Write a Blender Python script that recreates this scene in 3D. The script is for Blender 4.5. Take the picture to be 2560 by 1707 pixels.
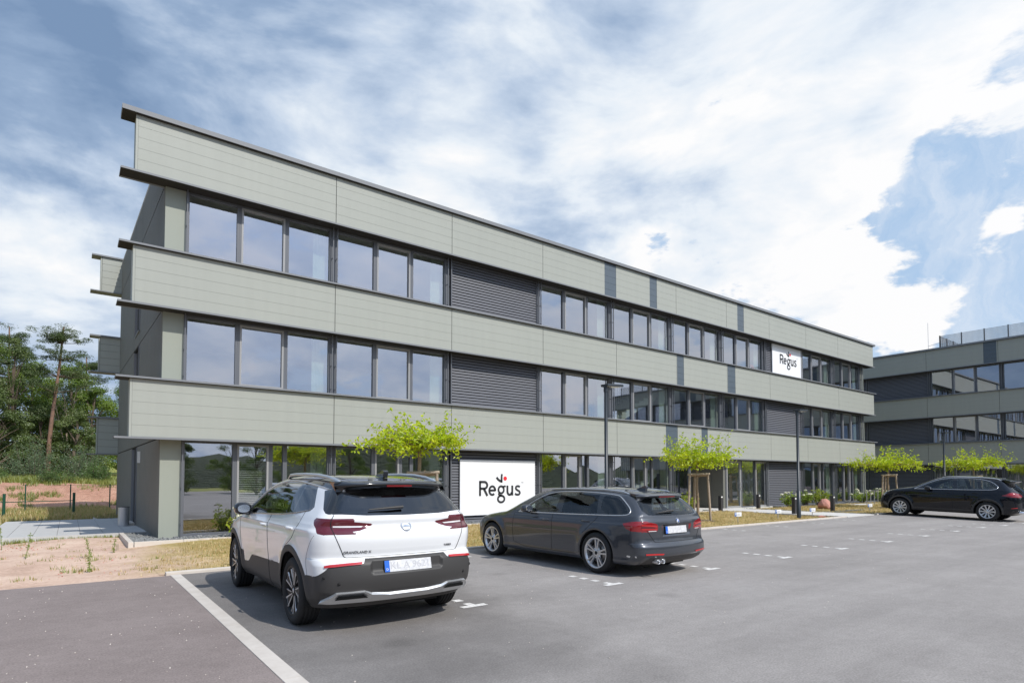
import bpy, bmesh, math, random
import numpy as np
from mathutils import Vector, Matrix, Euler
R = math.radians
PI = math.pi
S = bpy.context.scene
COL = S.collection
for o in list(bpy.data.objects):
    bpy.data.objects.remove(o, do_unlink=True)

# ---------------------------------------------------------------- camera, exposure
cam_d = bpy.data.cameras.new("camera")
cam = bpy.data.objects.new("camera", cam_d)
COL.objects.link(cam)
cam.location = (-6.168, -16.848, 1.48)
cam.rotation_euler = (PI / 2 + 0.0377, 0.0006, -0.6458)
cam_d.sensor_width = 36.0
cam_d.lens = 1470.0 / 2560 * 36
cam_d.shift_y = 289.6 / 2560
cam_d.clip_start = 0.05
cam_d.clip_end = 3000
S.camera = cam
S.view_settings.view_transform = 'Standard'
S.view_settings.look = 'None'
S.view_settings.gamma = 1
S.view_settings.exposure = 0.0
S.render.engine = 'CYCLES'
S.cycles.use_denoising = True
S.cycles.max_bounces = 10
S.cycles.transparent_max_bounces = 16
S.cycles.sample_clamp_indirect = 4.0

# ---------------------------------------------------------------- sun and sky
SUNV = Vector((0.24, -0.98, 1.03)).normalized()        # towards the sun
sun_el = math.asin(SUNV.z)
sun_d = bpy.data.lights.new("sun", 'SUN')
sun_d.energy = 3.9
sun_d.angle = R(0.5)
sun_d.color = (1.0, 0.955, 0.88)
sun = bpy.data.objects.new("sun", sun_d)
COL.objects.link(sun)
sun.rotation_euler = (-SUNV).to_track_quat('-Z', 'Y').to_euler()
sun.location = (0, -30, 40)

W = bpy.data.worlds.new("World")
S.world = W
W.use_nodes = True
wt = W.node_tree
wn, wl = wt.nodes, wt.links
wn.clear()


def wnode(t, **k):
    n = wn.new(t)
    for a, b in k.items():
        setattr(n, a, b)
    return n


def wmath(op, a, b=None, c=None, clamp=False):
    n = wnode('ShaderNodeMath', operation=op)
    n.use_clamp = clamp
    for i, v in enumerate((a, b, c)):
        if v is None:
            continue
        if isinstance(v, (int, float)):
            n.inputs[i].default_value = v
        else:
            wl.new(v, n.inputs[i])
    return n.outputs[0]


sky = wnode('ShaderNodeTexSky', sky_type='NISHITA')
sky.sun_disc = False
sky.sun_elevation = sun_el
sky.sun_rotation = math.atan2(SUNV.x, SUNV.y)
sky.air_density = 1.0
sky.dust_density = 1.2
sky.ozone_density = 1.5
geo = wnode('ShaderNodeTexCoord')
dirv = geo.outputs['Generated']
# a gently warped direction gives the cloud edges their billows
n1 = wnode('ShaderNodeTexNoise')
n1.inputs['Scale'].default_value = 5.0
n1.inputs['Detail'].default_value = 7.0
n1.inputs['Roughness'].default_value = 0.58
wl.new(dirv, n1.inputs['Vector'])
sub = wnode('ShaderNodeVectorMath', operation='SUBTRACT')
sub.inputs[1].default_value = (0.5, 0.5, 0.5)
wl.new(n1.outputs['Color'], sub.inputs[0])
sc_ = wnode('ShaderNodeVectorMath', operation='SCALE')
sc_.inputs['Scale'].default_value = 0.19
wl.new(sub.outputs[0], sc_.inputs[0])
add = wnode('ShaderNodeVectorMath', operation='ADD')
wl.new(dirv, add.inputs[0])
wl.new(sc_.outputs[0], add.inputs[1])
nrm = wnode('ShaderNodeVectorMath', operation='NORMALIZE')
wl.new(add.outputs[0], nrm.inputs[0])
warp = nrm.outputs[0]
# cloud masses: direction, tightness, cover 0..1, whiteness 0..1
CLOUDS = [
    (-0.050, 0.854, 0.517, 101, -0.36, 1.00, 0.10),
    (0.049, 0.848, 0.528, 107, -0.36, 1.00, 0.10),
    (0.148, 0.802, 0.579, 126, -0.36, 1.00, 0.20),
    (0.000, 0.900, 0.436, 150, -0.36, 1.00, 0.08),
    (0.141, 0.870, 0.473, 354, 0.06, 1.00, 0.40),
    (-0.050, 0.896, 0.442, 258, -0.28, 1.00, 0.14),
    (0.196, 0.824, 0.531, 238, -0.18, 1.00, 0.52),
    (0.286, 0.805, 0.519, 182, -0.28, 1.00, 0.55),
    (0.243, 0.861, 0.447, 395, 0.21, 1.00, 0.38),
    (0.116, 0.906, 0.408, 345, 0.06, 1.00, 0.30),
    (0.050, 0.899, 0.436, 386, 0.06, 1.00, 0.20),
    (-0.050, 0.931, 0.361, 426, 0.06, 1.00, 0.82),
    (-0.006, 0.945, 0.328, 314, -0.06, 1.00, 0.86),
    (-0.049, 0.965, 0.256, 324, -0.06, 1.00, 0.82),
    (0.004, 0.964, 0.267, 829, 0.55, 1.00, 0.88),
    (0.049, 0.929, 0.367, 1185, 0.77, 1.00, 0.80),
    (-0.048, 0.980, 0.192, 644, 0.37, 1.00, 0.30),
    (-0.003, 0.986, 0.165, 808, 0.55, 0.90, 0.45),
    (0.015, 0.974, 0.225, 1154, 0.77, 1.00, 0.40),
    (0.336, 0.715, 0.613, 200, -0.28, 1.00, 0.42),
    (0.324, 0.758, 0.566, 224, -0.18, 1.00, 0.45),
    (0.450, 0.642, 0.621, 347, 0.06, 1.00, 0.97),
    (0.399, 0.708, 0.582, 416, 0.21, 1.00, 0.42),
    (0.496, 0.653, 0.573, 319, 0.06, 1.00, 0.48),
    (0.419, 0.731, 0.539, 692, 0.55, 1.00, 0.80),
    (0.466, 0.745, 0.477, 467, 0.37, 1.00, 0.93),
    (0.412, 0.782, 0.468, 641, 0.55, 1.00, 0.80),
    (0.444, 0.785, 0.432, 450, 0.37, 1.00, 0.95),
    (0.371, 0.831, 0.415, 623, 0.55, 1.00, 0.75),
    (0.331, 0.806, 0.491, 503, 0.37, 1.00, 0.55),
    (0.382, 0.766, 0.517, 503, 0.37, 1.00, 0.50),
    (0.544, 0.664, 0.513, 371, 0.21, 1.00, 0.60),
    (0.577, 0.586, 0.570, 322, 0.06, 1.00, 0.52),
    (0.582, 0.532, 0.615, 286, -0.06, 1.00, 0.50),
    (0.592, 0.620, 0.516, 670, 0.55, 1.00, 0.85),
    (0.640, 0.561, 0.524, 392, 0.21, 1.00, 0.82),
    (0.690, 0.516, 0.508, 398, 0.21, 1.00, 0.95),
    (0.617, 0.628, 0.475, 360, 0.21, 1.00, 0.75),
    (0.680, 0.572, 0.458, 289, 0.06, 1.00, 0.70),
    (0.619, 0.669, 0.410, 335, 0.21, 1.00, 0.18),
    (0.677, 0.614, 0.406, 181, -0.18, 1.00, 0.16),
    (0.730, 0.547, 0.409, 638, 0.55, 1.00, 0.30),
    (0.663, 0.495, 0.561, 339, 0.06, 1.00, 0.72),
    (0.694, 0.420, 0.585, 304, -0.06, 1.00, 0.95),
    (0.715, 0.468, 0.518, 332, 0.06, 1.00, 0.92),
    (0.734, 0.427, 0.529, 4197, 1.16, 0.42, 0.80),
    (0.763, 0.451, 0.463, 2548, 1.16, 0.40, 0.80),
    (0.754, 0.395, 0.525, 599, 0.37, 1.00, 0.93),
    (0.785, 0.413, 0.461, 555, 0.37, 1.00, 0.95),
    (0.762, 0.341, 0.551, 267, -0.18, 1.00, 0.85),
    (0.806, 0.347, 0.479, 469, 0.21, 1.00, 0.72),
    (0.804, 0.278, 0.526, 428, 0.06, 1.00, 0.70),
    (0.826, 0.292, 0.482, 665, 0.37, 1.00, 0.85),
    (0.822, 0.229, 0.521, 766, 0.37, 1.00, 0.90),
    (0.830, 0.182, 0.526, 1147, 0.55, 0.85, 0.95),
    (0.842, 0.336, 0.421, 1168, 0.77, 0.90, 0.95),
    (0.832, 0.255, 0.492, 1724, 0.90, 0.85, 0.95),
    (0.817, 0.399, 0.416, 743, 0.55, 1.00, 0.95),
    (0.847, 0.355, 0.395, 1380, 0.90, 1.00, 0.95),
    (0.769, 0.477, 0.426, 817, 0.66, 1.00, 0.93),
    (0.809, 0.447, 0.381, 1406, 0.98, 0.30, 0.80),
    (0.788, 0.483, 0.382, 2656, 1.16, 0.60, 0.90),
    (0.845, 0.396, 0.360, 1284, 0.90, 0.80, 0.97),
    (0.769, 0.514, 0.381, 928, 0.77, 0.90, 0.95),
    (0.772, 0.539, 0.336, 1384, 1.04, 0.25, 0.80),
    (0.799, 0.505, 0.325, 631, 0.55, 1.00, 0.93),
    (0.779, 0.553, 0.294, 710, 0.66, 1.00, 0.93),
    (0.831, 0.474, 0.290, 640, 0.55, 1.00, 0.92),
    (0.874, 0.399, 0.278, 695, 0.55, 1.00, 0.90),
    (0.907, 0.338, 0.251, 1073, 0.77, 1.00, 0.92),
    (0.721, 0.599, 0.349, 2372, 1.16, 0.25, 0.90),
    (0.697, 0.623, 0.355, 1825, 1.16, 0.85, 0.95),
    (0.745, 0.576, 0.335, 3440, 1.16, 0.50, 0.90),
    (0.835, 0.442, 0.328, 495, 0.37, 1.00, 0.95),
    (0.876, 0.375, 0.304, 531, 0.37, 1.00, 0.92),
    (0.904, 0.325, 0.277, 766, 0.55, 1.00, 0.93),
    (0.918, 0.293, 0.266, 1420, 0.90, 0.90, 0.95),
    (0.843, 0.461, 0.276, 1899, 1.16, 0.60, 0.90),
    (0.917, 0.325, 0.231, 2216, 1.16, 0.70, 0.90),
    (0.877, 0.407, 0.255, 983, 0.77, 0.20, 0.85),
    (0.911, 0.270, 0.310, 842, 0.55, 0.22, 0.90),
    (0.885, 0.301, 0.355, 821, 0.55, 0.15, 0.90),
    (0.898, 0.223, 0.380, 281, -0.18, 0.26, 0.85),
    (0.925, 0.232, 0.301, 266, -0.18, 0.22, 0.90),
    (0.862, 0.191, 0.469, 785, 0.37, 0.46, 0.90),
    (0.868, 0.236, 0.436, 958, 0.55, 0.36, 0.90),
    (0.947, 0.245, 0.206, 212, -0.28, 0.12, 0.90),
    (0.929, 0.198, 0.313, 5499, 1.16, 0.60, 0.95),
    (0.829, 0.510, 0.231, 606, 0.55, 0.20, 0.90),
    (0.914, 0.359, 0.188, 1026, 0.77, 0.12, 0.90),
    (0.000, -0.966, 0.259, 4, 0.00, 0.45, 0.50),
    (0.000, -0.766, 0.643, 5, 0.00, 0.50, 0.50),
    (0.453, -0.785, 0.423, 8, 0.00, 0.45, 0.50),
    (-0.453, -0.785, 0.423, 7, 0.00, 0.80, 0.35),
    (0.814, -0.470, 0.342, 5, 0.00, 0.70, 0.60),
    (-0.814, -0.470, 0.342, 4, 0.00, 1.00, 0.15),
    (-0.866, -0.000, 0.500, 4, 0.00, 1.00, 0.10),
    (-0.933, 0.250, 0.259, 7, 0.00, 1.00, 0.20),
    (0.000, -0.342, 0.940, 4, 0.00, 1.00, 0.30),
    (0.000, 0.087, 0.996, 4, 0.00, 1.00, 0.15),
    (-0.709, 0.410, 0.574, 5, 0.00, 1.00, 0.25),
    (0.240, -0.896, 0.375, 67, 0.00, 1.00, 0.95),
    (-0.217, -0.810, 0.545, 91, 0.00, 1.00, 0.85),
    (0.098, -0.700, 0.707, 67, 0.00, 1.00, 0.95),
    (0.866, 0.000, 0.500, 5, 0.00, 0.30, 0.80),
    (-0.099, -0.940, 0.326, 131, 0.00, 1.00, 0.70),
    (0.299, -0.740, 0.602, 91, 0.00, 1.00, 0.75),
]
acc_w = acc_c = acc_b = None
for (dx, dy, dz, kk, am, cv, br) in CLOUDS:
    d = wnode('ShaderNodeVectorMath', operation='DOT_PRODUCT')
    d.inputs[1].default_value = (dx, dy, dz)
    wl.new(warp, d.inputs[0])
    e = wmath('MULTIPLY_ADD', d.outputs['Value'], kk, am - kk)
    w_ = wmath('POWER', math.e, e)
    acc_w = wmath('ADD', w_, acc_w if acc_w is not None else 1e-5)
    acc_c = wmath('MULTIPLY_ADD', w_, cv, acc_c if acc_c is not None else 0.6e-5)
    acc_b = wmath('MULTIPLY_ADD', w_, br, acc_b if acc_b is not None else 0.5e-5)
cover = wmath('DIVIDE', acc_c, acc_w)
white = wmath('DIVIDE', acc_b, acc_w)
# detail lives on a flat cloud deck, so it shrinks and flattens towards the horizon
sx_ = wnode('ShaderNodeSeparateXYZ')
wl.new(dirv, sx_.inputs[0])
dz_ = wmath('ADD', wmath('MAXIMUM', sx_.outputs['Z'], 0.0), 0.48)
deck = wnode('ShaderNodeCombineXYZ')
wl.new(wmath('DIVIDE', sx_.outputs['X'], dz_), deck.inputs['X'])
wl.new(wmath('DIVIDE', sx_.outputs['Y'], dz_), deck.inputs['Y'])
wl.new(wmath('MULTIPLY', sx_.outputs['Z'], 2.2), deck.inputs['Z'])


def deck_noise(offset, scale, detail, rough, dist=0.0):
    a_ = wnode('ShaderNodeVectorMath', operation='ADD')
    a_.inputs[1].default_value = offset
    wl.new(deck.outputs[0], a_.inputs[0])
    t_ = wnode('ShaderNodeTexNoise')
    t_.inputs['Scale'].default_value = scale
    t_.inputs['Detail'].default_value = detail
    t_.inputs['Roughness'].default_value = rough
    t_.inputs['Distortion'].default_value = dist
    wl.new(a_.outputs[0], t_.inputs['Vector'])
    return t_.outputs['Fac']


big = deck_noise((3.1, 1.7, 0.4), 3.4, 10.0, 0.56, 0.25)
lit = deck_noise((3.1 + 0.07, 1.7 - 0.035, 0.4 + 0.06), 3.4, 10.0, 0.56, 0.25)
relief = wmath('SUBTRACT', big, lit)
fine = deck_noise((7.3, 2.2, 5.4), 9.0, 10.0, 0.6, 0.2)
cov2 = wmath('MULTIPLY_ADD', fine, 0.95, wmath('MULTIPLY_ADD', big, 0.8, wmath('SUBTRACT', cover, 0.875)))
mr = wnode('ShaderNodeMapRange', interpolation_type='SMOOTHSTEP')
mr.inputs['From Min'].default_value = 0.42
mr.inputs['From Max'].default_value = 0.56
wl.new(cov2, mr.inputs['Value'])
edge = wnode('ShaderNodeMapRange', interpolation_type='SMOOTHSTEP')     # thin cloud near an edge is bright
edge.inputs['From Min'].default_value = 0.50
edge.inputs['From Max'].default_value = 0.95
edge.inputs['To Min'].default_value = 0.16
edge.inputs['To Max'].default_value = 0.0
wl.new(cov2, edge.inputs['Value'])
br2 = wmath('ADD', edge.outputs[0], wmath('MULTIPLY_ADD', relief, 1.25, wmath('MULTIPLY_ADD', big, 0.5, wmath('MULTIPLY_ADD', fine, 0.22, wmath('MULTIPLY_ADD', white, 1.08, -0.385)))))
ramp = wnode('ShaderNodeValToRGB')
ramp.color_ramp.interpolation = 'LINEAR'
el = ramp.color_ramp.elements
el[0].position = 0.0
el[0].color = (0.20, 0.305, 0.485, 1)
el[1].position = 1.0
el[1].color = (0.985, 0.985, 0.99, 1)
for p_, c_ in ((0.25, (0.31, 0.425, 0.61, 1)), (0.5, (0.54, 0.645, 0.80, 1)), (0.75, (0.80, 0.865, 0.94, 1))):
    q = el.new(p_)
    q.color = c_
wl.new(br2, ramp.inputs[0])
# clear air between the clouds: the Nishita sky, paler towards the horizon haze
skm = wnode('ShaderNodeVectorMath', operation='SCALE')
skm.inputs['Scale'].default_value = 0.105
wl.new(sky.outputs[0], skm.inputs[0])
hz = wnode('ShaderNodeMix', data_type='RGBA')
hz.inputs[0].default_value = 0.8
wl.new(skm.outputs[0], hz.inputs[6])
hz.inputs[7].default_value = (0.47, 0.66, 0.91, 1)
# thin streaks of high cloud over the clear parts
cm = wnode('ShaderNodeMapping')
cm.inputs['Rotation'].default_value = (0.3, 0.5, 0.6)
cm.inputs['Scale'].default_value = (2.2, 9.0, 4.0)
wl.new(warp, cm.inputs['Vector'])
n5 = wnode('ShaderNodeTexNoise')
n5.inputs['Scale'].default_value = 1.6
n5.inputs['Detail'].default_value = 8.0
n5.inputs['Roughness'].default_value = 0.62
wl.new(cm.outputs[0], n5.inputs['Vector'])
cr_ = wnode('ShaderNodeMapRange', interpolation_type='SMOOTHSTEP')
cr_.inputs['From Min'].default_value = 0.30
cr_.inputs['From Max'].default_value = 0.74
cr_.inputs['To Max'].default_value = 0.72
wl.new(n5.outputs['Fac'], cr_.inputs['Value'])
ci = wnode('ShaderNodeMix', data_type='RGBA')
wl.new(cr_.outputs[0], ci.inputs[0])
wl.new(hz.outputs[2], ci.inputs[6])
ci.inputs[7].default_value = (0.86, 0.90, 0.96, 1)
mixc = wnode('ShaderNodeMix', data_type='RGBA')
wl.new(mr.outputs[0], mixc.inputs[0])
wl.new(ci.outputs[2], mixc.inputs[6])
wl.new(ramp.outputs[0], mixc.inputs[7])
# bluish glow added to the sky round the sun, brightens the window reflections
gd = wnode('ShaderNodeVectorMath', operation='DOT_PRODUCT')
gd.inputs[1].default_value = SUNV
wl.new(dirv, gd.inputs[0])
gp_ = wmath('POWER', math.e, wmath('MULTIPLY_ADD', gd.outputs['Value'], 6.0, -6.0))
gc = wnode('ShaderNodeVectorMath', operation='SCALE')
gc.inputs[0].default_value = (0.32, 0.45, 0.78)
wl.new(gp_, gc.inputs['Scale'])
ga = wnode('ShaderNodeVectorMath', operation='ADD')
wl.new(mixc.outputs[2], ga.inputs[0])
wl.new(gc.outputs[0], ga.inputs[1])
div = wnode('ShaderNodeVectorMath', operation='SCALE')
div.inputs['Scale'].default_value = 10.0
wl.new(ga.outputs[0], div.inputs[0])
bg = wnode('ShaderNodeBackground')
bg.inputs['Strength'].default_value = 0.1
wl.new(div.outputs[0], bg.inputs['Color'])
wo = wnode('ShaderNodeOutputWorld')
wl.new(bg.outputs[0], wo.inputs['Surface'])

# ---------------------------------------------------------------- materials
MATS = {}


def mat(name, col, rough=0.5, metal=0.0, spec=0.5, coat=0.0, noise=None, bump=None, trans=None, sheen=0):
    """Principled material; noise=(scale, amount, detail, colour2) varies the colour in object space; bump=(scale, strength, distance)."""
    m = bpy.data.materials.new(name)
    m.use_nodes = True
    nt = m.node_tree
    b = nt.nodes['Principled BSDF']
    b.inputs['Base Color'].default_value = (*col, 1)
    b.inputs['Roughness'].default_value = rough
    b.inputs['Metallic'].default_value = metal
    b.inputs['Specular IOR Level'].default_value = spec
    b.inputs['Coat Weight'].default_value = coat
    b.inputs['Coat Roughness'].default_value = 0.02
    tc = nt.nodes.new('ShaderNodeTexCoord')
    if noise:
        tx = nt.nodes.new('ShaderNodeTexNoise')
        tx.inputs['Scale'].default_value = noise[0]
        tx.inputs['Detail'].default_value = noise[2]
        tx.inputs['Roughness'].default_value = 0.6
        nt.links.new(tc.outputs['Object'], tx.inputs['Vector'])
        r = nt.nodes.new('ShaderNodeMapRange')
        r.inputs['From Min'].default_value = 0.5 - noise[1]
        r.inputs['From Max'].default_value = 0.5 + noise[1]
        nt.links.new(tx.outputs['Fac'], r.inputs['Value'])
        mx = nt.nodes.new('ShaderNodeMix')
        mx.data_type = 'RGBA'
        mx.inputs[6].default_value = (*col, 1)
        mx.inputs[7].default_value = (*noise[3], 1)
        nt.links.new(r.outputs[0], mx.inputs[0])
        nt.links.new(mx.outputs[2], b.inputs['Base Color'])
    if bump:
        tx = nt.nodes.new('ShaderNodeTexNoise')
        tx.inputs['Scale'].default_value = bump[0]
        tx.inputs['Detail'].default_value = 5
        nt.links.new(tc.outputs['Object'], tx.inputs['Vector'])
        bp = nt.nodes.new('ShaderNodeBump')
        bp.inputs['Strength'].default_value = bump[1]
        bp.inputs['Distance'].default_value = bump[2]
        nt.links.new(tx.outputs['Fac'], bp.inputs['Height'])
        nt.links.new(bp.outputs[0], b.inputs['Normal'])
    MATS[name] = m
    return m


def glass_mat(name, tint, refl=(0.9, 0.92, 1.0), base=0.1, grow=0.9, rough=0.0):
    """Thin pane: mirror reflection growing at grazing angles over a tinted see-through pane."""
    m = bpy.data.materials.new(name)
    m.use_nodes = True
    nt = m.node_tree
    nt.nodes.clear()
    out = nt.nodes.new('ShaderNodeOutputMaterial')
    tr = nt.nodes.new('ShaderNodeBsdfTransparent')
    tr.inputs[0].default_value = (*tint, 1)
    gl = nt.nodes.new('ShaderNodeBsdfGlossy')
    gl.inputs['Color'].default_value = (*refl, 1)
    gl.inputs['Roughness'].default_value = rough
    ge = nt.nodes.new('ShaderNodeNewGeometry')
    dt = nt.nodes.new('ShaderNodeVectorMath')       # Schlick reflection, the same from both faces of the pane
    dt.operation = 'DOT_PRODUCT'
    nt.links.new(ge.outputs['Normal'], dt.inputs[0])
    nt.links.new(ge.outputs['Incoming'], dt.inputs[1])
    prev = dt.outputs['Value']
    for op, b_ in (('ABSOLUTE', None), ('SUBTRACT', 'rev'), ('POWER', 5.0), ('MULTIPLY_ADD', (0.96, 0.04))):
        q = nt.nodes.new('ShaderNodeMath')
        q.operation = op
        if b_ == 'rev':
            q.inputs[0].default_value = 1.0
            nt.links.new(prev, q.inputs[1])
        else:
            nt.links.new(prev, q.inputs[0])
            if isinstance(b_, tuple):
                q.inputs[1].default_value, q.inputs[2].default_value = b_
            elif b_ is not None:
                q.inputs[1].default_value = b_
        prev = q.outputs[0]
    ma = nt.nodes.new('ShaderNodeMath')
    ma.operation = 'MULTIPLY_ADD'
    ma.use_clamp = True
    ma.inputs[1].default_value = grow
    ma.inputs[2].default_value = base
    nt.links.new(prev, ma.inputs[0])
    mx = nt.nodes.new('ShaderNodeMixShader')
    nt.links.new(ma.outputs[0], mx.inputs[0])
    nt.links.new(tr.outputs[0], mx.inputs[1])
    nt.links.new(gl.outputs[0], mx.inputs[2])
    nt.links.new(mx.outputs[0], out.inputs[0])
    MATS[name] = m
    return m


def leaf_mat(name, c1, c2, c3, trans=0.45, scale=1.5):
    """Leaves: colour varied from clump to clump and leaf to leaf, light passing through."""
    m = bpy.data.materials.new(name)
    m.use_nodes = True
    nt = m.node_tree
    nt.nodes.clear()
    out = nt.nodes.new('ShaderNodeOutputMaterial')
    tc = nt.nodes.new('ShaderNodeTexCoord')
    oi = nt.nodes.new('ShaderNodeObjectInfo')
    av = nt.nodes.new('ShaderNodeVectorMath')
    av.operation = 'ADD'
    nt.links.new(tc.outputs['Object'], av.inputs[0])
    nt.links.new(oi.outputs['Location'], av.inputs[1])
    tx = nt.nodes.new('ShaderNodeTexNoise')
    tx.inputs['Scale'].default_value = scale
    tx.inputs['Detail'].default_value = 6
    tx.inputs['Roughness'].default_value = 0.7
    nt.links.new(av.outputs[0], tx.inputs['Vector'])
    rp = nt.nodes.new('ShaderNodeValToRGB')
    e = rp.color_ramp.elements
    e[0].position, e[0].color = 0.32, (*c1, 1)
    e[1].position, e[1].color = 0.68, (*c3, 1)
    k = e.new(0.5)
    k.color = (*c2, 1)
    nt.links.new(tx.outputs['Fac'], rp.inputs[0])
    d = nt.nodes.new('ShaderNodeBsdfDiffuse')
    t = nt.nodes.new('ShaderNodeBsdfTranslucent')
    g = nt.nodes.new('ShaderNodeBsdfGlossy')
    g.inputs['Roughness'].default_value = 0.45
    for n in (d, t):
        nt.links.new(rp.outputs[0], n.inputs['Color'])
    mx = nt.nodes.new('ShaderNodeMixShader')
    mx.inputs[0].default_value = trans
    nt.links.new(d.outputs[0], mx.inputs[1])
    nt.links.new(t.outputs[0], mx.inputs[2])
    mg = nt.nodes.new('ShaderNodeMixShader')
    mg.inputs[0].default_value = 0.05
    nt.links.new(mx.outputs[0], mg.inputs[1])
    nt.links.new(g.outputs[0], mg.inputs[2])
    nt.links.new(mg.outputs[0], out.inputs[0])
    MATS[name] = m
    return m


def ground_mat(name, stops, scales, rough=0.95, bump=(60, 0.3, 0.01), speck=0.0):
    """Ground: several octaves of noise mixed between colour stops, world-sized."""
    m = bpy.data.materials.new(name)
    m.use_nodes = True
    nt = m.node_tree
    b = nt.nodes['Principled BSDF']
    b.inputs['Roughness'].default_value = rough
    b.inputs['Specular IOR Level'].default_value = 0.25
    tc = nt.nodes.new('ShaderNodeTexCoord')
    prev = None
    for sc, w, det in scales:
        tx = nt.nodes.new('ShaderNodeTexNoise')
        tx.inputs['Scale'].default_value = sc
        tx.inputs['Detail'].default_value = det
        tx.inputs['Roughness'].default_value = 0.65
        nt.links.new(tc.outputs['Object'], tx.inputs['Vector'])
        ma = nt.nodes.new('ShaderNodeMath')
        ma.operation = 'MULTIPLY_ADD'
        ma.inputs[1].default_value = w
        nt.links.new(tx.outputs['Fac'], ma.inputs[0])
        if prev is None:
            ma.inputs[2].default_value = 0.5 - 0.5 * sum(q[1] for q in scales)
        else:
            nt.links.new(prev, ma.inputs[2])
        prev = ma.outputs[0]
    rp = nt.nodes.new('ShaderNodeValToRGB')
    e = rp.color_ramp.elements
    e[0].position, e[0].color = stops[0][0], (*stops[0][1], 1)
    e[1].position, e[1].color = stops[-1][0], (*stops[-1][1], 1)
    for p, c in stops[1:-1]:
        q = e.new(p)
        q.color = (*c, 1)
    nt.links.new(prev, rp.inputs[0])
    nt.links.new(rp.outputs[0], b.inputs['Base Color'])
    if bump:
        tx = nt.nodes.new('ShaderNodeTexNoise')
        tx.inputs['Scale'].default_value = bump[0]
        tx.inputs['Detail'].default_value = 4
        nt.links.new(tc.outputs['Object'], tx.inputs['Vector'])
        bp = nt.nodes.new('ShaderNodeBump')
        bp.inputs['Strength'].default_value = bump[1]
        bp.inputs['Distance'].default_value = bump[2]
        nt.links.new(tx.outputs['Fac'], bp.inputs['Height'])
        nt.links.new(bp.outputs[0], b.inputs['Normal'])
    MATS[name] = m
    return m


mat('cladding_grey', (0.335, 0.350, 0.318), 0.5, spec=.25, noise=(0.35, 0.25, 3, (0.350, 0.364, 0.330)))
mat('board_joint', (0.255, 0.267, 0.238), 0.8)
cl_ = MATS['cladding_grey'].node_tree
c_tc, c_mp, c_nz, c_mr, c_ml = (cl_.nodes.new(t) for t in ('ShaderNodeTexCoord', 'ShaderNodeMapping', 'ShaderNodeTexNoise', 'ShaderNodeMapRange', 'ShaderNodeVectorMath'))
c_mp.inputs['Scale'].default_value = (5.0, 5.0, 0.35)
c_nz.inputs['Scale'].default_value = 1.0
c_nz.inputs['Detail'].default_value = 6
c_mr.inputs['From Min'].default_value = 0.3
c_mr.inputs['From Max'].default_value = 0.7
c_mr.inputs['To Min'].default_value = 0.98
c_mr.inputs['To Max'].default_value = 1.02
c_ml.operation = 'SCALE'
cl_.links.new(c_tc.outputs['Object'], c_mp.inputs['Vector'])
cl_.links.new(c_mp.outputs[0], c_nz.inputs['Vector'])
cl_.links.new(c_nz.outputs['Fac'], c_mr.inputs['Value'])
c_pb = cl_.nodes['Principled BSDF']
cl_.links.new(c_pb.inputs['Base Color'].links[0].from_socket, c_ml.inputs[0])
cl_.links.new(c_mr.outputs[0], c_ml.inputs['Scale'])
cl_.links.new(c_ml.outputs[0], c_pb.inputs['Base Color'])
mat('cladding_dark', (0.085, 0.11, 0.135), 0.4)
mat('pillar_grey', (0.30, 0.32, 0.275), 0.5, spec=.25)
mat('anthracite', (0.115, 0.122, 0.138), 0.4)
mat('anthracite_deep', (0.04, 0.044, 0.052), 0.5)
mat('sash_grey', (0.30, 0.30, 0.30), 0.4)
mat('joint_dark', (0.03, 0.03, 0.032), 0.8)
mat('louvre_grey', (0.125, 0.13, 0.148), 0.45, spec=.3, noise=(1.3, 0.3, 3, (0.138, 0.142, 0.16)))
mat('flashing', (0.20, 0.21, 0.225), 0.5, spec=.3)
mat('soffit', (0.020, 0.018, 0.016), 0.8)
mat('recess_wall', (0.15, 0.15, 0.13), 0.6)  # shade of the recess is put into this darkened wall colour
mat('end_wall', (0.17, 0.172, 0.155), 0.55, noise=(2.0, 0.3, 4, (0.20, 0.197, 0.175)))
mat('interior_white', (0.82, 0.83, 0.80), 0.8)
mat('interior_wall', (0.42, 0.44, 0.42), 0.9)
mat('interior_floor', (0.12, 0.12, 0.125), 0.7)
mat('interior_dark', (0.05, 0.055, 0.06), 0.8)
mat('curtain', (0.55, 0.62, 0.56), 0.9)
mat('orange_paint', (0.6, 0.16, 0.03), 0.6)
mat('sign_white', (0.80, 0.81, 0.83), 0.45)
mat('sign_ink', (0.022, 0.023, 0.027), 0.5)
mat('sign_red', (0.72, 0.02, 0.03), 0.5)
mat('sign_blue', (0.02, 0.12, 0.42), 0.5)
mat('soft_grey_print', (0.5, 0.5, 0.52), 0.6)
mat('kerb', (0.52, 0.46, 0.40), 0.9, noise=(3.0, 0.25, 6, (0.62, 0.57, 0.51)), bump=(80, 0.25, 0.004))
mat('road_paint', (0.80, 0.78, 0.75), 0.8, noise=(30.0, 0.14, 8, (0.52, 0.50, 0.48)))
mat('strip_stone', (0.50, 0.455, 0.405), 0.9, noise=(5.0, 0.22, 8, (0.60, 0.555, 0.505)), bump=(90, 0.3, 0.004))
mat('lamp_paint', (0.028, 0.036, 0.045), 0.4)
mat('bollard_paint', (0.035, 0.033, 0.036), 0.5)
mat('lens_milky', (0.75, 0.75, 0.72), 0.3)
mat('steel', (0.52, 0.53, 0.55), 0.35, metal=0.85)
mat('fence_green', (0.012, 0.075, 0.045), 0.45)
mat('wood_grey', (0.30, 0.235, 0.175), 0.9, noise=(14, 0.2, 6, (0.42, 0.34, 0.27)), bump=(60, 0.5, 0.004))
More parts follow.
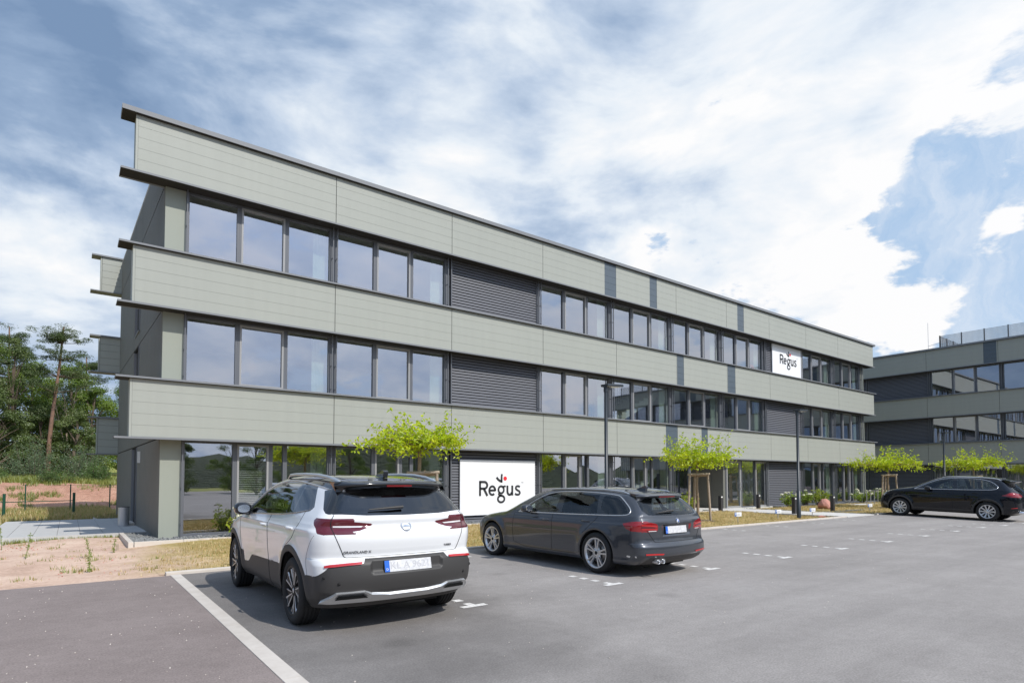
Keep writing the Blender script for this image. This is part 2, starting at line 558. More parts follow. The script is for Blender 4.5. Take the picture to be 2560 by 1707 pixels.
mat('bark_young', (0.33, 0.25, 0.17), 0.9, noise=(18, 0.2, 6, (0.22, 0.16, 0.11)), bump=(50, 0.6, 0.005))
mat('bark_pine', (0.27, 0.15, 0.10), 0.95, noise=(4, 0.25, 6, (0.15, 0.10, 0.08)), bump=(20, 0.7, 0.02))
mat('bark_dark', (0.10, 0.075, 0.055), 0.95, noise=(4, 0.25, 6, (0.17, 0.13, 0.10)), bump=(20, 0.7, 0.02))
mat('red_stone', (0.42, 0.19, 0.145), 0.95, noise=(5, 0.22, 8, (0.53, 0.27, 0.22)), bump=(14, 0.8, 0.03))
mat('flower', (0.78, 0.76, 0.55), 0.8, noise=(30, 0.2, 3, (0.85, 0.84, 0.70)))
mat('gravel_grey', (0.15, 0.155, 0.155), 0.9, noise=(12, 0.25, 5, (0.28, 0.285, 0.28)))
mat('mulch', (0.07, 0.05, 0.038), 0.95, noise=(20, 0.25, 5, (0.14, 0.10, 0.08)), bump=(50, 0.9, 0.03))
mat('paving', (0.46, 0.455, 0.445), 0.9, noise=(5, 0.25, 6, (0.53, 0.525, 0.51)), bump=(120, 0.15, 0.003))
mat('path_slab', (0.55, 0.53, 0.50), 0.9, noise=(2.5, 0.25, 6, (0.62, 0.60, 0.57)), bump=(120, 0.15, 0.003))
mat('paving_joint', (0.2, 0.19, 0.18), 0.95)
glass_mat('office_glass', (0.74, 0.80, 0.75), (0.93, 0.94, 1.0), base=0.40, grow=0.85)
leaf_mat('lime_leaf', (0.26, 0.42, 0.01), (0.52, 0.64, 0.012), (0.80, 0.82, 0.03), 0.48, 4.5)
leaf_mat('shrub_leaf', (0.17, 0.27, 0.02), (0.33, 0.42, 0.03), (0.52, 0.52, 0.05), 0.4, 6.0)
leaf_mat('hydrangea_leaf', (0.16, 0.27, 0.02), (0.30, 0.43, 0.03), (0.45, 0.54, 0.06), 0.35, 6.0)
leaf_mat('pine_needle', (0.055, 0.09, 0.035), (0.10, 0.145, 0.05), (0.16, 0.20, 0.075), 0.25, 0.7)
leaf_mat('oak_leaf', (0.07, 0.12, 0.015), (0.14, 0.22, 0.025), (0.26, 0.34, 0.04), 0.4, 0.6)
leaf_mat('birch_leaf', (0.065, 0.10, 0.03), (0.12, 0.17, 0.045), (0.20, 0.25, 0.07), 0.38, 0.6)
leaf_mat('bush_leaf', (0.06, 0.12, 0.03), (0.12, 0.20, 0.05), (0.22, 0.28, 0.06), 0.35, 0.9)
leaf_mat('willow_leaf', (0.09, 0.15, 0.07), (0.15, 0.22, 0.11), (0.22, 0.29, 0.15), 0.35, 0.9)
leaf_mat('dry_grass', (0.34, 0.28, 0.08), (0.52, 0.39, 0.17), (0.68, 0.51, 0.28), 0.3, 2.2)
leaf_mat('green_grass', (0.14, 0.20, 0.03), (0.25, 0.29, 0.06), (0.42, 0.40, 0.14), 0.35, 1.2)
leaf_mat('weed_leaf', (0.14, 0.23, 0.04), (0.24, 0.32, 0.06), (0.36, 0.40, 0.12), 0.35, 6.0)
asph = ground_mat('asphalt', [(0.3, (0.225, 0.209, 0.198)), (0.5, (0.292, 0.272, 0.259)), (0.72, (0.365, 0.342, 0.326))],
           [(0.16, 0.40, 4), (1.3, 0.26, 6), (9, 0.30, 5), (60, 0.95, 3)], 0.88, (150, 0.6, 0.008))
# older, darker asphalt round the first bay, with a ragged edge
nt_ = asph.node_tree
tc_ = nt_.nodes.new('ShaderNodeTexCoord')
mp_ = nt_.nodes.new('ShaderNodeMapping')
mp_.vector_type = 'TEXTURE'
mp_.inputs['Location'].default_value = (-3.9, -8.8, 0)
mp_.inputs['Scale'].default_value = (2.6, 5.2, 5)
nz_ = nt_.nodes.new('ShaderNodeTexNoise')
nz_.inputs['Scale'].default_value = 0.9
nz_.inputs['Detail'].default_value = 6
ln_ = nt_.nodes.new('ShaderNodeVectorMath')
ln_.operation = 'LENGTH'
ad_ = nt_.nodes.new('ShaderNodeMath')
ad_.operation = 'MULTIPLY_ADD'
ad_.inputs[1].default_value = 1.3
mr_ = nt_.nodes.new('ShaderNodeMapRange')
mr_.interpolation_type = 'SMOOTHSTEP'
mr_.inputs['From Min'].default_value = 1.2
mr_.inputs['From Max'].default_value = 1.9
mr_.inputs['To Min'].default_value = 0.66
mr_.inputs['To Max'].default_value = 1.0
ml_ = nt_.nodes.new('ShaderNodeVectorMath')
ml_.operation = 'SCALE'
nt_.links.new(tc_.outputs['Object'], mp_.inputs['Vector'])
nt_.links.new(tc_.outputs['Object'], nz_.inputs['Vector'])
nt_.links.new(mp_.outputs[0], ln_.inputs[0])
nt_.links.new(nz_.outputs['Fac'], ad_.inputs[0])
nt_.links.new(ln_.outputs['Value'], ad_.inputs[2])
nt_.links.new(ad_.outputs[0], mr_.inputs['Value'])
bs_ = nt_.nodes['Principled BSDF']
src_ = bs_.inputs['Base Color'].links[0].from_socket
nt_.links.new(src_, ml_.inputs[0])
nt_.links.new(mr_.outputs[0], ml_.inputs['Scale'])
tm_ = nt_.nodes.new('ShaderNodeMapping')
tm_.inputs['Scale'].default_value = (0.10, 0.75, 1)
tm_.inputs['Rotation'].default_value = (0, 0, R(7))
tn_ = nt_.nodes.new('ShaderNodeTexNoise')
tn_.inputs['Scale'].default_value = 1.6
tn_.inputs['Detail'].default_value = 8
tn_.inputs['Roughness'].default_value = 0.65
tr_ = nt_.nodes.new('ShaderNodeMapRange')
tr_.inputs['From Min'].default_value = 0.35
tr_.inputs['From Max'].default_value = 0.65
tr_.inputs['To Min'].default_value = 0.92
tr_.inputs['To Max'].default_value = 1.10
vo_ = nt_.nodes.new('ShaderNodeTexVoronoi')
vo_.inputs['Scale'].default_value = 0.55
vr_ = nt_.nodes.new('ShaderNodeMapRange')
vr_.interpolation_type = 'SMOOTHSTEP'
vr_.inputs['From Min'].default_value = 0.03
vr_.inputs['From Max'].default_value = 0.13
vr_.inputs['To Min'].default_value = 0.80
vr_.inputs['To Max'].default_value = 1.0
mm_ = nt_.nodes.new('ShaderNodeMath')
mm_.operation = 'MULTIPLY'
m2_ = nt_.nodes.new('ShaderNodeVectorMath')
m2_.operation = 'SCALE'
nt_.links.new(tc_.outputs['Object'], tm_.inputs['Vector'])
nt_.links.new(tm_.outputs[0], tn_.inputs['Vector'])
nt_.links.new(tn_.outputs['Fac'], tr_.inputs['Value'])
nt_.links.new(tc_.outputs['Object'], vo_.inputs['Vector'])
nt_.links.new(vo_.outputs['Distance'], vr_.inputs['Value'])
nt_.links.new(tr_.outputs[0], mm_.inputs[0])
nt_.links.new(vr_.outputs[0], mm_.inputs[1])
nt_.links.new(ml_.outputs[0], m2_.inputs[0])
nt_.links.new(mm_.outputs[0], m2_.inputs['Scale'])
nt_.links.new(m2_.outputs[0], bs_.inputs['Base Color'])
ground_mat('asphalt_red', [(0.3, (0.185, 0.153, 0.142)), (0.5, (0.245, 0.205, 0.192)), (0.72, (0.315, 0.265, 0.248))],
           [(0.3, 0.45, 5), (1.6, 0.3, 6), (9, 0.3, 5), (60, 0.9, 3)], 0.88, (150, 0.6, 0.008))
ground_mat('sand_soil', [(0.25, (0.33, 0.22, 0.165)), (0.45, (0.55, 0.385, 0.295)), (0.6, (0.68, 0.51, 0.40)), (0.8, (0.74, 0.61, 0.50))],
           [(0.35, 0.5, 5), (1.7, 0.45, 6), (16, 0.5, 5)], 0.97, (26, 0.8, 0.03))
ground_mat('lawn_soil', [(0.25, (0.16, 0.15, 0.045)), (0.45, (0.36, 0.275, 0.10)), (0.62, (0.50, 0.375, 0.18)), (0.8, (0.64, 0.46, 0.31))],
           [(0.5, 0.5, 5), (2.6, 0.5, 6), (22, 0.55, 5)], 0.97, (30, 0.8, 0.03))


def blend_ground(name, a, b, axis_from, axis_to, rag):
    """Ground that passes from material a to b along x, with a ragged border."""
    m = MATS[a].copy()
    m.name = name
    nt = m.node_tree
    pb_ = nt.nodes['Principled BSDF']
    ca = pb_.inputs['Base Color'].links[0].from_socket
    srcn = MATS[b].node_tree
    ramp_b = [n for n in srcn.nodes if n.type == 'VALTORGB'][0]
    fac = [n for n in nt.nodes if n.type == 'VALTORGB'][0].inputs[0].links[0].from_socket
    rb = nt.nodes.new('ShaderNodeValToRGB')
    for i_, e_ in enumerate(ramp_b.color_ramp.elements):
        t_ = rb.color_ramp.elements[0] if i_ == 0 else rb.color_ramp.elements[-1] if i_ == len(ramp_b.color_ramp.elements) - 1 else rb.color_ramp.elements.new(e_.position)
        t_.position = e_.position
        t_.color = e_.color
    nt.links.new(fac, rb.inputs[0])
    tc_ = nt.nodes.new('ShaderNodeTexCoord')
    sp_ = nt.nodes.new('ShaderNodeSeparateXYZ')
    nt.links.new(tc_.outputs['Object'], sp_.inputs[0])
    nz_ = nt.nodes.new('ShaderNodeTexNoise')
    nz_.inputs['Scale'].default_value = 1.1
    nz_.inputs['Detail'].default_value = 8
    nt.links.new(tc_.outputs['Object'], nz_.inputs['Vector'])
    ma_ = nt.nodes.new('ShaderNodeMath')
    ma_.operation = 'MULTIPLY_ADD'
    ma_.inputs[1].default_value = rag
    nt.links.new(nz_.outputs['Fac'], ma_.inputs[0])
    nt.links.new(sp_.outputs['X'], ma_.inputs[2])
    mr_ = nt.nodes.new('ShaderNodeMapRange')
    mr_.interpolation_type = 'SMOOTHSTEP'
    mr_.inputs['From Min'].default_value = axis_from + rag / 2
    mr_.inputs['From Max'].default_value = axis_to + rag / 2
    nt.links.new(ma_.outputs[0], mr_.inputs['Value'])
    mx_ = nt.nodes.new('ShaderNodeMix')
    mx_.data_type = 'RGBA'
    nt.links.new(mr_.outputs[0], mx_.inputs[0])
    nt.links.new(ca, mx_.inputs[6])
    nt.links.new(rb.outputs[0], mx_.inputs[7])
    nt.links.new(mx_.outputs[2], pb_.inputs['Base Color'])
    MATS[name] = m


blend_ground('verge', 'sand_soil', 'lawn_soil', -5.6, -3.6, 2.6)
ground_mat('bank_earth', [(0.25, (0.19, 0.105, 0.07)), (0.42, (0.40, 0.215, 0.15)), (0.58, (0.50, 0.29, 0.21)), (0.78, (0.52, 0.40, 0.31))],
           [(0.3, 0.6, 6), (1.5, 0.5, 6), (7, 0.4, 5)], 0.97, (5, 0.9, 0.15))
ground_mat('meadow', [(0.3, (0.12, 0.17, 0.03)), (0.5, (0.25, 0.26, 0.06)), (0.72, (0.42, 0.34, 0.14))],
           [(0.3, 0.7, 6), (2.0, 0.5, 6)], 0.97, (8, 0.8, 0.05))

# ---------------------------------------------------------------- mesh helpers


class MB:
    """Collects shapes and links them as ONE mesh object."""

    def __init__(s):
        s.v, s.f, s.m, s.sm = [], [], [], []

    def add(s, vs, fs, mi=0, smooth=False):
        b = len(s.v)
        s.v += [tuple(v) for v in vs]
        for f in fs:
            s.f.append([b + i for i in f])
            s.m.append(mi)
            s.sm.append(smooth)

    def box(s, x0, x1, y0, y1, z0, z1, mi=0):
        s.add([(x0, y0, z0), (x1, y0, z0), (x1, y1, z0), (x0, y1, z0), (x0, y0, z1), (x1, y0, z1), (x1, y1, z1), (x0, y1, z1)],
              [(0, 3, 2, 1), (4, 5, 6, 7), (0, 1, 5, 4), (1, 2, 6, 5), (2, 3, 7, 6), (3, 0, 4, 7)], mi)

    def obox(s, c, ax, ay, az, mi=0):
        """Box from centre and three half-axis vectors."""
        c, ax, ay, az = Vector(c), Vector(ax), Vector(ay), Vector(az)
        vs = [c + ax * i + ay * j + az * k for k in (-1, 1) for j in (-1, 1) for i in (-1, 1)]
        s.add(vs, [(0, 2, 3, 1), (4, 5, 7, 6), (0, 1, 5, 4), (1, 3, 7, 5), (3, 2, 6, 7), (2, 0, 4, 6)], mi)

    def prism(s, poly, axis, a, b, mi=0, smooth=False):
        """Extrude a 2-D polygon along axis 0/1/2 from a to b."""
        def P(u, v, t):
            return [(t, u, v), (u, t, v), (u, v, t)][axis]
        n = len(poly)
        vs = [P(u, v, a) for u, v in poly] + [P(u, v, b) for u, v in poly]
        s.add(vs, [list(range(n))[::-1], list(range(n, 2 * n))], mi)
        s.add(vs, [(i, (i + 1) % n, n + (i + 1) % n, n + i) for i in range(n)], mi, smooth)

    def tube(s, pts, r, seg=8, mi=0, cap=True, smooth=True):
        pts = [Vector(p) for p in pts]
        n = len(pts)
        rs = r if isinstance(r, (list, tuple)) else [r] * n
        t0 = (pts[1] - pts[0]).normalized()
        up = Vector((0, 0, 1)) if abs(t0.z) < 0.9 else Vector((1, 0, 0))
        vs, fs = [], []
        for i, p in enumerate(pts):
            t = (pts[min(i + 1, n - 1)] - pts[max(i - 1, 0)])
            t = t.normalized() if t.length > 1e-9 else t0
            u = up - t * up.dot(t)
            u = u.normalized() if u.length > 1e-6 else t.orthogonal().normalized()
            up = u
            w = t.cross(u)
            for k in range(seg):
                a = 2 * PI * k / seg
                vs.append(p + (u * math.cos(a) + w * math.sin(a)) * rs[i])
        for i in range(n - 1):
            for k in range(seg):
                fs.append((i * seg + k, i * seg + (k + 1) % seg, (i + 1) * seg + (k + 1) % seg, (i + 1) * seg + k))
        s.add(vs, fs, mi, smooth)
        if cap:
            s.add(vs[:seg], [list(range(seg))[::-1]], mi)
            s.add(vs[-seg:], [list(range(seg))], mi)

    def lathe(s, prof, seg=32, c=(0, 0, 0), axis=2, mi=0, smooth=True, closed=False):
        """Revolve (radius, height) pairs about an axis."""
        vs, fs = [], []
        n = len(prof)
        for k in range(seg):
            a = 2 * PI * k / seg
            ca, sa = math.cos(a), math.sin(a)
            for r, h in prof:
                p = [(h, r * ca, r * sa), (r * sa, h, r * ca), (r * ca, r * sa, h)][axis]
                vs.append((c[0] + p[0], c[1] + p[1], c[2] + p[2]))
        m = n if closed else n - 1
        for k in range(seg):
            k2 = (k + 1) % seg
            for i in range(m):
                j = (i + 1) % n
                fs.append((k * n + i, k2 * n + i, k2 * n + j, k * n + j))
        s.add(vs, fs, mi, smooth)

    def build(s, name, mats, parent=None, bevel=0.0, loc=None):
        me = bpy.data.meshes.new(name)
        me.from_pydata(s.v, [], s.f)
        if not isinstance(mats, (list, tuple)):
            mats = [mats]
        for m in mats:
            me.materials.append(MATS[m])
        if s.f:
            me.polygons.foreach_set('material_index', s.m)
            me.polygons.foreach_set('use_smooth', s.sm)
        me.update()
        o = bpy.data.objects.new(name, me)
        COL.objects.link(o)
        if parent is not None:
            o.parent = parent
        if loc is not None:
            o.location = loc
        if bevel:
            md = o.modifiers.new('bevel', 'BEVEL')
            md.width = bevel
            md.segments = 2
            md.limit_method = 'ANGLE'
        return o


def tag(o, label=None, cat=None, group=None, kind=None):
    if label:
        o['label'] = label
    if cat:
        o['category'] = cat
    if group:
        o['group'] = group
    if kind:
        o['kind'] = kind
    return o


def thing(name, label, cat, loc=(0, 0, 0), rz=0.0, group=None):
    o = bpy.data.objects.new(name, None)
    o.empty_display_size = 0.2
    COL.objects.link(o)
    o.location = loc
    o.rotation_euler = (0, 0, rz)
    return tag(o, label, cat, group)


def dup(root, loc, rz=None, label=None, group=None, scale=None):
    """Copy a thing with its parts and sub-parts; the copies share mesh data."""
    r = root.copy()
    COL.objects.link(r)
    r.location = loc
    if rz is not None:
        r.rotation_euler = (r.rotation_euler[0], r.rotation_euler[1], rz)
    if scale is not None:
        r.scale = scale if isinstance(scale, (tuple, list)) else (scale,) * 3
    if label:
        r['label'] = label
    if group:
        r['group'] = group
    for ch in list(root.children):
        c = ch.copy()
        COL.objects.link(c)
        c.parent = r
        for g in list(ch.children):
            d = g.copy()
            COL.objects.link(d)
            d.parent = c
    return r


def text_mesh(body, size, depth=0.002):
    """Flat lettering from Blender's built-in face, returned as verts and faces in x/y."""
    cu = bpy.data.curves.new('lettering', 'FONT')
    cu.body = body
    cu.size = size
    cu.extrude = depth / 2
    cu.align_x = 'CENTER'
    cu.align_y = 'CENTER'
    ob = bpy.data.objects.new('lettering', cu)
    COL.objects.link(ob)
    dg = bpy.context.evaluated_depsgraph_get()
    me = bpy.data.meshes.new_from_object(ob.evaluated_get(dg))
    vs = [v.co.copy() for v in me.vertices]
    fs = [list(p.vertices) for p in me.polygons]
    bpy.data.objects.remove(ob)
    bpy.data.curves.remove(cu)
    bpy.data.meshes.remove(me)
    return vs, fs


def stroke(mb, pts, w, to3, t=0.012, mi=0):
    """A brush stroke of width w along 2-D points, as a thin solid; to3 maps (u, v, depth) to space."""
    n = len(pts)
    L, Rr = [], []
    for i in range(n):
        a, b = pts[max(i - 1, 0)], pts[min(i + 1, n - 1)]
        dx, dy = b[0] - a[0], b[1] - a[1]
        l = math.hypot(dx, dy) or 1
        nx, ny = -dy / l * w / 2, dx / l * w / 2
        L.append((pts[i][0] + nx, pts[i][1] + ny))
        Rr.append((pts[i][0] - nx, pts[i][1] - ny))
    vs = [to3(u, v, 0) for u, v in L] + [to3(u, v, 0) for u, v in Rr] + [to3(u, v, t) for u, v in L] + [to3(u, v, t) for u, v in Rr]
    fs = []
    for i in range(n - 1):
        fs += [(2 * n + i, 2 * n + i + 1, 3 * n + i + 1, 3 * n + i), (i, i + n, i + n + 1, i + 1),
               (i, i + 1, 2 * n + i + 1, 2 * n + i), (n + i, 3 * n + i, 3 * n + i + 1, n + i + 1)]
    fs += [(0, 2 * n, 3 * n, n), (n - 1, 2 * n - 1, 4 * n - 1, 3 * n - 1)]
    mb.add(vs, fs, mi)


def arc(cx, cy, rx, ry, a0, a1, n=20):
    return [(cx + rx * math.cos(R(a0 + (a1 - a0) * i / n)), cy + ry * math.sin(R(a0 + (a1 - a0) * i / n))) for i in range(n + 1)]


def smooth01(t):
    t = max(0.0, min(1.0, t))
    return t * t * (3 - 2 * t)


def lot_z(x, y):
    """The lot falls a little for drainage towards its far right corner."""
    return -0.10 * smooth01((x - 15) / 7) * smooth01((-6.3 - y) / 4.5)



# ================================================================ ground
rng = random.Random(4)


def grid_sheet(name, x0, x1, y0, y1, nx, ny, zf, m, kind='structure'):
    me = MB()
    vs = [(x0 + (x1 - x0) * i / nx, y0 + (y1 - y0) * j / ny) for j in range(ny + 1) for i in range(nx + 1)]
    me.add([(x, y, zf(x, y)) for x, y in vs],
           [(j * (nx + 1) + i, j * (nx + 1) + i + 1, (j + 1) * (nx + 1) + i + 1, (j + 1) * (nx + 1) + i) for j in range(ny) for i in range(nx)], 0, True)
    o = me.build(name, m)
    tag(o, kind=kind)
    return o


def bank_z(x, y):
    """Behind the building an earth bank climbs to the wood."""
    n = 0.25 * math.sin(x * 0.7 + 1.3) + 0.18 * math.sin(x * 1.9 + y) + 0.1 * math.sin(3.7 * x + 2 * y)
    t = smooth01((y - 20.5 - 0.6 * n) / 4.5)
    return -0.04 + t * (1.3 + 0.25 * n) + max(0, y - 25) * 0.035


bs = MB()
bs.add([(-1500, -1500, -0.16), (1500, -1500, -0.16), (1500, 1500, -0.16), (-1500, 1500, -0.16)], [(0, 1, 2, 3)])
tag(bs.build('ground', 'meadow'), kind='structure')
grid_sheet('parking_lot', -4.74, 80, -60, -6.29, 84, 54, lot_z, 'asphalt')
grid_sheet('side_road', -60, -4.87, -60, -6.33, 2, 2, lambda x, y: 0.0, 'asphalt_red')
# kerb between lawn and lot, and the flush pale strip between the two surfaces
k = MB()
x = -4.93
while x < 18.2:
    k.box(x, min(x + 0.992, 18.2), -6.30 + 0.0, -6.16, -0.12, 0.045)
    x += 1.0
x = 21.0
while x < 40:
    k.box(x, x + 0.992, -6.30, -6.16, -0.2, 0.045)
    x += 1.0
tag(k.build('kerb', 'kerb', bevel=0.008), kind='structure')
k = MB()
y = -6.31
while y > -30:
    k.box(-4.875, -4.735, y - 0.994, y, -0.1, 0.006)
    y -= 1.0
tag(k.build('kerb_strip', 'strip_stone'), kind='structure')


def lawn_z(x, y):
    t = (y + 6.2) / 5.4
    base = -0.005 + 0.0 * t
    left = smooth01((-3.2 - x) / 2.5)
    return base + 0.03 * math.sin(x * 1.3) * math.sin(y * 1.1) * t * (1 - t) * 4 - 0.085 * smooth01(t * 1.3) * left + 0.025 * smooth01(t) * (1 - left)


grid_sheet('lawn', -5.0, 41.4, -6.17, -0.6, 140, 20, lawn_z, 'verge')
grid_sheet('bare_soil', -40, -4.72, -6.36, 2.4, 90, 26, lambda x, y: (lawn_z(max(x, -9), y) - 0.004 + 0.02 * math.sin(2.1 * x + y) * math.sin(1.7 * y) * (1 if -6.2 < y < 2 else 0) * smooth01((-5.2 - x) / .8)), 'verge')
grid_sheet('meadow', -60, 70, 2.2, 20.6, 60, 12, lambda x, y: -0.05 + 0.02 * math.sin(x) * math.sin(y), 'meadow')
grid_sheet('earth_bank', -70, 70, 20.3, 29, 200, 26, bank_z, 'bank_earth')
grid_sheet('wood_floor', -120, 140, 27.0, 130, 60, 40, lambda x, y: bank_z(x, y) + 0.02, 'meadow')

# paving by the side door: slabs with open joints
pv = MB()
pv.box(-7.86, -4.40, 2.26, 9.72, -0.12, 0.035, 1)
nx, ny = 7, 15
for i in range(nx):
    for j in range(ny):
        xa, ya = -7.86 + i * 0.4943, 2.26 + 0.09 + j * 0.4913
        pv.box(xa + 0.004, xa + 0.488, ya + 0.004, ya + 0.485, 0.03, 0.05, 0)
pv.box(-7.87, -5.06, 2.18, 2.345, -0.14, 0.056, 0)
tag(pv.build('paving', ['paving', 'paving_joint']), kind='structure')
# path to the entrance
pt = MB()
y = -6.31
j = 0
while y < 0.3:
    for i in range(4):
        xa = 18.25 + i * 0.61
        pt.box(xa + 0.003, xa + 0.606, y + 0.003, y + 0.66, -0.08, 0.03)
    y += 0.665
pt.box(17.5, 24.6, 0.30, 3.2, -0.08, 0.026)
pt.box(29.8, 33.4, -2.0, -1.2, -0.08, 0.028)
tag(pt.build('path', 'path_slab'), kind='structure')
# gravel-bed edging stones
ge = MB()
x = -4.93
while x < 17.6:
    ge.box(x, x + 0.994, -0.82, -0.74, -0.2, 0.055)
    x += 1.0
y = -0.82
while y < 2.2:
    ge.box(-5.05, -4.945, y, min(y + 0.994, 2.26), -0.2, 0.056)
    y += 1.0
ge.box(-5.4, -5.3, 9.73, 11.6, -0.2, 0.056)
tag(ge.build('gravel_edging', 'kerb', bevel=0.006), kind='structure')


def scatter_stones(name, spots, smin, smax, m, seed):
    r = random.Random(seed)
    b = MB()
    base = [(1, 0, 0), (-1, 0, 0), (0, 1, 0), (0, -1, 0), (0, 0, 1), (0, 0, -1)]
    fs = [(0, 2, 4), (2, 1, 4), (1, 3, 4), (3, 0, 4), (2, 0, 5), (1, 2, 5), (3, 1, 5), (0, 3, 5)]
    for x, y, z in spots:
        s_ = r.uniform(smin, smax)
        e = Euler((r.uniform(0, 6), r.uniform(0, 6), r.uniform(0, 6))).to_matrix()
        q = Vector((s_, s_ * r.uniform(.6, 1), s_ * r.uniform(.4, .8)))
        b.add([Vector((x, y, z)) + e @ Vector((v[0] * q.x, v[1] * q.y, v[2] * q.z)) for v in base], fs)
    return tag(b.build(name, m), kind='stuff')


gb = MB()
gb.box(-4.945, 17.5, -0.745, 0.9, -0.1, -0.012)
gb.box(24.7, 41.0, -0.6, 0.9, -0.1, -0.0)
gb.box(-4.95, -4.3, 0.4, 2.26, -0.1, -0.012)
gb.box(-5.3, -4.5, 9.73, 11.8, -0.1, -0.012)
tag(gb.build('gravel_bed', 'gravel_grey'), kind='structure')
sp = []
for i in range(5200):
    x = rng.uniform(-4.93, 8.5) if rng.random() < .75 else rng.uniform(8.5, 17.4)
    sp.append((x, rng.uniform(-0.73, 0.42), rng.uniform(-0.01, 0.025)))
for i in range(1100):
    sp.append((rng.uniform(-4.93, -4.38), rng.uniform(-0.7, 2.22), rng.uniform(-0.01, 0.025)))
for i in range(350):
    sp.append((rng.uniform(-5.28, -4.62), rng.uniform(9.8, 11.7), rng.uniform(-0.01, 0.025)))
for i in range(1500):
    sp.append((rng.uniform(24.6, 40), rng.uniform(-0.6, 0.3), rng.uniform(0.0, 0.03)))
for i in range(1300):   # strips beside the path
    u = rng.random()
    sp.append((rng.uniform(20.72, 21.3) if u < .6 else rng.uniform(17.75, 18.22), rng.uniform(-6.1, -0.2), rng.uniform(0.0, 0.03)))
for i in range(500):
    sp.append((rng.uniform(20.7, 26), rng.uniform(-4.5, -4.0), rng.uniform(0.0, 0.03)))
scatter_stones('gravel', sp, 0.018, 0.038, 'gravel_grey', 8)
sp = [(rng.uniform(-16, -4.98), rng.uniform(-5.9, 2.1), 0) for i in range(2600)]
sp = [(x, y, lawn_z(max(x, -9), y) - 0.01) for x, y, z in sp if rng.random() < 0.25 + 0.75 * smooth01((y + 3) / 4)]
gr = [(rng.uniform(-9, -4.95), rng.uniform(-13, -6.6), .002) for i in range(260)] + [(rng.uniform(-4.6, 6), rng.uniform(-14, -8), .002) for i in range(160)]
scatter_stones('grit', gr, 0.004, 0.011, 'kerb', 19)
scatter_stones('loose_stones', sp, 0.008, 0.028, 'red_stone', 9)

# parking-bay markings: three dabs and a T at each bay end, dabs again near the kerb
mk = MB()
for i in range(-1, 15):
    xb = 0.02 + i * 2.357
    if i == 0 or True:
        for yy in (-10.18, -10.42, -10.66):
            z = lot_z(xb, yy) + 0.005
            mk.add([(xb - .055, yy - .06, z), (xb + .055, yy - .06, z), (xb + .055, yy + .06, z), (xb - .055, yy + .06, z)], [(0, 1, 2, 3)])
        z = lot_z(xb, -10.95) + 0.005
        mk.add([(xb - .05, -10.97, z), (xb + .05, -10.97, z), (xb + .05, -10.85, z), (xb - .05, -10.85, z)], [(0, 1, 2, 3)])
        mk.add([(xb - .17, -11.07, z), (xb + .17, -11.07, z), (xb + .17, -10.97, z), (xb - .17, -10.97, z)], [(0, 1, 2, 3)])
        for yy in (-6.65, -6.95, -7.25):
            z = lot_z(xb, yy) + 0.005
            mk.add([(xb - .05, yy - .06, z), (xb + .05, yy - .06, z), (xb + .05, yy + .06, z), (xb - .05, yy + .06, z)], [(0, 1, 2, 3)])
tag(mk.build('bay_markings', 'road_paint'), kind='structure')


# ================================================================ the offices
ZB = [(9.08, 10.46), (5.82, 7.215), (2.53, 3.945)]      # the three cladding bands
JX = [-4.99, 0, 4, 8, 12, 16, 20, 24, 28, 32, 37.06]


def office(name, label, xs, dark_panels, louvres, signs_hide, gf, end_left, mirror=None):
    pass


def band(parent, x0, joints, x1, z0, z1, dark, plate_l=0.34, plate_r=0.22, cap=False):
    """One cladding band: backing, five boards per panel with fine shadow joints, end returns, drip plates."""
    b = MB()
    b.box(x0 + .02, x1 - .02, 0.03, 0.46, z0, z1, 1)
    xs = [x0] + [j for j in joints if x0 < j < x1] + [x1]
    nb = 5
    h = (z1 - z0) / nb
    segs = []
    for a, c in zip(xs[:-1], xs[1:]):
        cuts = [a] + sorted([p for d in dark for p in d if a < p < c]) + [c]
        segs += list(zip(cuts[:-1], cuts[1:]))
    dk = MB()
    for a, c in segs:
        mid = (a + c) / 2
        isd = any(d[0] <= mid <= d[1] for d in dark)
        for i in range(nb):
            za, zb = z0 + i * h, z0 + (i + 1) * h
            (dk if isd else b).box(a + (.0 if isd else .008), c - (.0 if isd else .008), 0.004 if isd else 0.0, 0.029, za + .003, zb - .003, 0)
        if not isd:
            b.box(a + .008, c - .008, 0.0035, 0.0295, z0 + .001, z1 - .001, 3)
        if isd:
            dk.build('dark_panel', 'cladding_dark', parent)['label'] = 'narrow dark blue-grey cladding panel'
            dk = MB()
    # end returns
    for xx in (x0 - .045, x1 - .005):
        b.box(xx, xx + .05, 0.0, 0.455, z0, z1, 2)
    o = b.build('cladding_band', ['cladding_grey', 'joint_dark', 'cladding_grey', 'board_joint'], parent)
    f = MB()
    zt = 0.12 if cap else 0.05
    yt = -0.105 if cap else -0.095
    f.box(x0 - plate_l, x1 + plate_r, yt, 0.46, z1 + .004, z1 + zt, 0)
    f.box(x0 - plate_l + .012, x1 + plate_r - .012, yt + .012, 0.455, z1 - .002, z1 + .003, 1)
    if cap:   # seams of the sheet-metal coping
        xx = x0 + 1.2
        while xx < x1:
            f.box(xx - .015, xx + .015, yt - .002, 0.3, z1 + zt - .02, z1 + zt + .006, 0)
            xx += 3.0
    f.build('coping', ['flashing', 'soffit'], parent)
    f = MB()
    f.box(x0 - plate_l, x1 + plate_r, -0.035, 0.62, z0 - .016, z0 - .002, 0)
    f.box(x0 - plate_l, x1 + plate_r, -0.035, -0.028, z0 - .05, z0 - .016, 0)
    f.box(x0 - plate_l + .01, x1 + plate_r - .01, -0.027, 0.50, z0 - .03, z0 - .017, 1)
    f.build('drip_plate', ['flashing', 'soffit'], parent)
    return o


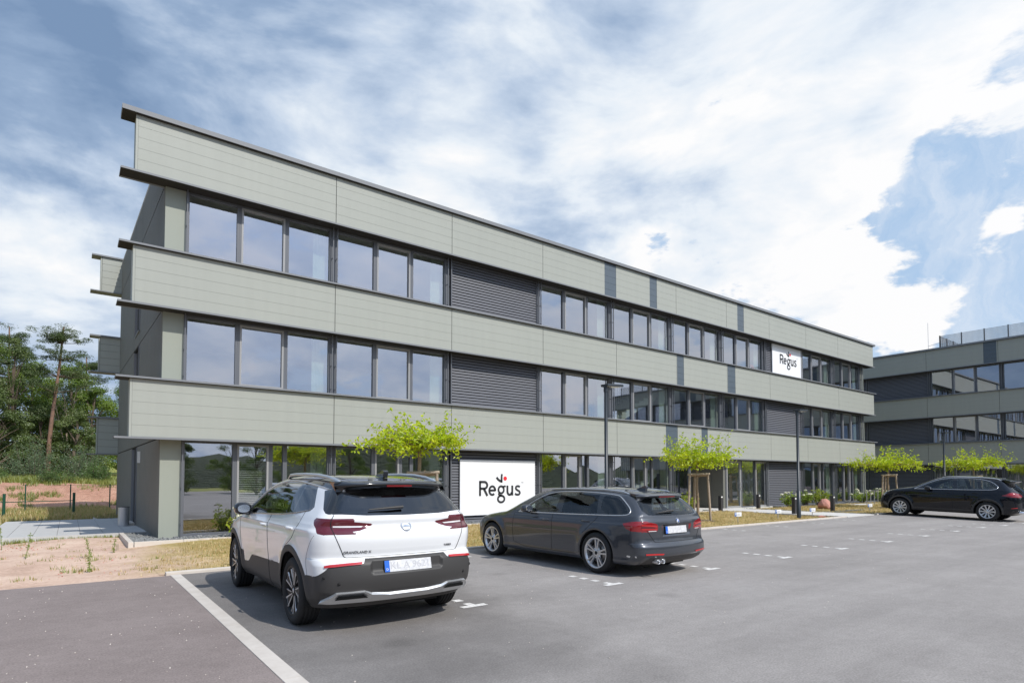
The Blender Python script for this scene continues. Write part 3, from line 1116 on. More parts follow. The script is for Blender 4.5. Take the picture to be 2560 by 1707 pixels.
def window(parent, x0, x1, z0, z1, sash=False, y=0.47, name='window'):
    f = MB()
    t = 0.055
    d0, d1 = y - .03, y + .07
    f.box(x0, x0 + t, d0, d1, z0, z1, 0)
    f.box(x1 - t, x1, d0, d1, z0, z1, 0)
    f.box(x0 + t, x1 - t, d0, d1, z0, z0 + t, 0)
    f.box(x0 + t, x1 - t, d0, d1, z1 - t, z1, 0)
    gx0, gx1, gz0, gz1 = x0 + t, x1 - t, z0 + t, z1 - t
    if sash:
        u = 0.05
        f.box(gx0, gx0 + u, d0 - .012, d1 - .02, gz0, gz1, 1)
        f.box(gx1 - u, gx1, d0 - .012, d1 - .02, gz0, gz1, 1)
        f.box(gx0 + u, gx1 - u, d0 - .012, d1 - .02, gz0, gz0 + u, 1)
        f.box(gx0 + u, gx1 - u, d0 - .012, d1 - .02, gz1 - u, gz1, 1)
        gx0, gx1, gz0, gz1 = gx0 + u, gx1 - u, gz0 + u, gz1 - u
    fo = f.build(name, ['anthracite', 'sash_grey'], parent)
    g = MB()
    gy = y + .025 + (rng.random() - .5) * .002
    tl = (rng.random() - .5) * .014      # panes are never quite parallel
    g.add([(gx0, gy - tl, gz0), (gx1, gy + tl, gz0), (gx1, gy + tl * .6, gz1), (gx0, gy - tl * 1.3, gz1)], [(0, 1, 2, 3)])
    g.build('glass', 'office_glass', fo)
    return fo


def louvre(parent, x0, x1, z0, z1, y=0.40, pitch=0.095):
    b = MB()
    b.box(x0, x1, y + .07, y + .1, z0, z1, 1)
    n = int((z1 - z0) / pitch)
    p = (z1 - z0) / n
    for i in range(n):
        za = z0 + i * p
        # each blade: a sloped face with a dark shadow slot under it
        vs = [(x0, y + .005, za + .022), (x1, y + .005, za + .022), (x1, y + .02, za + p - .006), (x0, y + .02, za + p - .006),
              (x0, y + .07, za + .03), (x1, y + .07, za + .03), (x1, y + .07, za + p - .002), (x0, y + .07, za + p - .002)]
        b.add(vs, [(0, 1, 2, 3), (0, 4, 5, 1), (3, 2, 6, 7)], 0)
    for xx in (x0, x1 - .05):
        b.box(xx, xx + .05, y - .012, y + .07, z0, z1, 2)
    return b.build('louvre_panel', ['louvre_grey', 'joint_dark', 'anthracite'], parent)


def rails(parent, x, z0, z1):
    """Pair of slim guide rails of the outside blinds, in front of the mullion at a bay joint."""
    b = MB()
    b.box(x + .032, x + .168, 0.45, 0.56, z0, z1, 1)
    for dx in ((.03, .155) if x != -4 else (.145,)):
        b.box(x + dx, x + dx + .028, 0.30, 0.332, z0 - .02, z1 + .02, 0)
        for f in (.12, .5, .88):
            b.box(x + dx + .008, x + dx + .02, 0.33, 0.45, z0 + (z1 - z0) * f, z0 + (z1 - z0) * f + .02, 0)
    return b.build('blind_rail', ['anthracite', 'anthracite'], parent)


def bay_windows(parent, x, z0, z1, floor):
    # three lights to a bay, the middle one opens
    if floor == 0:
        window(parent, x + .17, x + 1.429, z0, z1)
        window(parent, x + 1.431, x + 2.359, z0, z1, True)
        window(parent, x + 2.361, x + 2.749, z0, z1)
        window(parent, x + 2.751, x + 4.03, z0, z1)
    else:
        window(parent, x + .17, x + 1.444, z0, z1)
        window(parent, x + 1.446, x + 2.724, z0, z1, True)
        window(parent, x + 2.726, x + 4.03, z0, z1)


FZ = [(0.03, 2.50), (4.0, 5.79), (7.27, 9.05)]      # window openings, ground floor first

# ---------------- main building
B1 = thing('office_building', 'long sunlit three-storey office building clad in grey, with two white name boards', 'building')
X1 = 37.06
band(B1, JX[0], JX, X1, *ZB[0], [(11.33, 12.0), (14.16, 14.63), (20.98, 21.54)], cap=True)
band(B1, JX[0], JX, X1, *ZB[1], [(16.03, 16.51), (20.04, 20.70)])
band(B1, JX[0], JX, X1, *ZB[2], [(15.18, 16.0), (17.82, 18.29)])
for fl, (z0, z1) in enumerate(FZ):
    for bx in (-4, 0, 8, 12, 16, 20, 28, 32):
        if fl == 0 and bx in (16, 20):
            continue
        bay_windows(B1, bx, z0, z1, fl)
    for bx in (4, 24):
        louvre(B1, bx + .2, bx + 4.05, z0 + (-.03 if fl == 0 else -.06), z1 + .02)
    for bx in (-4, 0, 4, 8, 12, 16, 20, 24, 28, 32, 36):
        if fl == 0 and bx == 20:
            continue
        rails(B1, bx, z0 - (.0 if fl == 0 else .05), z1)
# entrance: glass beside a recess, then two glazed doors
z0, z1 = FZ[0]
window(B1, 16.17, 17.45, z0, z1)
window(B1, 21.85, 23.13, z0, z1)
for dx in (20.47, 23.15):
    d = MB()
    t = .085
    d.box(dx, dx + t, .42, .50, .03, 2.44, 0)
    d.box(dx + 1.28 - t, dx + 1.28, .42, .50, .03, 2.44, 0)
    d.box(dx + t, dx + 1.28 - t, .42, .50, .03, .12, 0)
    d.box(dx + t, dx + 1.28 - t, .42, .50, 2.35, 2.44, 0)
    d.box(dx - .06, dx - .004, .44, .53, .03, 2.5, 1)
    d.box(dx + 1.284, dx + 1.37, .44, .53, .03, 2.5, 1)
    d.box(dx, dx + 1.28, .44, .53, 2.445, 2.52, 1)
    do = d.build('door', ['sash_grey', 'anthracite'], B1)
    g = MB()
    g.add([(dx + t, .465, .12), (dx + 1.28 - t, .465, .12), (dx + 1.28 - t, .467, 2.35), (dx + t, .467, 2.35)], [(0, 1, 2, 3)])
    g.build('glass', 'office_glass', do)
    h = MB()
    h.tube([(dx + 1.22, .36, .95), (dx + 1.22, .36, 1.35)], .014)
    h.tube([(dx + 1.22, .36, 1.0), (dx + 1.22, .43, 1.0)], .01)
    h.tube([(dx + 1.22, .36, 1.3), (dx + 1.22, .43, 1.3)], .01)
    h.build('handle', 'steel', do)
rc = MB()
rc.box(20.22, 20.40, .46, 3.1, 0, 2.52, 0)
rc.box(17.5, 17.58, .46, 3.1, 0, 2.52, 1)
rc.box(17.62, 20.22, 3.0, 3.1, 0, 2.52, 0)
for yy in (1.1, 1.9):
    rc.box(20.208, 20.222, yy, yy + .012, 0, 2.52, 1)
rc.build('entrance_recess', ['recess_wall', 'anthracite'], B1)
# sills under the upper windows, plinth and head strips
sl = MB()
for z in (3.95, 7.22):
    sl.box(-4.3, 36.4, .30, .62, z, z + .04, 0)
for z0, z1 in FZ:
    sl.box(-4.3, 36.4, .50, .62, z1 - .0, z1 + .06, 0)
sl.box(-4.0, 16.15, .40, .58, -.06, .03, 0)
sl.box(28.1, 36.4, .40, .58, -.06, .03, 0)
sl.build('window_sill', ['anthracite'], B1)
# corner pillars
for (za, zb) in ((-.15, 2.53), (3.95, 5.82), (7.22, 9.08)):
    for xa, xb in ((-4.33, -3.86), (36.23, 36.6)):
        pl = MB()
        pl.box(xa, xb, .44, .58, za, zb, 0)
        if xa < 0:
            pl.box(-3.86, -3.82, .46, .56, za, zb, 1)
        pl.build('corner_pillar', ['pillar_grey', 'anthracite'], B1)
# ribbed end wall, running back slightly askew
ew = MB()


def wx(y):
    return -4.32 - 0.26 * (y - .45) / 11.35


prof = []
y = 0.44
while y < 11.78:
    for dy, dx in ((0, 0), (.075, 0), (.085, -.028), (.155, -.028), (.165, 0)):
        prof.append((y + dy, dx))
    y += .17
zc = [-.15, 2.52, 2.56, 5.79, 5.83, 9.04, 9.08, 10.40]


def wall_strip(ya, yb, za, zb):
    pts = [(a, d) for a, d in prof if ya <= a <= yb]
    vs = [(wx(a) + d, a, za) for a, d in pts] + [(wx(a) + d, a, zb) for a, d in pts]
    n = len(pts)
    ew.add(vs, [(i, n + i, n + i + 1, i + 1) for i in range(n - 1)], 0)


for za, zb in ((-.15, 2.52), (2.56, 5.79), (5.83, 9.04), (9.08, 10.40)):
    opens = (5.16, 6.77)
    op_z = {-.15: (0, 2.52), 2.56: (4.0, 5.79), 5.83: (6.25, 9.04)}.get(za)
    wall_strip(.4, opens[0], za, zb)
    wall_strip(opens[1], 12, za, zb)
    if op_z is None:
        wall_strip(opens[0] - .1, opens[1] + .1, za, zb)
    elif op_z[0] > za + .1:
        wall_strip(opens[0] - .1, opens[1] + .1, za, op_z[0])
for z in (2.52, 5.79, 9.04):
    ew.add([(wx(.5) + .012, .5, z), (wx(11.8) + .012, 11.8, z), (wx(11.8) + .012, 11.8, z + .04), (wx(.5) + .012, .5, z + .04)], [(0, 3, 2, 1)], 1)
ew.add([(wx(.58) + .06, .60, -.15), (wx(11.8) + .06, 11.8, -.15), (wx(11.8) + .06, 11.8, 10.4), (wx(.58) + .06, .60, 10.4)], [(0, 3, 2, 1)], 1)
ew.build('end_wall', ['end_wall', 'joint_dark'], B1)
for (za, zb, nm) in ((0.02, 2.5, 'side_door'), (4.0, 5.78, 'side_window'), (6.25, 9.03, 'side_window')):
    sd = MB()
    ya, yb = 5.18, 6.75
    sd.box(wx(6) + .10, wx(6) + .14, ya, yb, za, zb, 0)
    sd.box(wx(6) - .03, wx(6) + .14, ya, ya + .03, za, zb, 1)
    sd.box(wx(6) - .03, wx(6) + .14, yb - .03, yb, za, zb, 1)
    sd.box(wx(6) - .05, wx(6) + .12, ya, yb, za - .03, za + .012, 2)
    sd.build(nm, ['cladding_dark', 'flashing', 'flashing'], B1)
# rear bands seen past the end wall
for (za, zb) in ZB:
    rb = MB()
    rb.box(-5.28, -2, 11.80, 12.2, za, zb, 1)
    h = (zb - za) / 5
    for i in range(5):
        rb.box(-5.27, wx(11.8) - .0, 11.775, 11.80, za + i * h + .004, za + (i + 1) * h - .004, 0)
    rb.box(-5.325, -5.28, 11.775, 12.2, za, zb, 0)
    rb.box(-5.62, -2, 11.70, 12.25, zb + .002, zb + .06, 2)
    rb.box(-5.64, -2, 11.72, 12.25, za - .04, za - .002, 2)
    rb.build('rear_cladding_band', ['cladding_grey', 'joint_dark', 'flashing'], B1)
# structure and rooms inside
st = MB()
for za, zb in ((2.58, 3.9), (5.86, 7.18), (9.12, 10.3)):
    st.box(-4.2, 36.5, .64, 11.7, za, za + .04, 0)
    st.box(-4.2, 36.5, .64, 11.7, zb - .06, zb, 1)
    st.box(-4.2, 36.5, .56, .64, za, zb, 1)
st.box(-4.2, 36.5, .6, 11.7, -.1, .01, 1)
st.box(-4.25, 36.5, 11.6, 11.7, 0, 10.3, 2)
st.box(36.4, 36.5, .6, 11.7, 0, 10.3, 2)
st.box(-4.2, 36.5, .5, 11.9, 10.3, 10.4, 1)
for za, zb in ((.01, 2.58), (3.9, 5.86), (7.18, 9.12)):
    st.box(-4.2, 8.1, 5.6, 5.7, za, zb, 2)
    st.box(16.1, 36.4, 5.6, 5.7, za, zb, 2)
    for xx in (4.1, 8.1, 24.1, 28.1):
        st.box(xx - .06, xx + .06, .66, 5.6, za, zb, 0)
    for xx in (0.1, 12.05, 16.1, 32.1) + ((20.1,) if za > 1 else ()):
        st.box(xx - .14, xx + .14, .75, 1.0, za, zb, 0)
st.build('interior', ['interior_white', 'interior_floor', 'interior_wall'], B1)
# light, pale curtains gathered at the right-hand side of the bays
cu = MB()
for fl, (z0, z1) in enumerate(FZ):
    for bx in (-4, 0, 8, 12, 16, 20, 28, 32):
        if fl == 0 and bx in (16, 20, 12):
            continue
        xa = bx + 3.55
        pts = [(xa + i * .022, .68 + (.03 if i % 2 else 0)) for i in range(20)]
        vs = [(u, v, z0 + .02) for u, v in pts] + [(u, v, z1 + .0) for u, v in pts]
        cu.add(vs, [(i, i + 1, 20 + i + 1, 20 + i) for i in range(19)], 0)
cu.build('curtain', 'curtain', B1)
bl = MB()
for bx, n in ((-4 + .2, 3),):
    for seg in ((1.3, 2.15),):
        for i in range(34):
            z = .75 + i * .05
            bl.add([(bx + seg[0], .66, z), (bx + seg[1], .66, z), (bx + seg[1], .69, z + .012), (bx + seg[0], .69, z + .012)], [(0, 1, 2, 3)])
bl.build('venetian_blind', 'interior_white', B1)
# staircase behind the glass in the fourth bay
for (zb, zt) in ((.01, 3.9), (3.9, 7.18)):
    s_ = MB()
    n = 11
    x0, z0 = 12.9, zb + (zt - zb) * .0
    rise, run = (zt - zb) * .5 / n, .29
    for lane, (sx, zs, dirn) in enumerate(((12.6, zb, 1), (15.8, zb + (zt - zb) / 2, -1))):
        yy = 1.05 if lane == 0 else 2.6
        pts = []
        for i in range(n):
            xa = sx + dirn * i * run
            pts += [(xa, zs + i * rise), (xa, zs + (i + 1) * rise)]
        pts += [(sx + dirn * n * run, zs + n * rise), (sx + dirn * n * run, zs + n * rise - .32), (sx + dirn * .25, zs - .1)]
        s_.prism(pts, 1, yy, yy + .12, 0)
        for i in range(n):
            xa = sx + dirn * i * run
            s_.box(min(xa, xa + dirn * run), max(xa, xa + dirn * run), yy + .12, yy + 1.3, zs + (i + 1) * rise - .16, zs + (i + 1) * rise, 0)
        for i in range(n * 2):
            xa = sx + dirn * (i + .5) * run / 2
            za = zs + (i / 2 + .5) * rise
            s_.box(xa - .012, xa + .012, yy + 1.25, yy + 1.27, za, za + .9, 1)
    s_.box(15.75, 16.0, 1.05, 3.9, zb + (zt - zb) / 2 - .2, zb + (zt - zb) / 2, 0)
    s_.build('staircase', ['interior_white', 'anthracite'], B1)
# pendant lamps and a linear ceiling light behind the glass
pn = MB()
for xx in (9.0, 10.4):
    pn.tube([(xx, 2.2, 2.0), (xx, 2.2, 2.58)], .008)
    pn.lathe([(.03, .22), (.16, .2), (.17, .0), (.15, -.02)], 18, (xx, 2.2, 1.85))
pn.build('pendant_lamp', 'anthracite_deep', B1)
dk = MB()
for (xx, zz) in ((9.1, .75), (13.9, .0), (22.4, 4.6), (30.2, .7), (33.4, 7.9)):
    dk.box(xx, xx + 1.5, 2.4, 3.1, zz + .68, zz + .72, 0)
    dk.box(xx + .05, xx + .1, 2.5, 3.0, zz, zz + .68, 0)
    dk.box(xx + 1.4, xx + 1.45, 2.5, 3.0, zz, zz + .68, 0)
    dk.box(xx + .4, xx + 1.0, 3.0, 3.04, zz + .8, zz + 1.15, 0)
dk.build('desk', 'interior_dark', B1)
dh = MB()
dh.lathe([(.02, -.10), (.13, -.08), (.2, .02), (.17, .12), (.1, .2), (.0, .22)], 12, (23.55, .85, 7.55))
dh.build('window_ornament', 'orange_paint', B1)
# wall fittings by the side door
wl_ = MB()
wl_.box(wx(4.3) - .1, wx(4.3) - .03, 4.3, 4.38, 2.0, 2.35, 0)
wl_.box(wx(2.2) - .2, wx(2.2), 2.2, 2.32, 2.62, 2.70, 0)
wl_.build('wall_light', 'lens_milky', B1)
ds = MB()
ds.box(wx(6) - .22, wx(6) - .02, 5.2, 6.7, .05, .12, 0)
ds.build('doorstep', 'kerb', B1)

# ---------------- second building, at right angles, its front in the shade
B2 = thing('office_building', 'shaded three-storey office block at the far right with a slatted screen on its roof', 'building', (41.73, 0, 0), -PI / 2)
# local x runs towards the camera (-y in the world), local y into the building
J2 = [1.6 + 4 * i for i in range(8)]
for (zb_, dark_, cap_) in ((ZB[0], [(4.85, 5.52), (16.9, 17.6)], True), (ZB[1], [(12.1, 12.6)], False), (ZB[2], [(17.5, 18.1)], False)):
    band(B2, -9.0, J2, 27.0, *zb_, dark_, plate_l=.2, cap=cap_)
for fl, (z0, z1) in enumerate(FZ):
    for bx in (1.6, 5.6, 9.6, 17.6, 21.6):
        bay_windows(B2, bx - .05, z0, z1, fl)
    for bx in (-6.4, -2.4, 13.6):
        louvre(B2, bx + (.05 if bx < 0 else .2), bx + 4.0, z0 - .05, z1 + .02)
    for bx in (1.6, 5.6, 9.6, 13.6, 17.6, 21.6, 25.6):
        rails(B2, bx - .08, z0 - .05, z1)
sl = MB()
for z in (3.95, 7.22):
    sl.box(-8, 26, .30, .62, z, z + .04, 0)
for z0, z1 in FZ:
    sl.box(-8, 26, .50, .62, z1, z1 + .06, 0)
sl.box(-8, 26, .40, .58, -.1, .03, 0)
sl.build('window_sill', 'anthracite', B2)
st = MB()
for za, zb in ((2.58, 3.9), (5.86, 7.18), (9.12, 10.3)):
    st.box(-8.8, 26.6, .64, 12, za, za + .04, 0)
    st.box(-8.8, 26.6, .64, 12, zb - .06, zb, 1)
    st.box(-8.8, 26.6, .56, .64, za, zb, 1)
st.box(-8.8, 26.6, .6, 12, -.1, .01, 1)
st.box(-8.8, 26.6, 11.9, 12, 0, 10.3, 2)
st.box(-8.9, -8.7, .46, 12, -.1, 10.4, 3)
st.box(26.5, 26.7, .46, 12, -.1, 10.4, 3)
for za, zb in ((.01, 2.58), (3.9, 5.86), (7.18, 9.12)):
    st.box(1.4, 26.6, 5.4, 5.5, za, zb, 2)
    for xx in (1.6, 9.5, 13.6, 17.6):
        st.box(xx - .06, xx + .06, .66, 5.4, za, zb, 0)
st.box(-8.8, 26.6, .5, 12, 10.3, 10.4, 1)
st.build('interior', ['interior_white', 'interior_floor', 'interior_wall', 'cladding_grey'], B2)
rs = MB()
for seg in (((2.33, .35), (26, .35)), ((2.33, .35), (2.33, 4.5))):
    (xa, ya), (xb, yb) = seg
    for i in range(13):
        z = 10.62 + i * .066
        if ya == yb:
            rs.box(xa, xb, ya, ya + .03, z, z + .022, 0)
        else:
            rs.box(xa, xa + .03, ya, yb, z, z + .022, 0)
    n = int(max(abs(xb - xa), abs(yb - ya)) / 1.24)
    for i in range(n + 1):
        px_, py_ = xa + (xb - xa) * i / n, ya + (yb - ya) * i / n
        rs.box(px_ - .03, px_ + .03, py_ + .03, py_ + .09, 10.4, 11.48, 1)
rs.build('roof_screen', ['flashing', 'anthracite'], B2)
rd = MB()
rd.tube([(1.67, .3, 10.55), (1.67, .3, 12.5)], .012, 6)
rd.tube([(1.67, .3, 10.85), (2.3, .4, 10.98)], .012, 6)
rd.build('lightning_rod', 'steel', B2)


# ---------------- name boards
def name_board(label, x0, x1, z0, z1, y, s=1.0, zt=None):
    """White board with the logotype; u from the board's left edge, v down from the reference top."""
    b = MB()
    b.box(x0, x1, y, y + .05, z0, z1, 0)
    t = thing('name_board', label, 'sign', (0, 0, 0), 0, 'white name boards on the building')
    b.build('panel', 'sign_white', t, bevel=.004)
    zt = z1 if zt is None else zt

    def P(u, v, d):
        return (x0 + u, y - .002 - d, zt - v)
    L = MB()
    w = .082
    # R
    stroke(L, [(.82, .73), (.82, 1.26)], w, P, .008)
    stroke(L, [(.82, .768)] + [(u, v) for u, v in arc(1.0, .885, .125, .117, -90, 90, 14)] + [(.82, 1.002)], w, P, .008)
    stroke(L, [(.98, 1.0), (1.13, 1.26)], w * 1.05, P, .008)
    # e
    stroke(L, [(1.225, 1.07), (1.475, 1.07)] + arc(1.345, 1.075, .13, .15, 0, -310, 26), w * .92, P, .008)
    # g
    stroke(L, arc(1.735, 1.05, .12, .125, 0, 360, 28), w * .9, P, .008)
    stroke(L, [(1.80, .95), (1.88, .925), (1.94, .93)], w * .75, P, .008)
    stroke(L, [(1.66, 1.15), (1.625, 1.205), (1.665, 1.25), (1.78, 1.262)], w * .85, P, .008)
    stroke(L, arc(1.735, 1.38, .145, .118, 0, 360, 28), w * .9, P, .008)
    # u
    stroke(L, [(2.015, .90), (2.015, 1.12)] + arc(2.125, 1.12, .11, .11, 180, 0, 14)[0:] , w, P, .008) if False else None
    stroke(L, [(2.015, .90), (2.015, 1.10)] + [(u, v) for u, v in arc(2.115, 1.11, .10, .125, 180, 20, 12)], w, P, .008)
    stroke(L, [(2.235, .90), (2.235, 1.26)], w, P, .008)
    # s
    stroke(L, [(2.585, .955), (2.53, .928), (2.46, .925), (2.405, .955), (2.395, 1.005), (2.43, 1.05), (2.50, 1.085), (2.565, 1.12), (2.59, 1.17), (2.56, 1.222), (2.49, 1.24), (2.42, 1.232), (2.36, 1.20)], w * .92, P, .008)
    # tick above the g
    stroke(L, [(1.535, .605), (1.60, .68), (1.69, .735), (1.765, .755)], w, P, .008)
    stroke(L, [(1.755, .79), (1.755, .58), (1.768, .485)], w * .95, P, .008)
    vs, fs = text_mesh('TM', .075)
    L.add([P(2.70 + v.x, .80 - v.y, .001) for v in vs], fs, 1)
    L.build('lettering', ['sign_ink', 'soft_grey_print'], t)
    D = MB()
    pts = arc(1.915, .645, .076, .076, 0, 360, 30)[:-1]
    n = len(pts)
    D.add([P(u, v, 0) for u, v in pts] + [P(u, v, .008) for u, v in pts], [list(range(n, 2 * n))] + [(i, (i + 1) % n, n + (i + 1) % n, n + i) for i in range(n)])
    D.build('red_dot', 'sign_red', t)
    return t


name_board('big white name board on the ground-floor louvres behind the grey estate car', 4.55, 7.86, .24, 2.17, .33)
name_board('white name board with dark lettering on the top-floor louvres, high up towards the far end', 24.88, 28.19, 7.3, 9.03, .33, zt=9.27)

# ================================================================ cars
mat('paint_white', (0.78, 0.79, 0.80), 0.32, coat=1.0)
mat('paint_grey', (0.052, 0.057, 0.068), 0.30, metal=0.4, spec=.3, coat=1.0)
mat('paint_black', (0.004, 0.005, 0.009), 0.25, spec=.1, coat=.8)
mat('gloss_black', (0.006, 0.006, 0.007), 0.12, coat=1.0)
mat('plastic_dark', (0.040, 0.038, 0.037), 0.55)
mat('underbody', (0.008, 0.008, 0.008), 0.9)
mat('seam', (0.012, 0.012, 0.012), 0.9)
mat('seam_soft', (0.20, 0.20, 0.20), 0.9)
mat('chrome', (0.80, 0.81, 0.83), 0.18, metal=1.0)
mat('satin_silver', (0.70, 0.71, 0.72), 0.34, metal=0.85)
mat('rim_silver', (0.60, 0.61, 0.63), 0.3, metal=0.85)
mat('rim_black', (0.010, 0.010, 0.011), 0.45, spec=.3)
mat('tyre', (0.014, 0.014, 0.0145), 0.75, bump=(60, 0.2, 0.004))
mat('brake', (0.25, 0.24, 0.23), 0.45, metal=0.8)
mat('lamp_red', (0.24, 0.004, 0.008), 0.08, coat=1.0)
mat('lamp_dark_red', (0.10, 0.004, 0.012), 0.08, coat=1.0)
mat('lamp_bright_red', (0.45, 0.010, 0.012), 0.15, coat=1.0)
mat('lamp_clear', (0.62, 0.60, 0.60), 0.12, coat=1.0)
mat('lamp_glass', (0.25, 0.27, 0.3), 0.08, coat=1.0)
mat('plate_white', (0.72, 0.72, 0.72), 0.5, noise=(26, 0.22, 2, (0.48, 0.48, 0.50)))
mat('plate_blue', (0.01, 0.12, 0.55), 0.4)
mat('seat_dark', (0.022, 0.022, 0.024), 0.8)
mat('seat_light', (0.42, 0.40, 0.36), 0.8)
glass_mat('car_glass', (0.40, 0.46, 0.43), (0.95, 0.97, 1.0), base=0.05, grow=1.2)
glass_mat('car_glass_tint', (0.035, 0.035, 0.037), (0.95, 0.97, 1.0), base=0.06, grow=1.3)
glass_mat('car_glass_mid', (0.62, 0.68, 0.68), (0.9, 0.95, 1.0), base=0.03, grow=1.0)


def cub(pts):
    """Smooth monotone curve through (x, y) points."""
    xs = np.array([p[0] for p in pts], float)
    ys = np.array([p[1] for p in pts], float)
    o = np.argsort(xs)
    xs, ys = xs[o], ys[o]
    h = np.diff(xs)
    d = np.diff(ys) / h
    m = np.zeros_like(ys)
    m[0], m[-1] = d[0], d[-1]
    for i in range(1, len(ys) - 1):
        if d[i - 1] * d[i] > 0:
            w1, w2 = 2 * h[i] + h[i - 1], h[i] + 2 * h[i - 1]
            m[i] = (w1 + w2) / (w1 / d[i - 1] + w2 / d[i])

    def f(x):
        x = np.clip(x, xs[0], xs[-1])
        i = np.clip(np.searchsorted(xs, x) - 1, 0, len(xs) - 2)
        t = (x - xs[i]) / h[i]
        t2, t3 = t * t, t * t * t
        return (2 * t3 - 3 * t2 + 1) * ys[i] + (t3 - 2 * t2 + t) * h[i] * m[i] + (-2 * t3 + 3 * t2) * ys[i + 1] + (t3 - t2) * h[i] * m[i + 1]
    return f


def smax(a, b, k):
    h = np.maximum(k - np.abs(a - b), 0) / k
    return np.maximum(a, b) + h * h * k * 0.25


def in_poly(px, py, poly):
    r = np.zeros(px.shape, bool)
    n = len(poly)
    for i in range(n):
        x0, y0 = poly[i]
        x1, y1 = poly[(i + 1) % n]
        c = ((y0 > py) != (y1 > py))
        if y0 != y1:
            r ^= c & (px < (x1 - x0) * (py - y0) / (y1 - y0) + x0)
    return r


def round_poly(poly, n=2, keep=()):
    for _ in range(n):
        q = []
        m = len(poly)
        for i in range(m):
            a, b = poly[i], poly[(i + 1) % m]
            q += [(a[0] * .75 + b[0] * .25, a[1] * .75 + b[1] * .25), (a[0] * .25 + b[0] * .75, a[1] * .25 + b[1] * .75)]
        poly = q
    return poly


def smooth_line(pts, n=2):
    for _ in range(n):
        q = [pts[0]]
        for a, b in zip(pts[:-1], pts[1:]):
            q += [(a[0] * .75 + b[0] * .25, a[1] * .75 + b[1] * .25), (a[0] * .25 + b[0] * .75, a[1] * .25 + b[1] * .75)]
        q.append(pts[-1])
        pts = q
    return pts


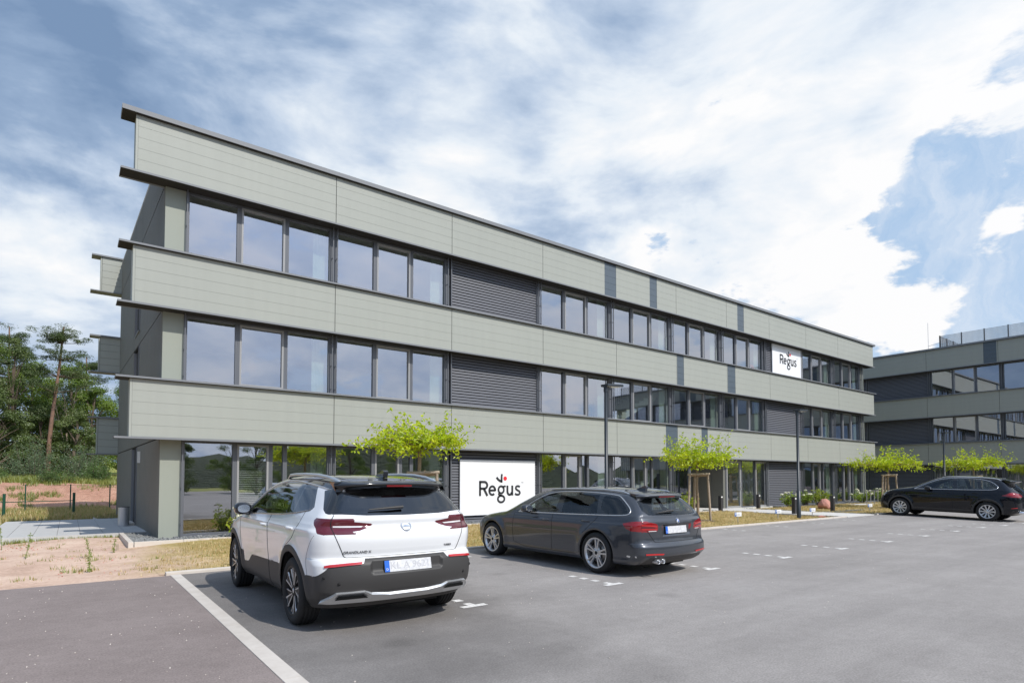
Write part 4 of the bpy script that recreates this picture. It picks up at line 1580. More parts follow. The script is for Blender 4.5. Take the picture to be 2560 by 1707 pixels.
class CarBody:
    """A car shell as one smooth closed surface, cut into named regions along outlines given in side, rear or top view."""

    def __init__(s, P):
        s.P = P
        s.T, s.Rr, s.Ff, s.W = cub(P['top']), cub(P['rear']), cub(P['front']), cub(P['width'])
        s.feats, s.lines = [], []

    def f(s, p):
        P = s.P
        x, y, z = np.abs(p[:, 0]), p[:, 1], p[:, 2]
        w = s.W(z)
        ft = np.maximum(y - P['fty'], 0)
        rt = np.maximum(P['rty'] - y, 0)
        w = w - P['ft'] * ft ** 2 - P['rt'] * rt ** 2
        gh = np.clip((z - P['belt']) / .3, 0, 1.3)
        w = w - gh * P['grt'] * np.maximum(P['gry'] - y, 0) ** 1.5 - gh * P['gft'] * np.maximum(y - P['gfy'], 0) ** 1.5
        for hy in (P['wb'] / 2, -P['wb'] / 2):
            r = np.hypot(y - hy, z - P['hub'])
            w = w + P['flare'] * np.exp(-((r - P['arch'] - .02) / .075) ** 2) * (z < P['belt'] - .05)
        side = (x - w) * .97
        e = 1e-3
        T = s.T(y)
        dT = (s.T(y + e) - s.T(y - e)) / (2 * e)
        top = (z - T + P['crown'] * x ** 2) / np.sqrt(1 + dT ** 2)
        Rz = s.Rr(z)
        dR = (s.Rr(z + e) - s.Rr(z - e)) / (2 * e)
        rear = (Rz + P['rcurve'] * x ** 2 + P.get('rc4', 0) * x ** 4 - y) / np.sqrt(1 + dR ** 2)
        Fz = s.Ff(z)
        front = (y - Fz + P['fcurve'] * x ** 2)
        g = smax(side, top, P['k_top'])
        g = smax(g, rear, P['k_rear'])
        g = smax(g, front, P['k_front'])
        for dent in P.get('dents', ()):
            g = np.maximum(g, dent(p))
        g = smax(g, P['bottom'] - z, .03)
        return g

    def normal(s, p):
        e = 2e-3
        n = np.zeros_like(p)
        for i in range(3):
            d = np.zeros(3)
            d[i] = e
            n[:, i] = s.f(p + d) - s.f(p - d)
        l = np.linalg.norm(n, axis=1, keepdims=True)
        return n / np.maximum(l, 1e-9)

    def shoot(s, o, d, L, it=34):
        lo = np.zeros(len(o))
        hi = np.full(len(o), L) if np.isscalar(L) else L.copy()
        for _ in range(it):
            m = (lo + hi) / 2
            ins = s.f(o + d * m[:, None]) < 0
            lo = np.where(ins, m, lo)
            hi = np.where(ins, hi, m)
        return o + d * hi[:, None]

    def on_side(s, pts, sx):
        p = np.array([(0.0, a, b) for a, b in pts])
        return s.shoot(p, np.tile([float(sx), 0, 0], (len(p), 1)), 1.4)

    def on_rear(s, pts):
        p = np.array([(a, -.6, b) for a, b in pts])
        return s.shoot(p, np.tile([0, -1.0, 0], (len(p), 1)), 2.6)

    def on_top(s, pts):
        p = np.array([(a, b, .6) for a, b in pts])
        return s.shoot(p, np.tile([0, 0, 1.0], (len(p), 1)), 1.6)

    def feat(s, proj, region, poly, thr=.35, **k):
        s.feats.append(dict(proj=proj, region=region, poly=poly, thr=thr, **k))

    def make(s, res=0.02):
        P = s.P
        for hy in (P['wb'] / 2, -P['wb'] / 2):
            s.feats.insert(0, dict(proj='side', region='body', thr=2.0, snap=.3, poly=[(hy + P['arch'] * math.cos(R(a)), P['hub'] + P['arch'] * math.sin(R(a))) for a in range(0, 360, 5)]))
        y0, y1 = P['rear_y'] - .15, P['front_y'] + .15
        X, Z0, Z1 = 1.15, P['bottom'] - .06, P['height'] + .2
        ny, nx, nz = int((y1 - y0) / res), int(2 * X / res), int((Z1 - Z0) / res)
        ys, xs, zs = np.linspace(y0, y1, ny + 1), np.linspace(-X, X, nx + 1), np.linspace(Z0, Z1, nz + 1)
        idx, V, F = {}, [], []

        def vid(i, j, k):
            q = (i, j, k)
            if q not in idx:
                idx[q] = len(V)
                V.append((xs[i], ys[j], zs[k]))
            return idx[q]
        for j in range(ny):
            for k in range(nz):
                F.append((vid(0, j, k), vid(0, j, k + 1), vid(0, j + 1, k + 1), vid(0, j + 1, k)))
                F.append((vid(nx, j, k), vid(nx, j + 1, k), vid(nx, j + 1, k + 1), vid(nx, j, k + 1)))
        for i in range(nx):
            for k in range(nz):
                F.append((vid(i, 0, k), vid(i + 1, 0, k), vid(i + 1, 0, k + 1), vid(i, 0, k + 1)))
                F.append((vid(i, ny, k), vid(i, ny, k + 1), vid(i + 1, ny, k + 1), vid(i + 1, ny, k)))
        for i in range(nx):
            for j in range(ny):
                F.append((vid(i, j, nz), vid(i + 1, j, nz), vid(i + 1, j + 1, nz), vid(i, j + 1, nz)))
                F.append((vid(i, j, 0), vid(i, j + 1, 0), vid(i + 1, j + 1, 0), vid(i + 1, j, 0)))
        V = np.array(V)
        F = np.array(F)
        C = np.stack([np.zeros(len(V)), np.clip(V[:, 1], P['rear_y'] + .75, P['front_y'] - .75), np.clip(V[:, 2], P['bottom'] + .15, P['core'])], 1)
        D = V - C
        L = np.linalg.norm(D, axis=1)
        V = s.shoot(C, D / L[:, None], L)
        N = s.normal(V)
        # draw vertices onto the nearest outline, so the cuts between regions are clean
        best = np.full(len(V), res * .56)
        target = np.zeros((len(V), 2))
        how = np.zeros(len(V), int)
        for ft in s.feats:
            poly = np.array(ft['poly'])
            th = max(ft.get('snap', ft['thr']) * .8, .12)
            for code, ok, a, b in ((1, N[:, 0] < -th, V[:, 1], V[:, 2]), (2, N[:, 0] > th, V[:, 1], V[:, 2]), (3, N[:, 1] < -th, V[:, 0], V[:, 2]),
                                   (4, N[:, 2] > th, V[:, 0], V[:, 1])):
                if {'side': (1, 2), 'rear': (3,), 'top': (4,), 'front': ()}[ft['proj']].count(code) == 0:
                    continue
                lo, hi = poly.min(0) - .03, poly.max(0) + .03
                ii = np.nonzero(ok & (a > lo[0]) & (a < hi[0]) & (b > lo[1]) & (b < hi[1]))[0]
                if not len(ii):
                    continue
                q = np.stack([a[ii], b[ii]], 1)
                for e in range(len(poly)):
                    A, B = poly[e], poly[(e + 1) % len(poly)]
                    ab = B - A
                    t = np.clip(((q - A) @ ab) / max(ab @ ab, 1e-12), 0, 1)
                    c = A + t[:, None] * ab
                    dd = np.linalg.norm(q - c, axis=1)
                    m = dd < best[ii]
                    best[ii[m]] = dd[m]
                    target[ii[m]] = c[m]
                    how[ii[m]] = code
        locked = np.zeros(len(V), bool)
        for code, fn in ((1, lambda p: s.on_side(p, -1)), (2, lambda p: s.on_side(p, 1)), (3, s.on_rear), (4, s.on_top)):
            jj = np.nonzero(how == code)[0]
            if len(jj):
                nv = fn(target[jj])
                good = np.linalg.norm(nv - V[jj], axis=1) < res * 3
                V[jj[good]] = nv[good]
                locked[jj[good]] = True
        # split each quad along the diagonal that lies on an outline
        d13 = locked[F[:, 1]] & locked[F[:, 3]] & ~(locked[F[:, 0]] & locked[F[:, 2]])
        T1 = np.where(d13[:, None], F[:, [0, 1, 3]], F[:, [0, 1, 2]])
        T2 = np.where(d13[:, None], F[:, [1, 2, 3]], F[:, [0, 2, 3]])
        F = np.concatenate([T1, T2])
        N = s.normal(V)
        cen = V[F].mean(1)
        cn = N[F].mean(1)
        reg = np.array(['body'] * len(F), dtype=object)
        for ft in s.feats:
            if ft['proj'] == 'side':
                m = in_poly(cen[:, 1], cen[:, 2], ft['poly']) & (np.abs(cn[:, 0]) > ft['thr'])
                names = [ft['region'] + ('|L' if v < 0 else '|R') for v in cen[m][:, 0]] if ft.get('split', True) else ft['region']
            elif ft['proj'] == 'rear':
                m = in_poly(cen[:, 0], cen[:, 2], ft['poly']) & (cn[:, 1] < -ft['thr'])
                names = ([ft['region'] + ('|L' if v < 0 else '|R') for v in cen[m][:, 0]] if ft.get('split', False) else ft['region'])
            elif ft['proj'] == 'front':
                m = in_poly(cen[:, 0], cen[:, 2], ft['poly']) & (cn[:, 1] > ft['thr'])
                names = ([ft['region'] + ('|L' if v < 0 else '|R') for v in cen[m][:, 0]] if ft.get('split', False) else ft['region'])
            else:
                m = in_poly(cen[:, 0], cen[:, 1], ft['poly']) & (cn[:, 2] > ft['thr'])
                if ft.get('ymin') is not None:
                    m &= cen[:, 1] > ft['ymin']
                names = ([ft['region'] + ('|L' if v < 0 else '|R') for v in cen[m][:, 0]] if ft.get('split', False) else ft['region'])
            reg[m] = names
        hole = np.zeros(len(F), bool)
        for hy in (P['wb'] / 2, -P['wb'] / 2):
            hole |= (np.hypot(cen[:, 1] - hy, cen[:, 2] - P['hub']) < P['arch']) & (np.abs(cen[:, 0]) > .5)
        s.V, s.F, s.N, s.reg, s.hole = V, F, N, reg, hole

    def part(s, sel, name, material, parent, push=0.0):
        F = s.F[sel & ~s.hole]
        if not len(F):
            return None
        u, inv = np.unique(F, return_inverse=True)
        inv = inv.reshape(F.shape)
        V = s.V[u] + s.N[u] * push
        me = bpy.data.meshes.new(name)
        me.from_pydata(V.tolist(), [], inv.tolist())
        me.materials.append(MATS[material])
        me.polygons.foreach_set('use_smooth', np.ones(len(F), bool))
        me.update()
        me.normals_split_custom_set_from_vertices(s.N[u].tolist())
        o = bpy.data.objects.new(name, me)
        COL.objects.link(o)
        o.parent = parent
        return o

    def patch(s, mb, proj, poly, lift, sx=1, mi=0, n=14):
        """Thin plate following the surface; poly lists the upper edge, then the lower edge backwards."""
        h = len(poly) // 2
        up, dn = np.array(poly[:h], float), np.array(poly[h:][::-1], float)
        t = np.linspace(0, 1, n)

        def walk(p):
            k = np.linspace(0, 1, len(p))
            return np.stack([np.interp(t, k, p[:, 0]), np.interp(t, k, p[:, 1])], 1)
        u, d = walk(up), walk(dn)
        rows = []
        for f in (0, .5, 1):
            q = u * (1 - f) + d * f
            v = s.on_side(q.tolist(), sx) if proj == 'side' else s.on_rear(q.tolist())
            rows.append(v + s.normal(v) * lift)
        vs = [tuple(p) for r_ in rows for p in r_]
        mb.add(vs, [(r_ * n + i, r_ * n + i + 1, (r_ + 1) * n + i + 1, (r_ + 1) * n + i) for r_ in range(2) for i in range(n - 1)], mi, True)

    def line(s, mb, proj, pts, r, sx=-1, mi=0, lift=0.0, seg=6):
        """A thin bead following the surface: a panel gap, a trim strip."""
        q = [pts[0]]
        for a, b in zip(pts[:-1], pts[1:]):
            n = max(1, int(math.hypot(b[0] - a[0], b[1] - a[1]) / .03))
            q += [(a[0] + (b[0] - a[0]) * i / n, a[1] + (b[1] - a[1]) * i / n) for i in range(1, n + 1)]
        v = s.on_side(q, sx) if proj == 'side' else s.on_rear(q) if proj == 'rear' else s.on_top(q)
        if lift:
            v = v + s.normal(v) * lift
        mb.tube([tuple(a) for a in v], r, seg, mi)


def make_wheel(style, Rw, width, rimR, outer_sign):
    """Tyre and rim as meshes around the x axis; the outer face looks towards outer_sign."""
    t = MB()
    w = width / 2
    sh = Rw - rimR
    prof = [(rimR - .01, -w * .80), (rimR + .012, -w * .94), (rimR + sh * .45, -w * 1.02), (Rw - .025, -w * .93), (Rw - .006, -w * .78)]
    for g in (-.52, -.18, .18, .52):
        prof += [(Rw, w * (g - .09)), (Rw - .009, w * (g - .05)), (Rw - .009, w * (g + .05)), (Rw, w * (g + .09))]
    prof += [(Rw - .006, w * .78), (Rw - .025, w * .93), (rimR + sh * .45, w * 1.02), (rimR + .012, w * .94), (rimR - .01, w * .80)]
    t.lathe(prof, 56, axis=0)
    r = MB()
    o = outer_sign
    # barrel and lip
    bm_ = 1 if style == 'black_five' else 0
    r.lathe([(rimR + .012, o * w * .90), (rimR - .002, o * w * .93), (rimR - .014, o * w * .86), (rimR - .03, o * w * .55), (rimR - .035, -o * w * .8)], 48, axis=0, mi=bm_)
    # dark back, brake disc
    r.lathe([(.0, o * w * .02), (rimR - .034, o * w * .0)], 40, axis=0, mi=2)
    r.lathe([(.06, o * w * .20), (.155, o * w * .20), (.155, o * w * .08)], 36, axis=0, mi=3)

    def spoke(a0, r0, w0, a1, r1, w1, x0, x1, th, mi):
        pts = []
        for a, rr, ww, xx in ((a0, r0, w0, x0), (a1, r1, w1, x1)):
            c = Vector((0, math.cos(a) * rr, math.sin(a) * rr))
            tdir = Vector((0, -math.sin(a), math.cos(a)))
            for sgn in (-1, 1):
                pts.append(c + tdir * sgn * ww / 2 + Vector((o * xx, 0, 0)))
                pts.append(c + tdir * sgn * ww * .75 + Vector((o * (xx - th), 0, 0)))
        # 0 in- front, 1 in- back, 2 in+ front, 3 in+ back, 4.. out
        r.add(pts, [(0, 2, 6, 4), (1, 5, 7, 3), (0, 4, 5, 1), (2, 3, 7, 6), (4, 6, 7, 5)], mi)
    if style == 'five_double':
        for k in range(5):
            a = PI / 2 + k * 2 * PI / 5
            for sg in (-1, 1):
                spoke(a + sg * .22, .06, .024, a + sg * .165, rimR - .008, .024, w * .74, w * .88, .03, 0)
            spoke(a, .05, .07, a, .10, .045, w * .70, w * .72, .02, 0)
        r.lathe([(.0, o * w * .76), (.055, o * w * .74), (.078, o * w * .66)], 24, axis=0, mi=0)
        r.lathe([(.0, o * w * .79), (.024, o * w * .79), (.03, o * w * .75)], 18, axis=0, mi=1)
        for k in range(5):
            a = PI / 2 + (k + .5) * 2 * PI / 5
            r.lathe([(.0, .0), (.012, 0), (.012, -.01 * o)], 10, (o * w * .73, .052 * math.cos(a), .052 * math.sin(a)), 0, 1)
    elif style == 'ten':
        for k in range(10):
            a = PI / 2 + (k + .5) * 2 * PI / 10
            spoke(a, .05, .028, a, rimR - .008, .050, w * .72, w * .90, .03, 0)
        r.lathe([(.0, o * w * .80), (.05, o * w * .78), (.085, o * w * .68)], 24, axis=0, mi=0)
        for k in range(5):
            a = PI / 2 + k * 2 * PI / 5
            r.lathe([(.0, .0), (.013, 0), (.013, -.01 * o)], 10, (o * w * .78, .064 * math.cos(a), .064 * math.sin(a)), 0, 1)
    else:       # black five-spoke with bright machined edges
        for k in range(5):
            a = PI / 2 + k * 2 * PI / 5 + .1
            spoke(a - .05, .03, .06, a + .10, rimR - .006, .11, w * .72, w * .85, .035, 1)
            spoke(a - .16, .06, .010, a - .12, rimR - .006, .014, w * .745, w * .875, .008, 0)
            spoke(a + .14, .06, .010, a + .33, rimR - .006, .016, w * .745, w * .875, .008, 0)
            spoke(a + .30, rimR - .035, .012, a - .10, rimR - .035, .012, w * .86, w * .86, .008, 0)
            spoke(a + .16, .06, .03, a + .62, rimR - .006, .045, w * .60, w * .78, .03, 1)
            spoke(a + .30, .07, .008, a + .72, rimR - .006, .012, w * .62, w * .80, .008, 0)
        r.lathe([(.0, o * w * .78), (.045, o * w * .76), (.06, o * w * .66)], 24, axis=0, mi=1)
        r.lathe([(.0, o * w * .80), (.022, o * w * .80), (.026, o * w * .77)], 18, axis=0, mi=0)
    return t, r


def add_wheels(root, style, wb, track, Rw, width, rimR, rim_mats, steer=0.0):
    store = {}
    for sx in (-1, 1):
        t, r = make_wheel(style, Rw, width, rimR, sx)
        for sy in (-1, 1):
            wroot = bpy.data.objects.new('wheel', None)
            COL.objects.link(wroot)
            wroot.parent = root
            wroot.location = (sx * track / 2, sy * wb / 2, Rw)
            wroot.rotation_euler = (rng.uniform(0, 6), 0, steer if sy > 0 else 0)
            if sx not in store:
                store[sx] = (t.build('tyre', 'tyre', wroot), r.build('rim', rim_mats, wroot))
            else:
                for src in store[sx]:
                    c = src.copy()
                    COL.objects.link(c)
                    c.parent = wroot


def add_underbody(root, P):
    b = MB()
    wv = P['W_out']
    for hy in (-P['wb'] / 2, P['wb'] / 2):
        for sx in (-1, 1):
            seg = 28
            xi, xo = sx * .48, sx * (wv - .012)
            vs = []
            for k in range(seg + 1):
                a = -0.35 + (PI + .7) * k / seg
                yy, zz = hy + P['arch'] * math.cos(a), P['hub'] + P['arch'] * math.sin(a)
                zz = max(zz, P['bottom'])
                vs += [(xi, yy, zz), (xo, yy, zz)]
            b.add(vs, [(2 * k, 2 * k + 1, 2 * k + 3, 2 * k + 2) for k in range(seg)], 0)
            b.add([(xi, hy - P['arch'], P['bottom']), (xi, hy + P['arch'], P['bottom']), (xi, hy + P['arch'], P['hub'] + P['arch']), (xi, hy - P['arch'], P['hub'] + P['arch'])], [(0, 1, 2, 3)], 0)
    b.box(-.5, .5, P['rear_y'] + .35, P['front_y'] - .4, P['bottom'] - .04, P['bottom'] + .03, 0)
    b.box(-.62, .62, -P['wb'] / 2 - .05, -P['wb'] / 2 + .05, P['hub'] - .08, P['hub'] + .02, 0)
    b.box(-.62, .62, P['wb'] / 2 - .05, P['wb'] / 2 + .05, P['hub'] - .08, P['hub'] + .02, 0)
    b.build('underbody', 'underbody', root)


def add_interior(root, body, P, seat='seat_dark', opaque=None, belt=1.0):
    # dark lining just inside the closed panels
    m = np.array([not any(w in str(r) for w in ('window', 'windshield')) for r in body.reg])
    m &= (body.V[body.F].mean(1)[:, 2] > P['bottom'] + .25) & (np.abs(body.V[body.F].mean(1)[:, 1]) < P['cabin'])
    body.part(m, 'lining', 'seat_dark', root, push=-.035)
    b = MB()
    b.box(-.66, .66, P['rear_y'] + .35, P['cabin'] - .25, P['bottom'] + .15, P['bottom'] + .2, 0)
    b.box(-.66, .66, P['rear_y'] + .35, -1.25, P['bottom'] + .2, belt - .12, 0)
    b.box(-.64, .64, P['dash'], P['dash'] + .35, P['bottom'] + .4, belt - .02, 0)
    b.lathe([(.17, -.012), (.185, 0), (.17, .012), (.155, 0)], 24, (-.36, P['dash'] - .14, belt - .02), 1, 1, closed=True)
    b.build('cabin_floor', [seat, 'seat_dark'], root)
    for sx, sy in ((-.36, .05), (.36, .05), (-.36, -.92), (.36, -.92)):
        q = MB()
        z0 = P['bottom'] + .2
        q.obox((sx, sy, z0 + .18), (.24, 0, 0), (0, .24, .03), (0, -.01, .08))
        q.obox((sx, sy - .30, z0 + .50), (.235, 0, 0), (0, .055, .015), (0, -.09, .30))
        q.obox((sx, sy - .43, belt + .05), (.13, 0, 0), (0, .045, 0), (0, -.02, .095))
        q.build('seat', seat, root, bevel=.03)


def blob(mb, c, rx, ry, rz, mi=0, seg=16, rings=8, flat=None):
    vs, fs = [], []
    for i in range(rings + 1):
        th = PI * i / rings
        for k in range(seg):
            a = 2 * PI * k / seg
            x, y, z = math.sin(th) * math.cos(a), math.sin(th) * math.sin(a), math.cos(th)
            e = .75
            f = lambda t: math.copysign(abs(t) ** e, t)
            vs.append((c[0] + rx * f(x), c[1] + ry * f(y), c[2] + rz * f(z)))
    for i in range(rings):
        for k in range(seg):
            fs.append((i * seg + k, (i + 1) * seg + k, (i + 1) * seg + (k + 1) % seg, i * seg + (k + 1) % seg))
    mb.add(vs, fs, mi, True)


def add_mirrors(root, x, y, z, mats_, sy=.11, sz=.085):
    for sx in (-1, 1):
        b = MB()
        blob(b, (sx * (x + .085), y, z), .105, sy * .9, sz * .95, 0)
        b.obox((sx * (x + .0), y, z - .06), (.05, 0, 0), (0, .03, 0), (0, 0, .025), 1)
        o = b.build('mirror', mats_, root)
        g = MB()
        cx_, yy = sx * (x + .09), y - sy * .885
        pts = round_poly([(cx_ - .072, z - .048), (cx_ + .072, z - .048), (cx_ + .072, z + .048), (cx_ - .072, z + .048)], 2)
        g.prism(pts, 1, yy - .012, yy)
        g.build('mirror_glass', 'chrome', o)


def add_plate(root, c, ax, az, mats_, text=None):
    """Number plate: centre, half-width vector, half-height vector."""
    c, ax, az = Vector(c), Vector(ax), Vector(az)
    n = ax.cross(az).normalized()
    b = MB()
    b.obox(c, ax, n * .006, az, 0)
    b.obox(c - ax * .90, ax * .10, n * .0068, az * .99, 1)
    b.obox(c - n * .002, ax * 1.02, n * .006, az * 1.08, 3)
    if text:
        vs, fs = text_mesh(text, az.length * 1.75)
        wx_ = max(v.x for v in vs) - min(v.x for v in vs)
        k = ax.length * 1.62 / wx_
        b.add([c + ax * .09 + ax.normalized() * v.x * k + az.normalized() * v.y + n * (.0065 + v.z) for v in vs], fs, 2)
    vs, fs = text_mesh('D', az.length * .55)
    b.add([c - ax * .90 - az * .55 + ax.normalized() * v.x + az.normalized() * v.y + n * (.0072 + v.z) for v in vs], fs, 4)
    return b.build('number_plate', ['plate_white', 'plate_blue', 'soft_plate_ink', 'seam', 'sign_white'], root)


mat('badge_grey', (0.10, 0.10, 0.105), 0.4)
mat('soft_plate_ink', (0.46, 0.46, 0.48), 0.6)


def finish_car(root, body, P, mats_map, names_map):
    regs = sorted(set(body.reg.tolist()))
    out = {}
    for r in regs:
        base = r.split('|')[0]
        out[r] = body.part(body.reg == r, names_map.get(base, base), mats_map[base], root)
    return out


def badge_text(root, body, txt, x, z, size, m):
    vs, fs = text_mesh(txt, size, .004)
    b = MB()
    base = body.on_rear([(x + v.x, z + v.y) for v in vs])
    n = body.normal(base)
    b.add([tuple(base[i] + n[i] * (.001 + vs[i].z + .002)) for i in range(len(vs))], fs)
    return b.build('badge_lettering', m, root)


def roof_rail(mb, body, pts, r, lift, mi=0):
    """pts: (y, x) stations; ends dip to the roof."""
    n = len(pts)
    v = body.on_top([(x, y) for y, x in pts])
    q = []
    for i in range(n):
        t = i / (n - 1)
        l = lift * min(1, 6 * t, 6 * (1 - t))
        q.append((v[i][0], v[i][1], v[i][2] + l))
    mb.tube(q, [r * .8] + [r] * (n - 2) + [r * .8], 8, mi)


# ---------------------------------------------------------------- white crossover
def build_white_suv():
    P = dict(wb=2.69, hub=.345, arch=.405, bottom=.235, height=1.55, rear_y=-2.23, front_y=2.24, core=.85, belt=1.05, W_out=.90,
             top=[(-2.4, 1.40), (-1.95, 1.455), (-1.6, 1.50), (-1.2, 1.53), (-.6, 1.545), (-.1, 1.53), (.32, 1.465), (.75, 1.27), (1.12, 1.075), (1.45, 1.01), (1.9, .935), (2.12, .83), (2.26, .6), (2.4, .3)],
             rear=[(.1, -1.98), (.24, -2.02), (.34, -2.13), (.42, -2.195), (.55, -2.215), (.66, -2.205), (.715, -2.165), (.735, -2.135), (.80, -2.15), (.90, -2.165), (.97, -2.155), (1.035, -2.112), (1.085, -2.122), (1.11, -2.115), (1.15, -2.085), (1.2, -2.04), (1.38, -1.885), (1.47, -1.81), (1.6, -1.7)],
             front=[(.1, 2.1), (.3, 2.19), (.5, 2.24), (.8, 2.22), (1.1, 2.1), (1.6, 2.0)],
             width=[(.1, .77), (.24, .815), (.34, .868), (.46, .885), (.52, .888), (.60, .895), (.75, .908), (.90, .912), (.985, .908), (1.01, .893), (1.06, .868), (1.12, .845), (1.2, .806), (1.35, .728), (1.45, .665), (1.52, .60), (1.6, .5)],
             fty=1.2, ft=.16, rty=-1.45, rt=.12, grt=.10, gry=-.9, gft=.05, gfy=.2, flare=.022, crown=.055, rcurve=.10, rc4=.22, fcurve=.22,
             k_top=.13, k_rear=.10, k_front=.2, cabin=1.2, dash=.62)

    def plate_dent(p):      # the recess that holds the number plate
        x, y, z = np.abs(p[:, 0]), p[:, 1], p[:, 2]
        dep = np.clip((.43 - x) / .06, 0, 1) * np.clip((.735 - z) / .03, 0, 1) * np.clip((z - .555) / .05, 0, 1)
        return np.where(dep > 0, (-2.222 + .05 * dep) - y + .10 * x * x - .005, -1.0)
    P['dents'] = [plate_dent]
    B = CarBody(P)
    root = thing('parked_car', 'white crossover with black roof, seen from behind, nearest in the car park', 'car', (-3.41, -9.30, 0.0), R(-0.5), 'cars parked in the bays')
    # ---- outlines (y, z) in side view
    roof = smooth_line([(.80, 1.045), (.55, 1.20), (.36, 1.315), (.16, 1.395), (-.15, 1.46), (-.5, 1.478), (-1.0, 1.455), (-1.4, 1.42), (-1.70, 1.385)], 2)
    B.feat('side', 'roof', roof + [(-1.60, 1.368), (-1.71, 1.29), (-1.84, 1.19), (-1.91, 1.155), (-1.95, 1.145), (-2.3, 1.145), (-2.3, 1.7), (.9, 1.7), (1.15, 1.09), (1.05, 1.05)], thr=.0, split=False)
    front_w = [(.62, 1.068), (.50, 1.155), (.36, 1.26), (.16, 1.35), (-.10, 1.42), (-.22, 1.435), (-.33, 1.10), (0, 1.085)]
    rear_w = [(-.46, 1.105), (-.37, 1.438), (-.55, 1.448), (-.95, 1.432), (-1.06, 1.424), (-1.13, 1.142), (-.8, 1.118)]
    quarter = [(-1.17, 1.144), (-1.10, 1.42), (-1.36, 1.385), (-1.395, 1.37), (-1.60, 1.20), (-1.59, 1.185), (-1.4, 1.163)]
    dlo = smooth_line([(.70, 1.055), (.3, 1.068), (-.3, 1.086), (-.8, 1.105), (-1.3, 1.142), (-1.62, 1.180)], 1) + [(-1.635, 1.205), (-1.42, 1.385)] + smooth_line([(-1.40, 1.405), (-1.0, 1.445), (-.5, 1.468), (-.15, 1.45), (.16, 1.38), (.36, 1.30), (.55, 1.19)], 1)
    B.feat('side', 'window_frame', dlo, thr=.25)
    B.feat('side', 'side_window_front', front_w, thr=.25)
    B.feat('side', 'side_window_rear', rear_w, thr=.25)
    B.feat('side', 'side_window_rear', quarter, thr=.25)
    B.feat('top', 'windshield', [(-.66, 1.06), (.66, 1.06), (.56, .36), (-.56, .36)], thr=.2)
    # doors
    fd = [(.93, 1.0), (.70, 1.050), (.3, 1.062), (-.3, 1.080), (-.40, 1.084), (-.42, .80), (-.42, .575), (-.2, .565), (.32, .56), (.45, .55), (.60, .45), (.84, .44), (.93, .62), (.97, .85)]
    rdoor = [(-.40, 1.084), (-.8, 1.10), (-1.3, 1.137), (-1.50, 1.16), (-1.50, 1.02), (-1.40, .90), (-1.18, .80), (-1.0, .66), (-.94, .575), (-.42, .575), (-.42, .80)]
    B.feat('side', 'door_front', fd, thr=.4)
    B.feat('side', 'door_rear', rdoor, thr=.4)
    # rear view
    gate = [(-.705, 1.145), (-.735, 1.10), (-.715, .96), (-.64, .80), (-.615, .735), (.615, .735), (.64, .80), (.715, .96), (.735, 1.10), (.705, 1.145)]
    B.feat('rear', 'tailgate', gate, thr=.35)
    B.feat('rear', 'roof', [(-.71, 1.150), (-.4, 1.13), (0, 1.125), (.4, 1.13), (.71, 1.150), (.63, 1.33), (.60, 1.42), (.6, 1.7), (-.6, 1.7), (-.60, 1.42), (-.63, 1.33)], thr=.2)
    B.feat('rear', 'rear_window', round_poly([(-.685, 1.165), (-.4, 1.142), (0, 1.136), (.4, 1.142), (.685, 1.165), (.60, 1.375), (-.60, 1.375)], 1), thr=.2)
    # cladding
    for hy in (1.345, -1.345):
        ring = [(hy + .475 * math.cos(R(a)), .345 + .475 * math.sin(R(a))) for a in range(-40, 221, 6)]
        B.feat('side', 'wheel_arch_f' if hy > 0 else 'wheel_arch_b', ring, thr=.3)
    sill = smooth_line([(.90, .43), (.66, .435), (.56, .45), (.42, .535), (.34, .548)], 1) + smooth_line([(-.80, .575), (-.90, .57), (-.96, .545), (-1.04, .46), (-1.1, .40)], 1) + [(-1.1, .1), (.95, .1)]
    B.feat('side', 'sill_cladding', sill, thr=.15)
    B.feat('side', 'bumper', [(-1.72, .50), (-1.80, .535), (-2.0, .555), (-2.06, .56), (-2.16, .61), (-2.5, .66), (-2.5, .1), (-1.7, .1)], thr=.2, split=False)
    B.feat('side', 'bumper_front', [(1.72, .50), (2.0, .53), (2.5, .56), (2.5, .1), (1.7, .1)], thr=.2, split=False)
    B.feat('rear', 'bumper', [(-1.0, .555), (-.86, .565), (-.80, .62), (-.76, .665), (-.46, .678), (-.435, .722), (.435, .722), (.46, .678), (.76, .665), (.80, .62), (.86, .565), (1.0, .555), (1.0, .1), (-1.0, .1)], thr=.05, split=False)
    B.feat('front', 'bumper_front', [(-1, .56), (1, .56), (1, .1), (-1, .1)], thr=.05)
    B.feat('front', 'grille', [(-.5, .86), (.5, .86), (.42, .62), (-.42, .62)], thr=.2)
    B.feat('front', 'headlight', [(-.84, .9), (-.55, .86), (-.55, .78), (-.84, .78)], thr=.1, split=True)
    B.feat('front', 'headlight', [(.84, .9), (.55, .86), (.55, .78), (.84, .78)], thr=.1, split=True)
    # lamps wrap the rear corners
    lt = [(-.80, 1.103), (-.62, 1.083), (-.36, 1.052), (-.345, 1.04), (-.40, 1.012), (-.48, .988), (-.60, .975), (-.70, .958), (-.80, .953)]
    B.feat('rear', 'tail_light', lt, thr=.30, split=True)
    B.feat('rear', 'tail_light', [(-a, b) for a, b in lt], thr=.30, split=True)
    B.feat('side', 'tail_light', [(-1.84, 1.112), (-1.82, 1.09), (-1.90, 1.02), (-1.96, .965), (-2.0, .955), (-2.4, .955), (-2.4, 1.104), (-2.0, 1.106)], thr=.22, split=True)
    B.make(.0165)
